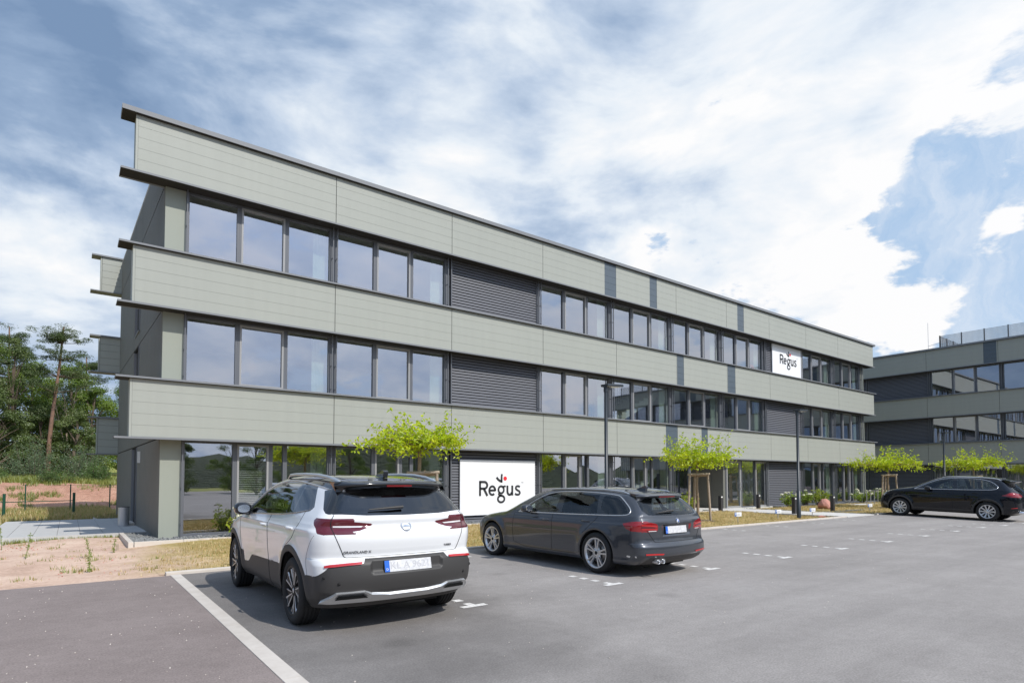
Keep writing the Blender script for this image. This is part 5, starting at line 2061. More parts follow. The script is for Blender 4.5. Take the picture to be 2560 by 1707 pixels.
    mm = dict(body='paint_white', roof='gloss_black', window_frame='gloss_black', side_window_front='car_glass', side_window_rear='car_glass_tint', windshield='car_glass',
              door_front='paint_white', door_rear='paint_white', tailgate='paint_white', rear_window='car_glass_tint', wheel_arch_f='plastic_dark', wheel_arch_b='plastic_dark', bumper_front='plastic_dark', sill_cladding='plastic_dark',
              bumper='plastic_dark', tail_light='lamp_dark_red', grille='gloss_black', headlight='lamp_glass')
    nm = dict(side_window_front='side_window', side_window_rear='side_window', door_front='door', door_rear='door', wheel_arch_f='wheel_arch_trim', wheel_arch_b='wheel_arch_trim', bumper_front='bumper')
    O = finish_car(root, B, P, mm, nm)
    # panel gaps
    for sx in (-1, 1):
        g = MB()
        B.line(g, 'side', [(-.405, 1.078), (-.42, .80), (-.42, .40), (-.42, .27)], .0035, sx)
        B.line(g, 'side', smooth_line([(-1.50, 1.155), (-1.50, 1.02), (-1.40, .90), (-1.20, .80), (-1.14, .775)], 2), .003, sx)
        B.line(g, 'side', smooth_line([(.95, 1.0), (.97, .85), (.93, .62), (.90, .50)], 2), .003, sx)
        B.line(g, 'side', smooth_line([(-1.80, .56), (-1.77, .70), (-1.84, .82), (-1.93, .95)], 2), .0025, sx, 1)
        g.build('panel_gap', ['seam', 'seam_soft'], root)
    g = MB()
    for sx in (-1, 1):
        B.line(g, 'rear', smooth_line([(sx * .695, 1.14), (sx * .735, 1.08), (sx * .715, .96), (sx * .645, .80), (sx * .622, .745), (sx * .60, .732)], 2), .004)
    B.line(g, 'rear', [(-.60, .732), (.60, .732)], .004)
    g.build('panel_gap', 'seam', root)
    # bright strip over the side glass
    for sx in (-1, 1):
        g = MB()
        B.line(g, 'side', smooth_line([(.72, 1.05), (.55, 1.195), (.36, 1.305), (.16, 1.388), (-.15, 1.456), (-.5, 1.474), (-1.0, 1.45), (-1.4, 1.414), (-1.67, 1.382)], 2), .010, sx)
        g.build('chrome_strip', 'satin_silver', root)
        g = MB()
        B.line(g, 'side', [(.70, 1.052), (-.3, 1.083), (-.8, 1.102), (-1.3, 1.139), (-1.6, 1.175)], .008, sx)
        g.build('belt_strip', 'gloss_black', root)
        g = MB()
        roof_rail(g, B, [(-.02, sx * .56), (-.15, sx * .575), (-.4, sx * .585), (-.8, sx * .585), (-1.2, sx * .575), (-1.5, sx * .565), (-1.72, sx * .55), (-1.84, sx * .54)], .019, .045)
        g.build('roof_rail', 'satin_silver', root)
    # lamp inners: pale bar with red edge
    for sx in (-1, 1):
        o = O['tail_light|L' if sx < 0 else 'tail_light|R']
        for poly, m, l in (([(.44, 1.028), (.58, 1.036), (.71, 1.038), (.71, 1.020), (.58, 1.016), (.46, 1.016)], 'lamp_clear', .006),):
            g = MB()
            B.patch(g, 'rear', [(sx * a, b) for a, b in poly], l)
            g.build('lamp_inner', m, o)
    # reflectors
    for sx in (-1, 1):
        g = MB()
        B.patch(g, 'rear', [(sx * .47, .690), (sx * .62, .685), (sx * .76, .676), (sx * .80, .668), (sx * .80, .650), (sx * .76, .654), (sx * .62, .665), (sx * .48, .670)], .010)
        g.build('reflector', 'lamp_bright_red', root)
    # spoiler over the rear glass, brake lamp, wiper, aerial fin
    sp_ = MB()
    sect = []
    for i in range(17):
        x = -.62 + 1.24 * i / 16
        e = 1 - (abs(x) / .64) ** 6
        yb = -1.985 + .10 * x * x + .16 * (abs(x) / .62) ** 6
        zt = 1.452 - .05 * x * x
        sect.append([(x, -1.62, zt + .045 - .02 * x * x), (x, -1.80, zt + .022), (x, yb + .02, zt), (x, yb, zt - .014), (x, yb + .03, zt - .032 - .006), (x, -1.83, zt - .075)])
    vs = [p for s_ in sect for p in s_]
    fs = [(i * 6 + j, i * 6 + j + 1, (i + 1) * 6 + j + 1, (i + 1) * 6 + j) for i in range(16) for j in range(5)]
    sp_.add(vs, fs, 0, True)
    sp_.add(sect[0], [(0, 1, 2, 3, 4, 5)])
    sp_.add(sect[-1], [(5, 4, 3, 2, 1, 0)])
    sp_.build('spoiler', 'gloss_black', root)
    bl_ = MB()
    bl_.obox((0, -1.968, 1.418), (.14, 0, 0), (0, .008, .003), (0, -.003, .007))
    bl_.build('brake_lamp', 'lamp_red', root)
    wp = MB()
    a, b2, c = B.on_rear([(-.01, 1.185), (-.16, 1.178), (-.37, 1.172)])
    n = B.normal(np.array([a, b2, c]))
    wp.tube([tuple(a + n[0] * .03), tuple(b2 + n[1] * .03), tuple(c + n[2] * .022)], [.016, .013, .006], 6)
    wp.build('wiper', 'plastic_dark', root)
    fin = MB()
    fin.prism([(-1.42, 1.52), (-1.62, 1.50), (-1.64, 1.575), (-1.60, 1.58), (-1.5, 1.55)], 0, -.028, .028)
    fin.build('aerial_fin', 'gloss_black', root, bevel=.012)
    # emblem: ring with a bolt
    em = MB()
    c = B.on_rear([(0, 1.01)])[0]
    n = B.normal(np.array([c]))[0]
    up = Vector((0, -n[2], n[1])).normalized() if n[1] > 0 else Vector((0, n[2], -n[1])).normalized()
    up = Vector((0, 0, 1)) - Vector(n) * n[2]
    up.normalize()
    cc = Vector(c) + Vector(n) * .012
    em.tube([cc + Vector((1, 0, 0)) * .052 * math.cos(R(a)) + up * .052 * math.sin(R(a)) for a in range(0, 361, 15)], .006, 6, cap=False)
    for q in ([(-.066, .010), (.022, .010), (.03, .004), (-.02, .0)], [(-.03, -.010), (.066, -.010), (.05, -.002), (-.02, .004)]):
        em.add([cc + Vector((u, 0, 0)) + up * v + Vector(n) * .003 for u, v in q], [(0, 1, 2, 3)])
    em.build('emblem', 'chrome', root)
    badge_text(root, B, 'GRANDLAND X', -.50, .783, .036, 'badge_grey')
    badge_text(root, B, 'TURBO', .49, .795, .030, 'badge_grey')

    # plate
    add_plate(root, (0, -2.185, .633), (.255, 0, 0), (0, .012, .054), None, 'KL A 9621')
    # skid trim with mock tailpipes
    sk = MB()

    def SK(pts, mi, l):
        v = B.on_rear(pts)
        v = v + B.normal(v) * l
        sk.add([tuple(q) for q in v], [list(range(len(pts)))], mi)
    top = [(-.80, .335), (-.745, .385), (-.70, .418), (-.45, .425), (-.38, .400), (-.2, .383), (.2, .383), (.38, .400), (.45, .425), (.70, .418), (.745, .385), (.80, .335)]
    low = [(.80, .315), (.6, .312), (.3, .318), (0, .318), (-.3, .318), (-.6, .312), (-.80, .315)]
    n_ = len(top)
    # ribbon solid following the bumper
    tp = B.on_rear(top)
    bt = B.on_rear([(x, .322 if abs(x) < .5 else .318) for x, z in top])
    nrm_ = B.normal(tp)
    nb_ = B.normal(bt)
    vs = [tuple(q) for q in tp + nrm_ * .004] + [tuple(q) for q in tp + nrm_ * .028 - np.array([0, 0, .006])] + [tuple(q) for q in bt + nb_ * .03] + [tuple(q) for q in bt + nb_ * .0]
    fs = []
    for lvl in range(3):
        for i in range(n_ - 1):
            fs.append((lvl * n_ + i, (lvl + 1) * n_ + i, (lvl + 1) * n_ + i + 1, lvl * n_ + i + 1))
    sk.add(vs, fs, 0, False)
    for sx in (-1, 1):
        pts = [(sx * .675, .398), (sx * .46, .404), (sx * .405, .372), (sx * .70, .360)]
        SK(pts if sx > 0 else pts, 1, .034)
    sk.build('skid_trim', ['satin_silver', 'seam'], root)
    pk = MB()
    for px_ in (-.80, -.68, .68, .80):
        q = B.on_rear([(px_, .56 if abs(px_) > .7 else .50)])[0]
        pk.lathe([(.0, -.004), (.016, -.003), (.017, .01)], 14, tuple(q), 1)
    pk.build('parking_sensor', 'seam', root)
    # mirrors, handles
    add_mirrors(root, .88, .60, 1.115, ['gloss_black', 'gloss_black'])
    for r_, hy, hz in (('door_front', -.27, .962), ('door_rear', -1.30, .985)):
        for sd, sx in (('L', -1), ('R', 1)):
            h = MB()
            q = B.on_side([(hy + .09, hz), (hy, hz + .004), (hy - .09, hz)], sx)
            h.tube([(q[0][0] + sx * .004, q[0][1], q[0][2]), (q[1][0] + sx * .030, q[1][1] + .05, q[1][2]), (q[1][0] + sx * .032, q[1][1] - .05, q[1][2]), (q[2][0] + sx * .004, q[2][1], q[2][2])], [.012, .017, .017, .012], 8)
            h.build('handle', 'paint_white', O[r_ + '|' + sd])
    add_wheels(root, 'black_five', P['wb'], 1.585, .345, .225, .245, ['rim_silver', 'rim_black', 'underbody', 'brake'], R(-2))
    add_underbody(root, P)
    add_interior(root, B, P, belt=1.05)
    return root


# ---------------------------------------------------------------- grey estate
def build_grey_estate():
    P = dict(wb=2.83, hub=.322, arch=.365, bottom=.185, height=1.37, rear_y=-2.39, front_y=2.28, core=.72, belt=.92, W_out=.88,
             top=[(-2.6, 1.17), (-2.1, 1.235), (-1.8, 1.285), (-1.3, 1.335), (-.7, 1.355), (-.1, 1.335), (.22, 1.285), (.65, 1.115), (1.12, .905), (1.35, .872), (1.7, .815), (2.05, .70), (2.22, .56), (2.4, .3)],
             rear=[(.1, -2.15), (.19, -2.2), (.26, -2.30), (.36, -2.375), (.46, -2.37), (.505, -2.345), (.53, -2.325), (.62, -2.315), (.70, -2.315), (.78, -2.32), (.84, -2.315), (.88, -2.29), (.94, -2.265), (1.0, -2.215), (1.2, -2.02), (1.3, -1.93), (1.5, -1.8)],
             front=[(.1, 2.15), (.25, 2.24), (.45, 2.28), (.7, 2.24), (1.0, 2.1), (1.6, 2.0)],
             width=[(.1, .78), (.19, .835), (.26, .87), (.30, .868), (.34, .872), (.45, .882), (.6, .888), (.72, .884), (.795, .878), (.815, .866), (.87, .852), (.91, .838), (.95, .818), (1.1, .738), (1.22, .662), (1.3, .59), (1.4, .5)],
             fty=1.25, ft=.14, rty=-1.6, rt=.13, grt=.09, gry=-1.2, gft=.05, gfy=.0, flare=.018, crown=.05, rcurve=.12, rc4=.10, fcurve=.26,
             k_top=.12, k_rear=.11, k_front=.22, cabin=1.25, dash=.66)

    def plate_dent(p):
        x, y, z = np.abs(p[:, 0]), p[:, 1], p[:, 2]
        dep = np.clip((.36 - x) / .04, 0, 1) * np.clip((.80 - z) / .02, 0, 1) * np.clip((z - .60) / .06, 0, 1)
        return np.where(dep > 0, (-2.318 + .03 * dep) - y + .12 * x * x - .003, -1.0)
    P['dents'] = [plate_dent]
    B = CarBody(P)
    root = thing('parked_car', 'dark grey estate car with bright window trim, second in the row of bays', 'car', (1.415, -8.74, 0.0), R(0.3), 'cars parked in the bays')
    dlo = smooth_line([(.60, .893), (.2, .898), (-.6, .906), (-1.4, .922), (-1.90, .935)], 1) + smooth_line([(-2.0, .95), (-2.02, .99), (-1.95, 1.06), (-1.72, 1.205), (-1.60, 1.228)], 2) + smooth_line([(-1.3, 1.252), (-.9, 1.268), (-.5, 1.272), (-.2, 1.255), (.08, 1.19), (.32, 1.06)], 2)
    B.feat('side', 'window_frame', dlo, thr=.25)
    B.feat('side', 'side_window', [(.48, .912), (.30, 1.04), (.07, 1.165), (-.18, 1.235), (-.36, 1.248), (-.38, .915), (0, .912)], thr=.25)
    B.feat('side', 'side_window', [(-.54, .922), (-.50, 1.252), (-.9, 1.248), (-1.28, 1.232), (-1.38, .938), (-1.0, .928)], thr=.25)
    B.feat('side', 'side_window', round_poly([(-1.46, .94), (-1.36, 1.228), (-1.58, 1.21), (-1.72, 1.18), (-1.97, 1.01), (-1.98, .965), (-1.9, .95)], 1), thr=.25)
    B.feat('top', 'windshield', [(-.64, 1.06), (.64, 1.06), (.52, .28), (-.52, .28)], thr=.2)
    fd = [(.74, .87), (.60, .888), (.2, .894), (-.34, .901), (-.345, .7), (-.33, .27), (.74, .27), (.77, .55)]
    rd_ = [(-.34, .901), (-.9, .908), (-1.42, .920), (-1.40, .86), (-1.22, .70), (-1.10, .60), (-1.03, .40), (-1.02, .27), (-.33, .27), (-.345, .7)]
    B.feat('side', 'door_front', fd, thr=.4)
    B.feat('side', 'door_rear', rd_, thr=.4)
    gate = [(-.70, .945), (-.735, .87), (-.70, .78), (-.56, .62), (-.50, .535), (.50, .535), (.56, .62), (.70, .78), (.735, .87), (.70, .945), (.60, 1.22), (-.60, 1.22)]
    B.feat('rear', 'tailgate', gate, thr=.35)
    B.feat('rear', 'rear_window', round_poly([(-.665, .945), (-.3, .925), (.3, .925), (.665, .945), (.56, 1.205), (-.56, 1.205)], 1), thr=.2)
    lt = [(-.80, .852), (-.68, .852), (-.50, .818), (-.455, .80), (-.44, .77), (-.44, .715), (-.47, .692), (-.65, .688), (-.80, .700)]
    B.feat('rear', 'tail_light', lt, thr=.3, split=True)
    B.feat('rear', 'tail_light', [(-a, b) for a, b in lt], thr=.3, split=True)
    B.feat('side', 'tail_light', [(-1.95, .815), (-2.06, .842), (-2.2, .853), (-2.5, .853), (-2.5, .70), (-2.12, .703), (-2.02, .74)], thr=.22, split=True)
    B.feat('rear', 'diffuser', [(-.62, .315), (.62, .315), (.68, .25), (.7, .1), (-.7, .1), (-.68, .25)], thr=.05)
    B.feat('rear', 'bumper', [(-.56, .53), (.56, .53), (.80, .485), (1, .47), (1, .32), (.62, .315), (-.62, .315), (-1, .32), (-1, .47), (-.8, .485)], thr=.2)
    B.feat('front', 'grille', [(-.5, .62), (.5, .62), (.44, .48), (-.44, .48)], thr=.2)
    B.feat('front', 'headlight', [(-.84, .66), (-.52, .63), (-.52, .54), (-.84, .54)], thr=.1, split=True)
    B.feat('front', 'headlight', [(.84, .66), (.52, .63), (.52, .54), (.84, .54)], thr=.1, split=True)
    B.make(.0185)
    mm = dict(body='paint_grey', window_frame='gloss_black', side_window='car_glass_mid', windshield='car_glass', door_front='paint_grey', door_rear='paint_grey', tailgate='paint_grey',
              rear_window='car_glass_mid', tail_light='lamp_red', diffuser='plastic_dark', bumper='paint_grey', grille='gloss_black', headlight='lamp_glass')
    nm = dict(door_front='door', door_rear='door')
    O = finish_car(root, B, P, mm, nm)
    for sx in (-1, 1):
        g = MB()
        B.line(g, 'side', [(-.342, .896), (-.348, .7), (-.33, .275)], .0035, sx)
        B.line(g, 'side', smooth_line([(-1.43, .915), (-1.40, .86), (-1.22, .70), (-1.12, .62)], 1), .0035, sx)
        B.line(g, 'side', smooth_line([(-1.045, .43), (-1.03, .27), (-.6, .265), (.74, .265), (.77, .55), (.74, .86)], 1), .0035, sx)
        g.build('panel_gap', 'seam', root)
        g = MB()
        ring = smooth_line([(.62, .890), (.2, .894), (-.6, .902), (-1.4, .917), (-1.90, .930), (-2.01, .945), (-2.035, .99), (-1.96, 1.065), (-1.73, 1.212), (-1.60, 1.236), (-1.3, 1.26), (-.9, 1.276), (-.5, 1.28), (-.2, 1.263), (.08, 1.197), (.33, 1.065), (.62, .890)], 2)
        B.line(g, 'side', ring, .0085, sx)
        g.build('chrome_strip', 'satin_silver', root)
        g = MB()
        roof_rail(g, B, [(.10, sx * .545), (-.1, sx * .555), (-.5, sx * .565), (-1.0, sx * .56), (-1.4, sx * .55), (-1.7, sx * .54), (-1.82, sx * .535)], .012, .022)
        g.build('roof_rail', 'satin_silver', root)
    g = MB()
    for sx in (-1, 1):
        B.line(g, 'rear', smooth_line([(sx * .69, .94), (sx * .735, .87), (sx * .70, .78), (sx * .57, .62), (sx * .515, .54), (sx * .49, .533)], 2), .004)
    B.line(g, 'rear', [(-.49, .533), (.49, .533)], .004)
    g.build('panel_gap', 'seam', root)
    for sx in (-1, 1):
        o = O['tail_light|L' if sx < 0 else 'tail_light|R']
        for poly, m, l in (([(.46, .775), (.60, .795), (.74, .805), (.74, .785), (.60, .776), (.47, .757)], 'lamp_bright_red', .006),
                           ([(.46, .735), (.60, .742), (.74, .745), (.74, .725), (.60, .722), (.47, .717)], 'lamp_bright_red', .006),
                           ([(.47, .708), (.62, .708), (.62, .697), (.48, .697)], 'lamp_clear', .006),
                           ([(.50, .756), (.74, .772), (.74, .752), (.50, .742)], 'lamp_dark_red', .005)):
            g = MB()
            B.patch(g, 'rear', [(sx * a, b) for a, b in poly], l)
            g.build('lamp_inner', m, o)
        g = MB()
        B.patch(g, 'rear', [(sx * .38, .364), (sx * .55, .372), (sx * .72, .374), (sx * .72, .352), (sx * .55, .350), (sx * .40, .344)], .010)
        g.build('reflector', 'lamp_bright_red', root)
    sp_ = MB()
    sect = []
    for i in range(17):
        x = -.56 + 1.12 * i / 16
        yb = -2.13 + .12 * x * x + .13 * (abs(x) / .56) ** 6
        zt = 1.238 - .045 * x * x
        sect.append([(x, -1.82, zt + .05), (x, -1.98, zt + .025), (x, yb + .015, zt + .002), (x, yb, zt - .01), (x, yb + .03, zt - .028), (x, -1.985, zt - .05)])
    sp_.add([p for s_ in sect for p in s_], [(i * 6 + j, i * 6 + j + 1, (i + 1) * 6 + j + 1, (i + 1) * 6 + j) for i in range(16) for j in range(5)], 0, True)
    sp_.add(sect[0], [(0, 1, 2, 3, 4, 5)])
    sp_.add(sect[-1], [(5, 4, 3, 2, 1, 0)])
    sp_.build('spoiler', 'paint_grey', root)
    bl_ = MB()
    bl_.obox((0, -2.108, 1.213), (.19, 0, 0), (0, .012, .004), (0, -.003, .008))
    bl_.build('brake_lamp', 'lamp_red', root)
    wp = MB()
    v = B.on_rear([(-.04, .975), (-.18, .972), (-.40, .958)])
    n = B.normal(v)
    wp.tube([tuple(v[0] + n[0] * .035), tuple(v[1] + n[1] * .03), tuple(v[2] + n[2] * .02)], [.018, .014, .006], 6)
    wp.build('wiper', 'plastic_dark', root)
    fin = MB()
    fin.prism([(-1.50, 1.315), (-1.70, 1.29), (-1.72, 1.375), (-1.68, 1.38), (-1.58, 1.345)], 0, -.026, .026)
    fin.build('aerial_fin', 'paint_grey', root, bevel=.012)
    em = MB()
    c = B.on_rear([(0, .845)])[0]
    n = B.normal(np.array([c]))[0]
    up = Vector((0, 0, 1)) - Vector(n) * n[2]
    up.normalize()
    cc = Vector(c) + Vector(n) * .004
    ring = lambda r_, d: [cc + Vector((1, 0, 0)) * r_ * math.cos(R(a)) + up * r_ * math.sin(R(a)) + Vector(n) * d for a in range(0, 360, 15)]
    em.add(ring(.041, .002), [list(range(24))[::-1]], 0)
    em.add(ring(.041, .002) + ring(.041, -.006), [(i, (i + 1) % 24, 24 + (i + 1) % 24, 24 + i) for i in range(24)], 0)
    em.add(ring(.036, .003), [list(range(24))[::-1]], 1)
    for q in range(4):
        pts = [cc + Vector(n) * .004] + [cc + Vector((1, 0, 0)) * .024 * math.cos(R(q * 90 + t)) + up * .024 * math.sin(R(q * 90 + t)) + Vector(n) * .004 for t in range(0, 91, 15)]
        em.add(pts, [list(range(len(pts)))[::-1]], 2 if q % 2 else 3)
    em.build('emblem', ['chrome', 'seam', 'plate_blue', 'sign_white'], root)
    add_plate(root, (-.02, -2.30, .708), (.255, 0, 0), (0, .006, .054), None)
    ex = MB()
    for dx in (-.055, .055):
        ex.lathe([(.032, .10), (.038, .0), (.035, -.004), (.031, .0), (.029, .08)], 20, (-.43 + dx, -2.335, .245), 1)
        ex.lathe([(.0, .03), (.031, .03)], 16, (-.43 + dx, -2.335, .245), 1, 1)
    ex.build('exhaust', ['rim_silver', 'seam'], root)
    sc_m = MB()
    for (yy, zz, l_) in ((-2.02, .33, .06), (-2.16, .33, .02)):
        v = B.on_side([(yy, zz - .012), (yy - l_, zz - .02), (yy - l_ - .01, zz + .005), (yy - .01, zz + .012)], -1)
        v = v + B.normal(v) * .002
        sc_m.add([tuple(q) for q in v], [(0, 1, 2, 3)])
    sc_m.build('scuff_mark', 'satin_silver', root)
    add_mirrors(root, .86, .27, .965, ['paint_grey', 'plastic_dark'], .10, .075)
    for r_, hy, hz in (('door_front', -.20, .782), ('door_rear', -1.17, .812)):
        for sd, sx in (('L', -1), ('R', 1)):
            h = MB()
            q = B.on_side([(hy + .09, hz), (hy, hz + .004), (hy - .09, hz)], sx)
            h.tube([(q[0][0] + sx * .002, q[0][1], q[0][2]), (q[1][0] + sx * .026, q[1][1] + .05, q[1][2]), (q[1][0] + sx * .028, q[1][1] - .05, q[1][2]), (q[2][0] + sx * .002, q[2][1], q[2][2])], [.010, .014, .014, .010], 8)
            h.build('handle', 'paint_grey', O[r_ + '|' + sd])
    add_wheels(root, 'five_double', P['wb'], 1.60, .322, .225, .235, ['rim_silver', 'seam', 'underbody', 'brake'], R(2))
    add_underbody(root, P)
    add_interior(root, B, P, belt=.90)
    return root


# ---------------------------------------------------------------- black off-roader
def build_black_suv():
    P = dict(wb=2.90, hub=.362, arch=.425, bottom=.27, height=1.72, rear_y=-2.45, front_y=2.42, core=.95, belt=1.17, W_out=.94,
             top=[(-2.6, 1.42), (-2.1, 1.54), (-1.7, 1.61), (-1.2, 1.665), (-.6, 1.69), (-.1, 1.665), (.25, 1.585), (.7, 1.39), (1.08, 1.225), (1.4, 1.175), (1.85, 1.08), (2.15, .96), (2.34, .75), (2.5, .4)],
             rear=[(.1, -2.15), (.26, -2.25), (.36, -2.38), (.48, -2.445), (.6, -2.44), (.8, -2.43), (.95, -2.415), (1.05, -2.37), (1.12, -2.31), (1.4, -2.03), (1.5, -1.95), (1.8, -1.7)],
             front=[(.1, 2.2), (.3, 2.36), (.5, 2.42), (.8, 2.38), (1.1, 2.2), (1.8, 2.0)],
             width=[(.1, .82), (.27, .88), (.38, .93), (.6, .952), (.8, .955), (1.0, .945), (1.1, .918), (1.16, .89), (1.22, .86), (1.4, .765), (1.55, .675), (1.65, .59), (1.8, .5)],
             fty=1.3, ft=.15, rty=-1.6, rt=.14, grt=.11, gry=-1.1, gft=.06, gfy=.1, flare=.02, crown=.055, rcurve=.14, rc4=.12, fcurve=.26,
             k_top=.16, k_rear=.14, k_front=.26, cabin=1.25, dash=.62)
    B = CarBody(P)
    th = math.atan2(lot_z(21.4, -7.0) - lot_z(21.4, -9.9), 2.9)
    root = thing('parked_car', 'glossy black off-roader with bright window ring, parked broadside at the far right', 'car', (22.30, -8.45, (lot_z(21.4, -7.0) + lot_z(21.4, -9.9)) / 2), R(0.3), 'cars parked in the bays')
    root.rotation_euler = (th, 0, R(.3))
    dlo = smooth_line([(.92, 1.135), (.5, 1.143), (-.6, 1.155), (-1.4, 1.172)], 1) + smooth_line([(-1.62, 1.19), (-1.74, 1.24), (-1.70, 1.33), (-1.50, 1.475), (-1.25, 1.545), (-1.0, 1.575)], 2) + smooth_line([(-.6, 1.595), (-.2, 1.58), (.15, 1.515), (.5, 1.37), (.75, 1.235)], 2)
    B.feat('side', 'window_frame', dlo, thr=.2)
    B.feat('side', 'side_window', [(.70, 1.16), (.50, 1.335), (.15, 1.485), (-.2, 1.555), (-.30, 1.562), (-.36, 1.165), (0, 1.16)], thr=.2)
    B.feat('side', 'side_window', [(-.50, 1.17), (-.44, 1.572), (-.6, 1.575), (-1.0, 1.555), (-1.08, 1.54), (-1.16, 1.185), (-.8, 1.172)], thr=.2)
    B.feat('side', 'side_window', round_poly([(-1.26, 1.19), (-1.16, 1.525), (-1.28, 1.505), (-1.48, 1.445), (-1.68, 1.29), (-1.66, 1.225), (-1.5, 1.2)], 1), thr=.2)
    B.feat('top', 'windshield', [(-.7, 1.03), (.7, 1.03), (.56, .26), (-.56, .26)], thr=.2)
    B.feat('side', 'door_front', [(.95, 1.12), (.5, 1.138), (-.36, 1.15), (-.38, .9), (-.36, .42), (.92, .42), (.98, .7)], thr=.4)
    B.feat('side', 'door_rear', [(-.36, 1.15), (-1.22, 1.165), (-1.30, 1.0), (-1.12, .84), (-1.0, .7), (-.95, .42), (-.36, .42), (-.38, .9)], thr=.4)
    B.feat('rear', 'tailgate', [(-.72, 1.1), (-.66, .62), (.66, .62), (.72, 1.1), (.62, 1.45), (-.62, 1.45)], thr=.35)
    B.feat('rear', 'rear_window', round_poly([(-.66, 1.09), (.66, 1.09), (.58, 1.42), (-.58, 1.42)], 1), thr=.2)
    lt = [(-1.0, 1.03), (-.78, 1.095), (-.62, 1.06), (-.50, 1.0), (-.50, .94), (-.7, .915), (-1.0, .93)]
    B.feat('rear', 'tail_light', lt, thr=.4, split=True)
    B.feat('rear', 'tail_light', [(-a, b) for a, b in lt], thr=.4, split=True)
    B.feat('side', 'tail_light', [(-1.86, .972), (-2.0, 1.03), (-2.12, 1.10), (-2.5, 1.1), (-2.5, .92), (-2.15, .93)], thr=.35, split=True)
    B.feat('rear', 'bumper', [(-1, .56), (1, .56), (1, .1), (-1, .1)], thr=.1)
    for hy in (1.45, -1.45):
        B.feat('side', 'wheel_arch_f' if hy > 0 else 'wheel_arch_b', [(hy + .485 * math.cos(R(a)), .362 + .485 * math.sin(R(a))) for a in range(-40, 221, 6)], thr=.3)
    B.feat('side', 'sill_cladding', [(1.0, .40), (-1.0, .40), (-1.0, .1), (1.0, .1)], thr=.15)
    B.feat('front', 'grille', [(-.6, .62), (.6, .62), (.6, .42), (-.6, .42)], thr=.2)
    B.feat('top', 'headlight', [(-.86, 2.1), (-.56, 2.1), (-.56, 1.78), (-.80, 1.70)], thr=.2, split=True)
    B.feat('top', 'headlight', [(.86, 2.1), (.56, 2.1), (.56, 1.78), (.80, 1.70)], thr=.2, split=True)
    B.make(.023)
    mm = dict(body='paint_black', window_frame='gloss_black', side_window='car_glass_mid', windshield='car_glass', door_front='paint_black', door_rear='paint_black', tailgate='paint_black',
              rear_window='car_glass_mid', tail_light='lamp_red', bumper='paint_black', wheel_arch_f='plastic_dark', wheel_arch_b='plastic_dark', bumper_front='plastic_dark', sill_cladding='plastic_dark', grille='gloss_black', headlight='lamp_glass')
    O = finish_car(root, B, P, mm, dict(door_front='door', door_rear='door', wheel_arch_f='wheel_arch_trim', wheel_arch_b='wheel_arch_trim', bumper_front='bumper'))
    for sx in (-1, 1):
        g = MB()
        B.line(g, 'side', smooth_line([(.95, 1.13), (.5, 1.139), (-.6, 1.15), (-1.4, 1.167), (-1.62, 1.182), (-1.76, 1.24), (-1.715, 1.335), (-1.51, 1.484), (-1.25, 1.554), (-1.0, 1.584), (-.6, 1.604), (-.2, 1.589), (.15, 1.524), (.5, 1.378), (.75, 1.243), (.95, 1.13)], 2), .010, sx)
        g.build('chrome_strip', 'chrome', root)
        g = MB()
        roof_rail(g, B, [(.10, sx * .56), (-.1, sx * .585), (-.5, sx * .60), (-1.0, sx * .595), (-1.4, sx * .58), (-1.65, sx * .565), (-1.75, sx * .555)], .016, .03)
        g.build('roof_rail', 'satin_silver', root)
        g = MB()
        B.line(g, 'side', [(-.365, 1.14), (-.38, .9), (-.36, .42)], .004, sx)
        B.line(g, 'side', smooth_line([(-1.24, 1.155), (-1.30, 1.0), (-1.14, .86)], 1), .004, sx)
        g.build('panel_gap', 'seam', root)
        o = O['tail_light|L' if sx < 0 else 'tail_light|R']
        g = MB()
        B.patch(g, 'side', [(-2.0, .985), (-2.12, 1.04), (-2.2, 1.045), (-2.2, 1.015), (-2.12, 1.0), (-2.02, .975)], .006, sx)
        g.build('lamp_inner', 'lamp_bright_red', o)
        g = MB()
        B.patch(g, 'side', [(-2.13, .525), (-2.30, .555), (-2.30, .532), (-2.15, .505)], .010, sx)
        g.build('reflector', 'lamp_bright_red', root)
    sp_ = MB()
    sect = []
    for i in range(15):
        x = -.58 + 1.16 * i / 14
        yb = -2.22 + .12 * x * x + .1 * (abs(x) / .58) ** 6
        zt = 1.535 - .05 * x * x
        sect.append([(x, -1.80, zt + .05), (x, -2.0, zt + .015), (x, yb + .02, zt - .01), (x, yb, zt - .025), (x, yb + .05, zt - .05), (x, -1.95, zt - .085)])
    sp_.add([p for s_ in sect for p in s_], [(i * 6 + j, i * 6 + j + 1, (i + 1) * 6 + j + 1, (i + 1) * 6 + j) for i in range(14) for j in range(5)], 0, True)
    sp_.add(sect[0], [(0, 1, 2, 3, 4, 5)])
    sp_.add(sect[-1], [(5, 4, 3, 2, 1, 0)])
    sp_.build('spoiler', 'paint_black', root)
    ex = MB()
    for sx in (-1, 1):
        for dx in (-.055, .055):
            ex.lathe([(.04, .12), (.046, .0), (.04, -.005), (.036, .05)], 18, (sx * .62 + dx, -2.45, .37), 1)
    ex.build('exhaust', 'chrome', root)
    add_plate(root, (0, -2.455, .80), (.26, 0, 0), (0, .0, .055), None)
    add_mirrors(root, .93, .44, 1.165, ['paint_black', 'plastic_dark'], .12, .085)
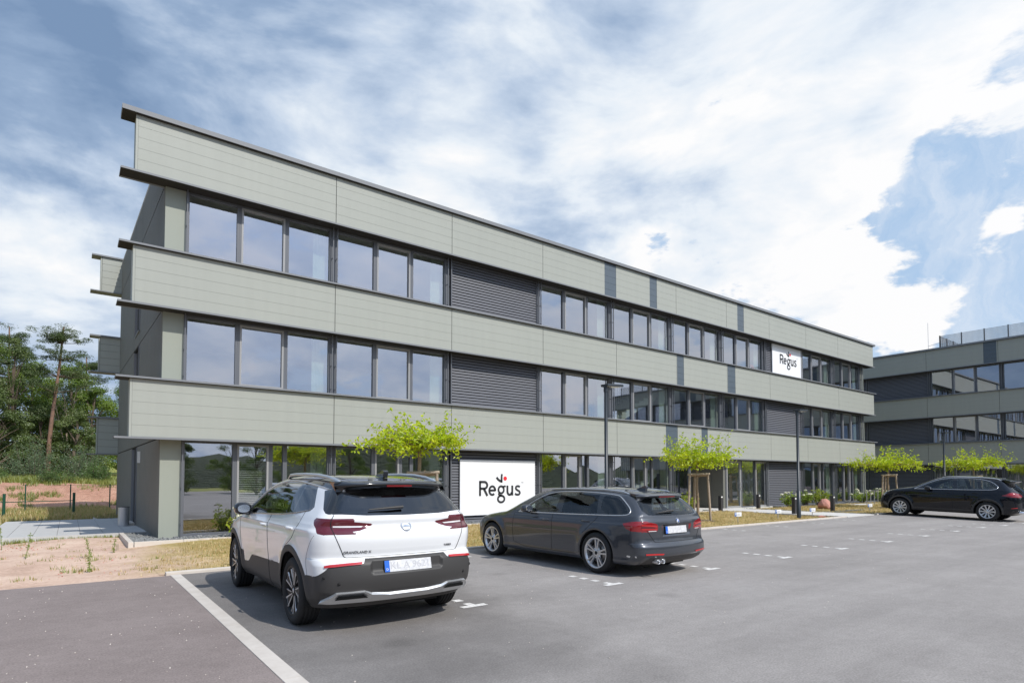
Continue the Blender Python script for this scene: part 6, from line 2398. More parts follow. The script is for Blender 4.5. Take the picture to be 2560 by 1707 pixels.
    for r_, hy, hz in (('door_front', -.22, 1.02), ('door_rear', -1.08, 1.04)):
        for sd, sx in (('L', -1), ('R', 1)):
            h = MB()
            q = B.on_side([(hy + .09, hz), (hy, hz + .004), (hy - .09, hz)], sx)
            h.tube([(q[0][0] + sx * .002, q[0][1], q[0][2]), (q[1][0] + sx * .026, q[1][1] + .05, q[1][2]), (q[1][0] + sx * .028, q[1][1] - .05, q[1][2]), (q[2][0] + sx * .002, q[2][1], q[2][2])], [.010, .014, .014, .010], 8)
            h.build('handle', 'paint_black', O[r_ + '|' + sd])
    add_wheels(root, 'ten', P['wb'], 1.66, .362, .265, .245, ['rim_silver', 'seam', 'underbody', 'brake'], 0)
    add_underbody(root, P)
    add_interior(root, B, P, seat='seat_light', belt=1.13)
    return root


white_suv = build_white_suv()
grey_estate = build_grey_estate()
black_suv = build_black_suv()

# ================================================================ trees and plants


def leaf_quad(vs, fs, p, n, l, w, r):
    """One folded leaf: two facets about a midrib."""
    n = n.normalized()
    t = n.orthogonal().normalized()
    a = r.uniform(0, 2 * PI)
    t = (t * math.cos(a) + n.cross(t) * math.sin(a))
    s_ = n.cross(t)
    b = len(vs)
    droop = n * (-.25 * l)
    vs += [p, p + t * l * .5 + s_ * w * .5 + n * w * .12, p + t * l + droop, p + t * l * .5 - s_ * w * .5 + n * w * .12]
    fs += [(b, b + 1, b + 2), (b, b + 2, b + 3)]


def rnd_dir(r):
    while True:
        v = Vector((r.uniform(-1, 1), r.uniform(-1, 1), r.uniform(-1, 1)))
        if .05 < v.length < 1:
            return v.normalized()


def mesh_from(name, vs, fs, m, parent, smooth=False):
    me = bpy.data.meshes.new(name)
    me.from_pydata([tuple(v) for v in vs], [], fs)
    me.materials.append(MATS[m])
    me.update()
    o = bpy.data.objects.new(name, me)
    COL.objects.link(o)
    o.parent = parent
    return o


def umbrella_tree(label, loc, seed, fork=2.2, rad=1.45, rise=.95, lean=0.0):
    """Young tree trained to a flat umbrella: straight stem, level limbs, lime leaves on arching shoots."""
    r = random.Random(seed)
    root = thing('umbrella_tree', label, 'tree', loc, 0, 'young trees trained to a flat umbrella')
    tb = MB()
    stem = [(0, 0, -.02), (.012, .0, .6), (-.012, .012, 1.3), (.0, -.008, 1.9), (.0, .0, fork)]
    tb.tube(stem, [.062, .05, .046, .042, .05], 10)
    tb.build('trunk', 'bark_young', root)
    lb = MB()
    vs, fs = [], []
    nl = 9
    for i in range(nl):
        a = 2 * PI * i / nl + r.uniform(-.25, .25)
        L = rad * r.uniform(.72, 1.05)
        pts = [Vector((0, 0, fork - .03))]
        sag = r.uniform(-.04, .10)
        for k in range(1, 6):
            t = k / 5
            pts.append(Vector((math.cos(a + .2 * t) * L * t, math.sin(a + .2 * t) * L * t, fork + .05 + sag * t + r.uniform(-.02, .02))))
        lb.tube(pts, [.028, .022, .017, .013, .009, .005], 6)
        for k in range(1, 6):
            for j in range(5):
                base = pts[k] + (pts[k - 1] - pts[k]) * r.random()
                h = rise * r.uniform(.1, 1.0) ** 1.3 * (.75 + .6 * math.sin(i * 2.1 + seed)) * (1.0 if k < 5 else .6)
                if r.random() < .16:
                    h = -.22
                d = Vector((r.uniform(-.35, .35), r.uniform(-.35, .35), h))
                d += Vector((math.cos(a), math.sin(a), 0)) * r.uniform(-.05, .35)
                q = [base, base + d * .5 + Vector((0, 0, .05)), base + d + Vector((d.x, d.y, 0)) * .35 + Vector((0, 0, -.04))]
                lb.tube(q, [.006, .004, .002], 4, cap=False)
                for m_ in range(15):
                    t = .12 + .95 * r.random()
                    p = q[0] * (1 - t) ** 2 + q[1] * 2 * t * (1 - t) + q[2] * t * t
                    nn = (Vector((0, 0, 1)) * .7 + rnd_dir(r) * .8)
                    leaf_quad(vs, fs, p + rnd_dir(r) * .07, nn, r.uniform(.08, .14), r.uniform(.045, .075), r)
    lb.build('limb', 'bark_young', root)
    mesh_from('crown', vs, fs, 'lime_leaf', root)
    return root


umbrella_tree('lime-leaved umbrella tree rising behind the white car', (.68, -4.0, 0), 3, 2.3, 1.2, .66)
umbrella_tree('lime-leaved umbrella tree in front of the entrance, beside the grey estate car', (11.78, -4.04, 0), 11, 2.12, 1.30, 1.0)
umbrella_tree('lime-leaved umbrella tree by the railing and hydrangeas, left of the black off-roader', (28.1, -4.1, 0), 20, 2.2, 1.65, .75)
umbrella_tree('lime-leaved umbrella tree whose crown shows above the black off-roader roof', (34.5, -6.05, -.05), 31, 2.3, 1.7, .8)


def tree_stand(label, loc, rz, h=1.66):
    root = thing('tree_stand', label, 'tree stand', loc, rz, 'wooden stands that hold the young trees')
    for sx, sy in ((-1, 0), (1, 0), (0, 1)):
        b = MB()
        if sy == 0:
            b.tube([(sx * .42, .0, -.02), (sx * .33, 0, h)], [.042, .038], 10)
        else:
            b.tube([(0, .5, -.02), (0, .34, h)], [.042, .038], 10)
        b.build('post', 'wood_grey', root)
    for pts in ([(-.40, 0, h - .02), (.40, 0, h + .0)], [(-.30, .02, h - .05), (.02, .34, h - .05)], [(.30, .02, h - .05), (-.02, .34, h - .05)]):
        b = MB()
        b.tube(pts, .042, 10)
        b.build('crossbar', 'wood_grey', root)
    b = MB()
    b.tube([(.07 * math.cos(k * .9), .05 + .06 * math.sin(k * .9), h - .12 + .012 * k) for k in range(16)], .012, 5)
    b.build('binding', 'bark_young', root)
    return root


tree_stand('grey wooden stand round the tree behind the white car', (.75, -4.06, 0), R(-20))
tree_stand('grey wooden stand round the tree in front of the entrance', (11.78, -4.1, 0), R(-32), 1.68)
tree_stand('grey wooden stand round the tree left of the black off-roader', (28.1, -4.16, 0), R(-40), 1.72)
tree_stand('grey wooden stand hidden behind the black off-roader, under its tree', (34.5, -6.11, -.05), R(-40), 1.7)
md = MB()
for (x, y, s_) in ((.75, -4.0, .6), (11.78, -4.04, .72), (28.1, -4.1, .6)):
    pts = [(x + s_ * (1 + .15 * math.sin(k * 2.3)) * math.cos(k * .33), y + s_ * .8 * (1 + .15 * math.cos(k * 1.7)) * math.sin(k * .33)) for k in range(19)]
    md.add([(x, y, .055)] + [(a, b, .012) for a, b in pts], [(0, i, i + 1) for i in range(1, 19)] + [(0, 19, 1)], 0, True)
tag(md.build('bark_mulch', 'mulch'), kind='stuff')


def shrub(name, label, cat, loc, rx, rz_, seed, m, nshoot=26, leaf=.09, flowers=0, group=None, lsz=1.0):
    r = random.Random(seed)
    root = thing(name, label, cat, loc, 0, group)
    sb = MB()
    vs, fs = [], []
    fl = MB()
    for i in range(nshoot):
        a = r.uniform(0, 2 * PI)
        sp = rx * math.sqrt(r.random())
        h = rz_ * r.uniform(.65, 1.0) * (1 - .35 * (sp / rx) ** 2)
        q = [Vector((math.cos(a) * sp * .2, math.sin(a) * sp * .2, 0)), Vector((math.cos(a) * sp * .6, math.sin(a) * sp * .6, h * .6)), Vector((math.cos(a) * sp, math.sin(a) * sp, h))]
        sb.tube(q, [.009, .007, .004], 5, cap=False)
        for k in range(17):
            t = .25 + .78 * r.random()
            p = q[0] * (1 - t) ** 2 + q[1] * 2 * t * (1 - t) + q[2] * t * t
            nn = Vector((0, 0, .8)) + rnd_dir(r) * .8 + Vector((math.cos(a), math.sin(a), 0)) * .3
            leaf_quad(vs, fs, p + rnd_dir(r) * .05, nn, leaf * r.uniform(.7, 1.3), leaf * .6 * r.uniform(.7, 1.2), r)
        if i < flowers:
            c = q[2] + Vector((0, 0, .04))
            for k in range(34):
                d = rnd_dir(r)
                d.z = abs(d.z) * .9 - .15
                p = c + Vector((d.x * .085, d.y * .085, d.z * .075))
                s_ = .02
                t1 = d.orthogonal().normalized() * s_
                t2 = d.cross(t1).normalized() * s_
                fl.add([p + t1, p + t2, p - t1, p - t2], [(0, 1, 2, 3)])
    sb.build('stems', 'bark_dark', root)
    mesh_from('leaves', vs, fs, m, root)
    if flowers:
        fl.build('flower_heads', 'flower', root)
    return root


hg = 'white hydrangeas along the front of the building'
shrub('hydrangea_bush', 'white-flowered hydrangea on a bare stem, in front of the far louvres', 'bush', (24.4, -.75, .02), .5, .85, 2, 'hydrangea_leaf', 24, .10, 10, hg)
shrub('hydrangea_bush', 'white-flowered hydrangea partly behind the lamp post beside the entrance path', 'bush', (27.6, .0, .02), .5, .85, 5, 'hydrangea_leaf', 24, .10, 9, hg)
shrub('hydrangea_bush', 'white-flowered hydrangea behind the first post of the grey railing', 'bush', (34.0, -.35, .02), .62, .95, 7, 'hydrangea_leaf', 30, .10, 13, hg)
shrub('hydrangea_bush', 'white-flowered hydrangea between the railing and the black off-roader nose', 'bush', (36.6, -.5, .02), .62, 1.0, 9, 'hydrangea_leaf', 30, .10, 13, hg)
shrub('hydrangea_bush', 'white-flowered hydrangea low behind the grey estate car rear window', 'bush', (9.6, -.9, .02), .42, .72, 12, 'hydrangea_leaf', 20, .10, 8, hg)
shrub('hydrangea_bush', 'cream-flowered hydrangea peeping out beside the white car left mirror', 'bush', (-2.55, -.55, -.06), .42, .85, 14, 'shrub_leaf', 22, .10, 8, hg)
sg = 'yellow-green shrubs along the front of the building'
shrub('leafy_shrub', 'yellow-green shrub beside the red boulder', 'shrub', (28.2, -.45, .02), .68, 1.0, 15, 'shrub_leaf', 34, .11, 0, sg)
shrub('leafy_shrub', 'bright yellow-green shrub behind the wooden stand at the entrance', 'shrub', (15.35, -.85, .02), .62, .98, 16, 'shrub_leaf', 40, .11, 0, sg)
shrub('leafy_shrub', 'low olive shrub in the lawn before the first ground-floor window', 'shrub', (-1.75, -1.0, -.04), .42, .55, 18, 'shrub_leaf', 18, .08, 0, sg)
shrub('leafy_shrub', 'green leafy shrub against the shaded second block, above the black off-roader tail', 'shrub', (40.3, -8.9, -.05), .8, 1.9, 19, 'bush_leaf', 40, .13, 0, sg)


# ---------------- wood behind the site
def crown_leaves(r, clumps, per, l, w, up=.5):
    vs, fs = [], []
    for (c, rx, ry, rz_) in clumps:
        for k in range(per):
            d = rnd_dir(r)
            rr = r.random() ** .38
            p = Vector(c) + Vector((d.x * rx * rr, d.y * ry * rr, d.z * rz_ * rr))
            leaf_quad(vs, fs, p, d + Vector((0, 0, up)) + rnd_dir(r) * .5, l * r.uniform(.6, 1.3), w * r.uniform(.6, 1.3), r)
    return vs, fs


def pine(label, loc, h, seed, lean=.04):
    r = random.Random(seed)
    root = thing('pine_tree', label, 'tree', loc, 0, 'trees of the wood behind the site')
    tb = MB()
    pts = [Vector((lean * h * t * t + .10 * math.sin(t * 5 + seed), .06 * math.sin(t * 4), h * t)) for t in [i / 9 for i in range(10)]]
    tb.tube(pts, [.17 - .12 * i / 9 for i in range(10)], 10)
    clumps = []
    lb = MB()
    for i in range(34):
        t = .58 + .42 * r.random()
        b = pts[min(9, int(t * 9))]
        a = r.uniform(0, 2 * PI)
        L = (1.9 * (1 - ((t - .70) / .42) ** 2) + .35) * r.uniform(.45, 1.0)
        e = b + Vector((math.cos(a) * L, math.sin(a) * L, r.uniform(.1, .8)))
        lb.tube([b, (b + e) / 2 + Vector((0, 0, -.08)), e], [.035, .022, .008], 5, cap=False)
        for k in range(3):
            q = b.lerp(e, .45 + .3 * k) + Vector((r.uniform(-.3, .3), r.uniform(-.3, .3), r.uniform(0, .2)))
            clumps.append((q, r.uniform(.32, .55), r.uniform(.32, .55), r.uniform(.13, .22)))
    clumps.append((pts[-1], .7, .7, .35))
    lb.build('branches', 'bark_dark', root)
    tb.build('trunk', 'bark_pine', root)
    vs, fs = crown_leaves(r, clumps, 115, .15, .035, .9)
    mesh_from('crown', vs, fs, 'pine_needle', root)
    return root


def broadleaf(name, label, loc, h, w, seed, m, bark='bark_dark', base=.12, leaf=.13, per=380, n=40):
    r = random.Random(seed)
    root = thing(name, label, 'tree', loc, 0, 'trees of the wood behind the site')
    tb = MB()
    pts = [Vector((.1 * math.sin(i + seed), .1 * math.cos(i * 1.3), h * .9 * i / 7)) for i in range(8)]
    tb.tube(pts, [.19 - .15 * i / 7 for i in range(8)], 9)
    clumps = []
    for i in range(n):
        t = base + (1 - base) * (i + r.random()) / n
        rad = w * (math.sin(PI * min(1, (t - base) / (1 - base) * .92 + .10)) ** .7) * r.uniform(.5, 1.0)
        a = r.uniform(0, 2 * PI)
        c = Vector((math.cos(a) * rad, math.sin(a) * rad, h * t))
        s_ = r.uniform(.5, 1.0) * w * .42
        clumps.append((c, s_, s_, s_ * .55))
        k = min(7, max(0, int(t * 7 - 1)))
        tb.tube([pts[k], (pts[k] + c) / 2 + Vector((0, 0, .1)), c], [.05, .03, .01], 5, cap=False)
    tb.build('trunk', bark, root)
    vs, fs = crown_leaves(r, clumps, per, leaf, leaf * .62, .6)
    mesh_from('crown', vs, fs, m, root)
    return root


def young_bush(label, loc, h, w, seed, m, leaf=.10):
    r = random.Random(seed)
    root = thing('bush', label, 'bush', loc, 0, 'bushes on top of the earth bank')
    vs, fs = [], []
    sb = MB()
    for i in range(46):
        a = r.uniform(0, 2 * PI)
        sp = w * math.sqrt(r.random())
        hh = h * r.uniform(.5, 1) * (1 - .45 * (sp / w) ** 2)
        q0, q2 = Vector((math.cos(a) * sp * .4, math.sin(a) * sp * .4, 0)), Vector((math.cos(a) * sp, math.sin(a) * sp, hh))
        sb.tube([q0, q2], [.012, .004], 4, cap=False)
        for k in range(85):
            t = .1 + .95 * r.random()
            p = q0.lerp(q2, t) + rnd_dir(r) * .14
            leaf_quad(vs, fs, p, Vector((0, 0, .5)) + rnd_dir(r), leaf * r.uniform(.6, 1.3), leaf * .4, r)
    sb.build('stems', 'bark_dark', root)
    mesh_from('leaves', vs, fs, m, root)
    return root


def bz(x, y):
    return bank_z(x, y) - .05


p_a = pine('tall pine with a bare red trunk and open crown, nearest the corner of the building', (-7.3, 38, bz(-7, 38)), 11.2, 4, .05)
p_b = pine('tall pine with a dense crown and red trunk, second from the right in the wood', (-11.9, 42, bz(-12, 42)), 12.6, 9, -.01)
b_a = broadleaf('oak_tree', 'broad oak with sunlit yellow-green leaves at the left edge of the wood', (-13.1, 36.5, bz(-13, 36)), 8.6, 2.7, 3, 'oak_leaf', base=.05)
b_b = broadleaf('birch_tree', 'slender dark birch between the two tall pines', (-9.6, 41, bz(-9, 41)), 10.2, 1.9, 6, 'birch_leaf', base=.10, leaf=.11, n=46)
b_c = broadleaf('beech_tree', 'dark low beech in the middle of the wood edge', (-10.3, 36.5, bz(-10, 36)), 6.0, 2.2, 8, 'birch_leaf', base=.02, n=40)
b_d = broadleaf('oak_tree', 'green oak seen beside the lowest rear band of the building', (-4.7, 41, bz(-5, 41)), 7.2, 2.6, 13, 'oak_leaf', base=.04)
WOOD = [
    (p_b, -14.6, 46, 1.0, 'tall pine whose crown tops the left edge of the wood', .5),
    (p_a, -4.9, 46, .93, 'leaning pine half hidden behind the rear bands of the building', 2.1),
    (p_b, -16.5, 40, .9, 'pine beyond the left edge of the view, beside the oak', 1.0),
    (b_b, -7.7, 46, .72, 'small birch in the gap beside the bare pine trunk', 2.0),
    (b_c, -12.6, 39.5, 1.15, 'dark beech under the second pine', 1.0),
    (b_a, -16.2, 35, .9, 'sunlit oak outside the left edge of the wood', 2.4),
    (b_c, -7.9, 40, .85, 'dark beech at the foot of the bare pine', 3.0),
    (b_d, -2.0, 43, 1.1, 'oak hidden behind the end wall of the building', .4),
    (p_a, 2.5, 47, 1.05, 'pine hidden behind the middle of the building', 4.4),
    (b_b, -19.5, 44, 1.05, 'birch beyond the left edge of the view', 1.4),
    (p_b, -23, 47, 1.0, 'pine far to the left of the view', 3.3),
    (b_a, -21, 37, 1.0, 'oak far to the left of the view', .9),
    (b_d, -14.8, 50, 1.5, 'tall oak standing behind the left pines', 2.9),
    (b_d, -9.0, 51, 1.35, 'tall oak filling the wood behind the birch', 5.1),
    (b_a, -11.4, 45, 1.25, 'tall oak between the second pine and the birch', 1.9),
    (b_a, -15.6, 43, 1.3, 'tall oak above the left edge of the wood', 4.0),
    (b_d, -6.2, 44, 1.25, 'oak behind the bare pine, right of the birch', 3.6),
    (b_b, -13.6, 40.5, .85, 'birch between the oak at the left edge and the second pine', 5.6),
    (p_b, -10.4, 48, .98, 'pine crown showing over the birch', 4.9),
    (b_d, -18, 48, 1.5, 'tall oak beyond the left edge of the wood', .2),
    (b_c, -5.8, 37.5, .8, 'dark beech near the rear corner of the building', 5.5),
]
for src, x, y, s_, lb, rz_ in WOOD:
    dup(src, (x, y, bz(x, y)), rz_, lb, None, s_)
# dead birch stems
db = thing('dead_tree', 'bare grey dead birch right of the bare pine trunk', 'tree', (-6.2, 40, bz(-6, 40)), 0, 'trees of the wood behind the site')
q = MB()
rr_ = random.Random(5)
for i in range(5):
    x0_ = rr_.uniform(-.4, .4)
    top = Vector((x0_ * 2.5, 0, 6.6 * rr_.uniform(.7, 1)))
    q.tube([(x0_ * .3, 0, 0), (x0_, .1, 3), top], [.05, .035, .01], 5, cap=False)
    for k in range(7):
        t = rr_.uniform(.5, 1)
        p = Vector((x0_, .1, 3)).lerp(top, t)
        q.tube([p, p + Vector((rr_.uniform(-.5, .5), 0, .6))], [.012, .004], 4, cap=False)
q.build('branches', 'wood_grey', db)
young_bush('silvery willow bush on the bank, left of the building', (-7.9, 29.8, bz(-8, 29.8)), 2.9, 1.6, 3, 'willow_leaf')
young_bush('second silvery willow bush, against the rear corner of the building', (-5.4, 30.5, bz(-5.4, 30.5)), 2.6, 1.5, 4, 'willow_leaf')
young_bush('bright green bush at the top of the bank beside the end wall', (-4.9, 27.2, bz(-5, 27.2)), 1.5, .9, 5, 'bush_leaf')
young_bush('round green bush hanging over the bank behind the middle fence post', (-6.75, 25.6, bz(-6.7, 25.6) - .1), 1.0, .95, 6, 'bush_leaf', .08)
young_bush('low green bush on top of the bank behind the left fence post', (-9.6, 26.5, bz(-9.6, 26.5)), .9, .9, 7, 'bush_leaf', .08)
young_bush('low green bush at the left end of the bank', (-12.2, 27.5, bz(-12, 27.5)), 1.1, 1.3, 8, 'bush_leaf', .08)
young_bush('green bush in the left part of the bank top', (-10.9, 29, bz(-11, 29)), 1.5, 1.4, 9, 'bush_leaf', .09)


# ---------------- grass
def grass(name, spots, m, hmin, hmax, seed, blades=4, spread=.03):
    r = random.Random(seed)
    vs, fs = [], []
    for x, y, z in spots:
        for k in range(blades):
            a = r.uniform(0, 2 * PI)
            h = r.uniform(hmin, hmax)
            px_, py_ = x + r.uniform(-spread, spread), y + r.uniform(-spread, spread)
            w = h * .07 + .002
            lean = h * r.uniform(.1, .7)
            dx, dy = math.cos(a), math.sin(a)
            b = len(vs)
            vs += [Vector((px_ - dy * w, py_ + dx * w, z)), Vector((px_ + dy * w, py_ - dx * w, z)), Vector((px_ + dx * lean, py_ + dy * lean, z + h))]
            fs.append((b, b + 1, b + 2))
    o = mesh_from(name, vs, fs, m, None)
    return tag(o, kind='stuff')


def lawn_cover(x, y):
    return .5 + .5 * math.sin(x * 1.7 + 1.1 * math.sin(y * 2.1)) * math.sin(y * 1.3 + x * .6)


sp = []
while len(sp) < 15000:
    x, y = rng.uniform(-5.6, 18.2), rng.uniform(-6.12, -.84)
    if rng.random() > (.9 if x < 3 else .7):
        continue
    fade = smooth01((x + 5.3 - .25 * (y + 3)) / 2.6)
    if rng.random() < fade * (.35 + .65 * lawn_cover(x, y)):
        sp.append((x, y, lawn_z(x, y) - .005))
grass('lawn_grass', sp, 'dry_grass', .025, .075, 5, 4, .045)
sp2 = [q for q in sp if rng.random() < .22]
grass('lawn_grass', sp2, 'green_grass', .02, .07, 6, 3, .06)
sp = []
for i in range(9000):
    x, y = rng.uniform(20.8, 41), rng.uniform(-6.1, -.7)
    if not (29.8 < x < 33.4 and -2 < y < -1.2):
        sp.append((x, y, lawn_z(x, y) - .005))
grass('lawn_grass', sp, 'dry_grass', .03, .09, 7, 4, .06)
grass('lawn_grass', sp[::3], 'green_grass', .03, .08, 17, 3, .06)
sp = []
for i in range(70):      # tufts in the bare soil
    cx_, cy_ = rng.uniform(-10, -4.6), rng.uniform(-6.1, 1.6)
    for k in range(rng.randint(2, 11)):
        x, y = cx_ + rng.gauss(0, .10), cy_ + rng.gauss(0, .07)
        sp.append((x, y, lawn_z(max(x, -9), y) - .02))
grass('soil_grass', sp, 'green_grass', .02, .10, 8, 4, .03)
grass('soil_grass', [(x + rng.gauss(0, .1), y + rng.gauss(0, .1), z) for x, y, z in sp if y < 2], 'dry_grass', .02, .09, 18, 3, .04)
sp = [(rng.uniform(-7.4, -5.0), 2.14 + rng.gauss(0, .07), -.09) for i in range(260)]
grass('soil_grass', sp, 'green_grass', .04, .14, 10, 5, .03)
sp = [(rng.uniform(-16, -4.5), rng.uniform(9.9, 21.5), -.04) for i in range(5000)]
grass('meadow_grass', sp, 'green_grass', .06, .24, 9, 4, .09)
grass('meadow_grass', [(rng.uniform(-16, -4.5), rng.uniform(9.9, 22), -.04) for i in range(9000)], 'dry_grass', .06, .26, 19, 4, .09)
sp = []
for i in range(9000):
    x, y = rng.uniform(-20, -2), rng.uniform(24.9, 33)
    sp.append((x, y, bank_z(x, y) - .02))
grass('bank_grass', sp, 'green_grass', .12, .42, 11, 4, .16)
sp = []
for i in range(30):
    cx_, cy_ = rng.uniform(-16, -4), rng.uniform(21, 25)
    for k in range(26):
        x, y = cx_ + rng.gauss(0, .22), cy_ + rng.gauss(0, .16)
        sp.append((x, y, bank_z(x, y) - .02))
grass('bank_grass', sp, 'green_grass', .08, .28, 12, 4, .08)


def weed(label, loc, h, seed):
    r = random.Random(seed)
    root = thing('weed', label, 'weed', loc, 0, 'tall weeds in the bare soil')
    b = MB()
    top = Vector((r.uniform(-.12, .12), r.uniform(-.05, .05), h))
    mid = top * .5 + Vector((r.uniform(-.05, .05), 0, 0))
    b.tube([(0, 0, 0), mid, top], [.006, .005, .003], 5, cap=False)
    b.build('stem', 'weed_leaf', root)
    vs, fs = [], []
    for k in range(60):
        t = r.uniform(.1, 1)
        p = Vector((0, 0, 0)) * (1 - t) ** 2 + mid * 2 * t * (1 - t) + top * t * t
        leaf_quad(vs, fs, p, rnd_dir(r) + Vector((0, 0, .4)), .05 * r.uniform(.5, 1.4), .014, r)
    mesh_from('leaves', vs, fs, 'weed_leaf', root)


for lb, x, y, h in (('tall feathery weed beside the paving edge at the far left', -7.35, .9, .62), ('thin leaning weed in the middle of the stony soil', -6.82, -1.7, .5),
                    ('thin weed at the left edge of the bare soil', -7.4, -2.2, .48), ('pale weed stalk in the soil, right of the thin weeds', -5.75, -2.4, .42),
                    ('bushy weed near the edge of the reddish road', -5.85, -4.6, .34), ('thin dry weed halfway to the white kerb', -5.35, -1.6, .3)):
    weed(lb, (x, y, lawn_z(x, y) - .02), h, int(h * 1000))

# ---------------- what the windows mirror: the far side of the car park
for i, (src, x, y, s_, rz_) in enumerate([(b_a, -9, -46, .75, .3), (b_d, -3, -49, .8, 1.2), (b_b, -13.5, -42, .8, 2), (b_c, 3, -47, 1.0, 3), (b_a, 9, -50, .8, 4), (b_d, 15, -48, .7, 5),
                                          (b_c, -18, -46, 1.1, 1), (b_a, 22, -52, .85, 2), (b_d, 29, -50, .8, .6), (b_c, 36, -52, 1.1, 3.3), (b_b, -6.6, -44, .62, .5), (b_a, -24, -50, .9, 2.2), (b_d, 44, -56, .9, 1)]):
    o = dup(src, (x, y, 0), rz_, ['', 'oak', 'birch', 'beech'][0] or 'tree number %d' % i, 'trees across the car park, behind the camera', s_)
    o['label'] = 'tree across the car park, %s of the view, mirrored in the ground-floor windows' % ('behind the camera' if True else '')

hl = MB()
n = 110
rows = []
hr = random.Random(77)
for i in range(n + 1):
    a = R(88 + 190 * i / n)
    h = 11 + 5 * math.sin(i * .21) + 3 * math.sin(i * .63 + 1) + 1.2 * math.sin(i * 1.9)
    rows.append([(math.sin(a) * rr, math.cos(a) * rr, zz) for rr, zz in ((95, -.2), (112, h * .45 + hr.uniform(-.6, .6)), (135, h * .8 + hr.uniform(-.8, .8)), (160, h + hr.uniform(-1, 1)), (200, h * .9))])
m_ = 5
hl.add([p for r_ in rows for p in r_], [(i * m_ + j, (i + 1) * m_ + j, (i + 1) * m_ + j + 1, i * m_ + j + 1) for i in range(n) for j in range(m_ - 1)], 0, True)
ground_mat('far_wood', [(0.3, (0.018, 0.028, 0.013)), (0.5, (0.03, 0.046, 0.02)), (0.7, (0.05, 0.066, 0.03))], [(0.05, .6, 5), (0.6, .6, 6)], .95, (0.8, 1.0, 1.2))
tag(hl.build('hills', 'far_wood'), kind='structure')

# ================================================================ street furniture and small things


def street_lamp(label, loc, h=4.1, arm=.75):
    root = thing('street_lamp', label, 'street lamp', loc, 0, 'lamp posts of the car park')
    b = MB()
    b.tube([(0, 0, -.1), (0, 0, 1.05), (0, 0, 1.06), (0, 0, h)], [.075, .075, .05, .048], 16)
    b.build('post', 'lamp_paint', root)
    b = MB()
    b.tube([(0, 0, h - .16), (0, 0, h + .03)], [.062, .062], 16)
    b.box(-.06, .16, -.06, .06, h - .02, h + .05)
    b.build('bracket', 'lamp_paint', root)
    b = MB()
    b.box(.16, .16 + arm - .1, -.14, .14, h - .012, h + .055)
    hd = b.build('lamp_head', 'lamp_paint', root, bevel=.012)
    hd.rotation_euler = (0, R(-3), 0)
    g = MB()
    g.box(.20, .12 + arm - .12, -.11, .11, h - .018, h - .0125)
    g.build('lens', 'lens_milky', hd)
    return root


street_lamp('slim dark lamp post rising behind the grey estate car', (5.94, -5.2, 0), 4.12)
street_lamp('slim dark lamp post on the lawn left of the entrance path', (16.15, -5.45, 0), 4.1)
street_lamp('slim dark lamp post behind the black off-roader', (33.4, -5.0, 0), 4.1)


def bollard(label, loc, rz=0):
    root = thing('bollard', label, 'bollard', loc, rz, 'dark square bollards along the entrance path')
    b = MB()
    b.box(-.075, .075, -.075, .075, -.05, .735)
    b.build('post', 'bollard_paint', root, bevel=.006)
    g = MB()
    g.box(-.06, .06, -.078, -.0755, .64, .70)
    g.build('light_slot', 'lens_milky', root)
    return root


bollard('dark bollard beside the entrance recess, near the building', (18.02, -.83, 0))
bollard('dark bollard in front of the glazed entrance door', (21.45, -.7, 0))
bollard('dark bollard right behind the second lamp post', (18.5, -4.05, 0))
bollard('dark bollard beside the red boulder', (21.75, -4.15, 0))


def bay_sign(label, loc, rz=R(-12)):
    root = thing('bay_sign', label, 'sign', loc, rz, 'small parking-bay signs along the kerb')
    b = MB()
    b.box(-.015, .015, 0, .01, -.05, .30)
    b.build('stake', 'steel', root)
    b = MB()
    b.box(-.16, .16, -.012, -.002, .22, .36)
    b.build('panel', 'sign_white', root)
    b = MB()
    b.box(-.155, -.075, -.0165, -.0125, .225, .355, 0)
    vs, fs = text_mesh('P', .12)
    b.add([(-.115 + v.x, -.018 + v.z, .29 + v.y) for v in vs], fs, 1)
    b.build('parking_symbol', ['sign_blue', 'sign_white'], root)
    b = MB()
    b.box(-.05, .10, -.0165, -.0125, .262, .282)
    b.box(-.02, .08, -.0165, -.0125, .296, .308)
    b.build('printed_line', 'soft_grey_print', root)
    return root


for lb, x, y in (('small white bay sign with a blue P, left of the grey estate car nose', .12, -5.75), ('small white bay sign just right of the grey estate car', 9.7, -5.35),
                 ('small white bay sign in the lawn right of the wooden stand', 12.2, -5.35), ('small white bay sign in the lawn left of the second lamp post', 15.0, -5.25),
                 ('small white bay sign between the second lamp post and the entrance path', 17.2, -5.45), ('small white bay sign in front of the grey railing', 23.3, -5.1),
                 ('small white bay sign at the white car nose', -3.72, -5.85)):
    bay_sign(lb, (x, y, 0))

# red boulder, flat red stone, marker peg


def boulder(name, label, loc, sx, sy, sz, seed):
    bm = bmesh.new()
    bmesh.ops.create_icosphere(bm, subdivisions=3, radius=1)
    r = random.Random(seed)
    planes = [(rnd_dir(r), r.uniform(.62, .88)) for _ in range(11)]
    for v in bm.verts:
        p = v.co.normalized()
        d = 1.0
        for n, o_ in planes:
            c = p.dot(n)
            if c > .05:
                d = min(d, o_ / c)
        d *= 1 + .03 * math.sin(p.x * 9 + seed) * math.sin(p.y * 11)
        v.co = Vector((p.x * d * sx, p.y * d * sy, p.z * d * sz + sz * .62))
    me = bpy.data.meshes.new(name)
    bm.to_mesh(me)
    bm.free()
    me.materials.append(MATS['red_stone'])
    o = bpy.data.objects.new(name, me)
    COL.objects.link(o)
    o.location = loc
    return tag(o, label, 'boulder')


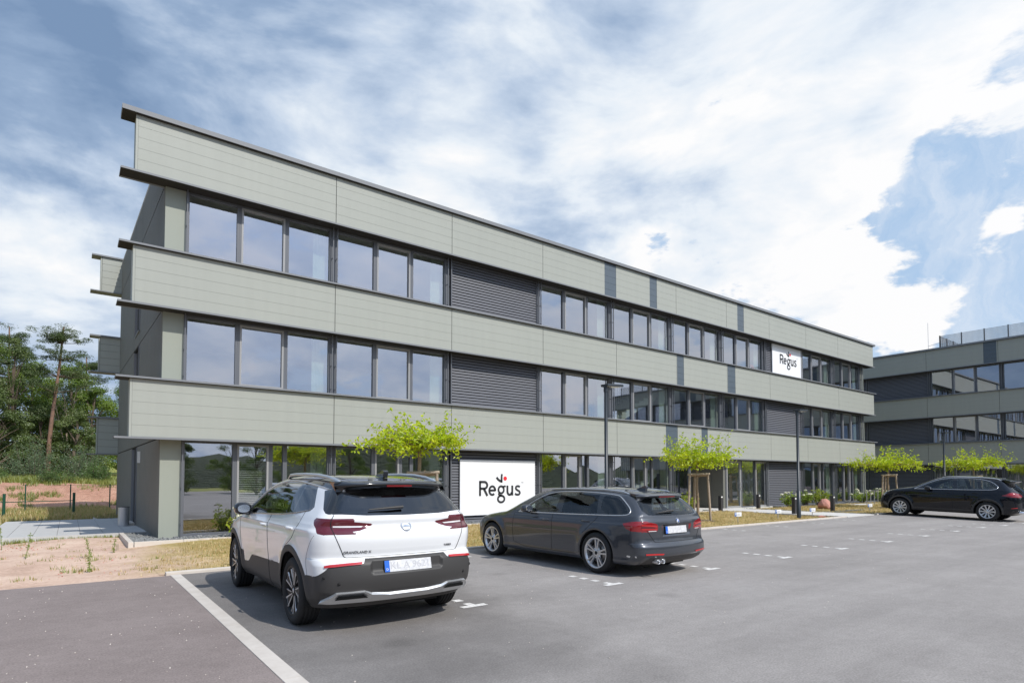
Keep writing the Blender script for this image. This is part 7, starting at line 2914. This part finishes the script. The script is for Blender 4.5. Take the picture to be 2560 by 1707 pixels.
boulder('boulder', 'big rough red sandstone boulder on the lawn beside the bollard', (24.1, -2.75, -.05), .43, .36, .36, 6)
boulder('boulder', 'small flat red stone on the gravel by the path', (17.45, -5.7, -.02), .22, .15, .06, 8)
pg = MB()
pg.box(-.022, .022, -.015, .015, -.1, .15)
tag(pg.build('marker_peg', 'wood_grey', bevel=.004, loc=(-5.27, -1.15, -.08)), 'short pale wooden peg standing in the bare soil by the kerb corner', 'peg')

# litter bin by the side door
bn = thing('litter_bin', 'grey metal litter bin standing on the paving by the end wall', 'bin', (-4.78, 5.0, .05))
b = MB()
pts = round_poly([(-.15, -.11), (.15, -.11), (.15, .11), (-.15, .11)], 3)
b.prism(pts, 2, 0, .60, 0, True)
b.build('body', 'steel', bn)
b = MB()
pts2 = [(u * 1.02, v * 1.02) for u, v in pts]
b.prism(pts2, 2, .585, .605)
b.build('rim', 'anthracite_deep', bn)

# railing
rl = thing('railing', 'low grey metal railing on the lawn before the hydrangeas', 'railing', (31.2, -1.9, 0), R(12))
for i in range(3):
    b = MB()
    b.tube([((i - .5) * 1.15, 0, -.05), ((i - .5) * 1.15, 0, .80)], .024, 8)
    b.build('post', 'steel', rl)
b = MB()
b.tube([(-.575, 0, .80), (3.2, 0, .80)], .024, 8)
b.build('handrail', 'steel', rl)
b = MB()
b.tube([(2.875, 0, -.05), (2.875, 0, .80)], .024, 8)
b.build('post', 'steel', rl)


# green fences at the foot of the bank: posts, rails and wire mesh
def fence(name, label, pts, h, rail_h, pr, mesh_to=None, braces=()):
    root = thing(name, label, 'fence', (pts[0][0], pts[0][1], 0))
    o0 = Vector((pts[0][0], pts[0][1], 0))
    for x, y in pts:
        b = MB()
        p = Vector((x, y, 0)) - o0
        b.tube([p + Vector((0, 0, -.2)), p + Vector((0, 0, h))], pr, 8)
        b.build('post', 'fence_green', root)
    b = MB()
    for (x0, y0), (x1, y1) in zip(pts[:-1], pts[1:]):
        a, c = Vector((x0, y0, rail_h)) - o0, Vector((x1, y1, rail_h)) - o0
        b.tube([a, c], .016 if mesh_to is None else .006, 6)
    b.build('rail', 'fence_green', root)
    if mesh_to:
        b = MB()
        for (x0, y0), (x1, y1) in zip(pts[:-1], pts[1:]):
            L = math.hypot(x1 - x0, y1 - y0)
            n = int(L / .07)
            hh = mesh_to
            for i in range(-int(hh / .07), n):
                for sgn in (1, -1):
                    ua, ub = i * .07, i * .07 + hh
                    za, zb = 0, hh
                    if ua < 0:
                        za, ua = -ua, 0
                    if ub > L:
                        zb, ub = hh - (ub - L), L
                    if zb <= za:
                        continue
                    if sgn < 0:
                        za, zb = hh - za, hh - zb
                    A = Vector((x0 + (x1 - x0) * ua / L, y0 + (y1 - y0) * ua / L, za)) - o0
                    Bv = Vector((x0 + (x1 - x0) * ub / L, y0 + (y1 - y0) * ub / L, zb)) - o0
                    d = (Bv - A).normalized().cross(Vector((0, 1, 0))) * .0012
                    b.add([A - d, A + d, Bv + d, Bv - d], [(0, 1, 2, 3)])
        b.build('wire_mesh', 'fence_green', root)
    return root


fence('wire_fence', 'green wire-mesh fence with slim posts at the foot of the earth bank', [(-13.5, 17.6), (-10.6, 17.7), (-7.72, 17.85), (-6.08, 18.1), (-4.52, 18.4), (-1.5, 18.9)], 1.28, 1.22, .026, 1.18)
fence('rail_fence', 'green rail between two stout posts in front of the wire fence', [(-12.2, 12.9), (-8.14, 13.1), (-5.97, 14.0)], .95, .62, .05)

# cars across the car park, seen only as reflections in the glass
for src, x, y, rz_, lb in ((grey_estate, -9.6, -27, R(176), 'dark estate car facing the building, mirrored in the first ground-floor window'),
                           (black_suv, -6.9, -27.3, R(183), 'black off-roader across the car park, mirrored in the ground-floor glass'),
                           (grey_estate, 13.5, -27.2, R(180), 'dark estate car across the car park, mirrored behind the estate in the bays'),
                           (black_suv, 18.5, -27, R(178), 'black off-roader across the car park, mirrored in the far ground-floor glass')):
    o = dup(src, (x, y, lot_z(x, y)), rz_, lb, 'cars parked across the car park, behind the camera')
    o.rotation_euler = (0, 0, rz_)
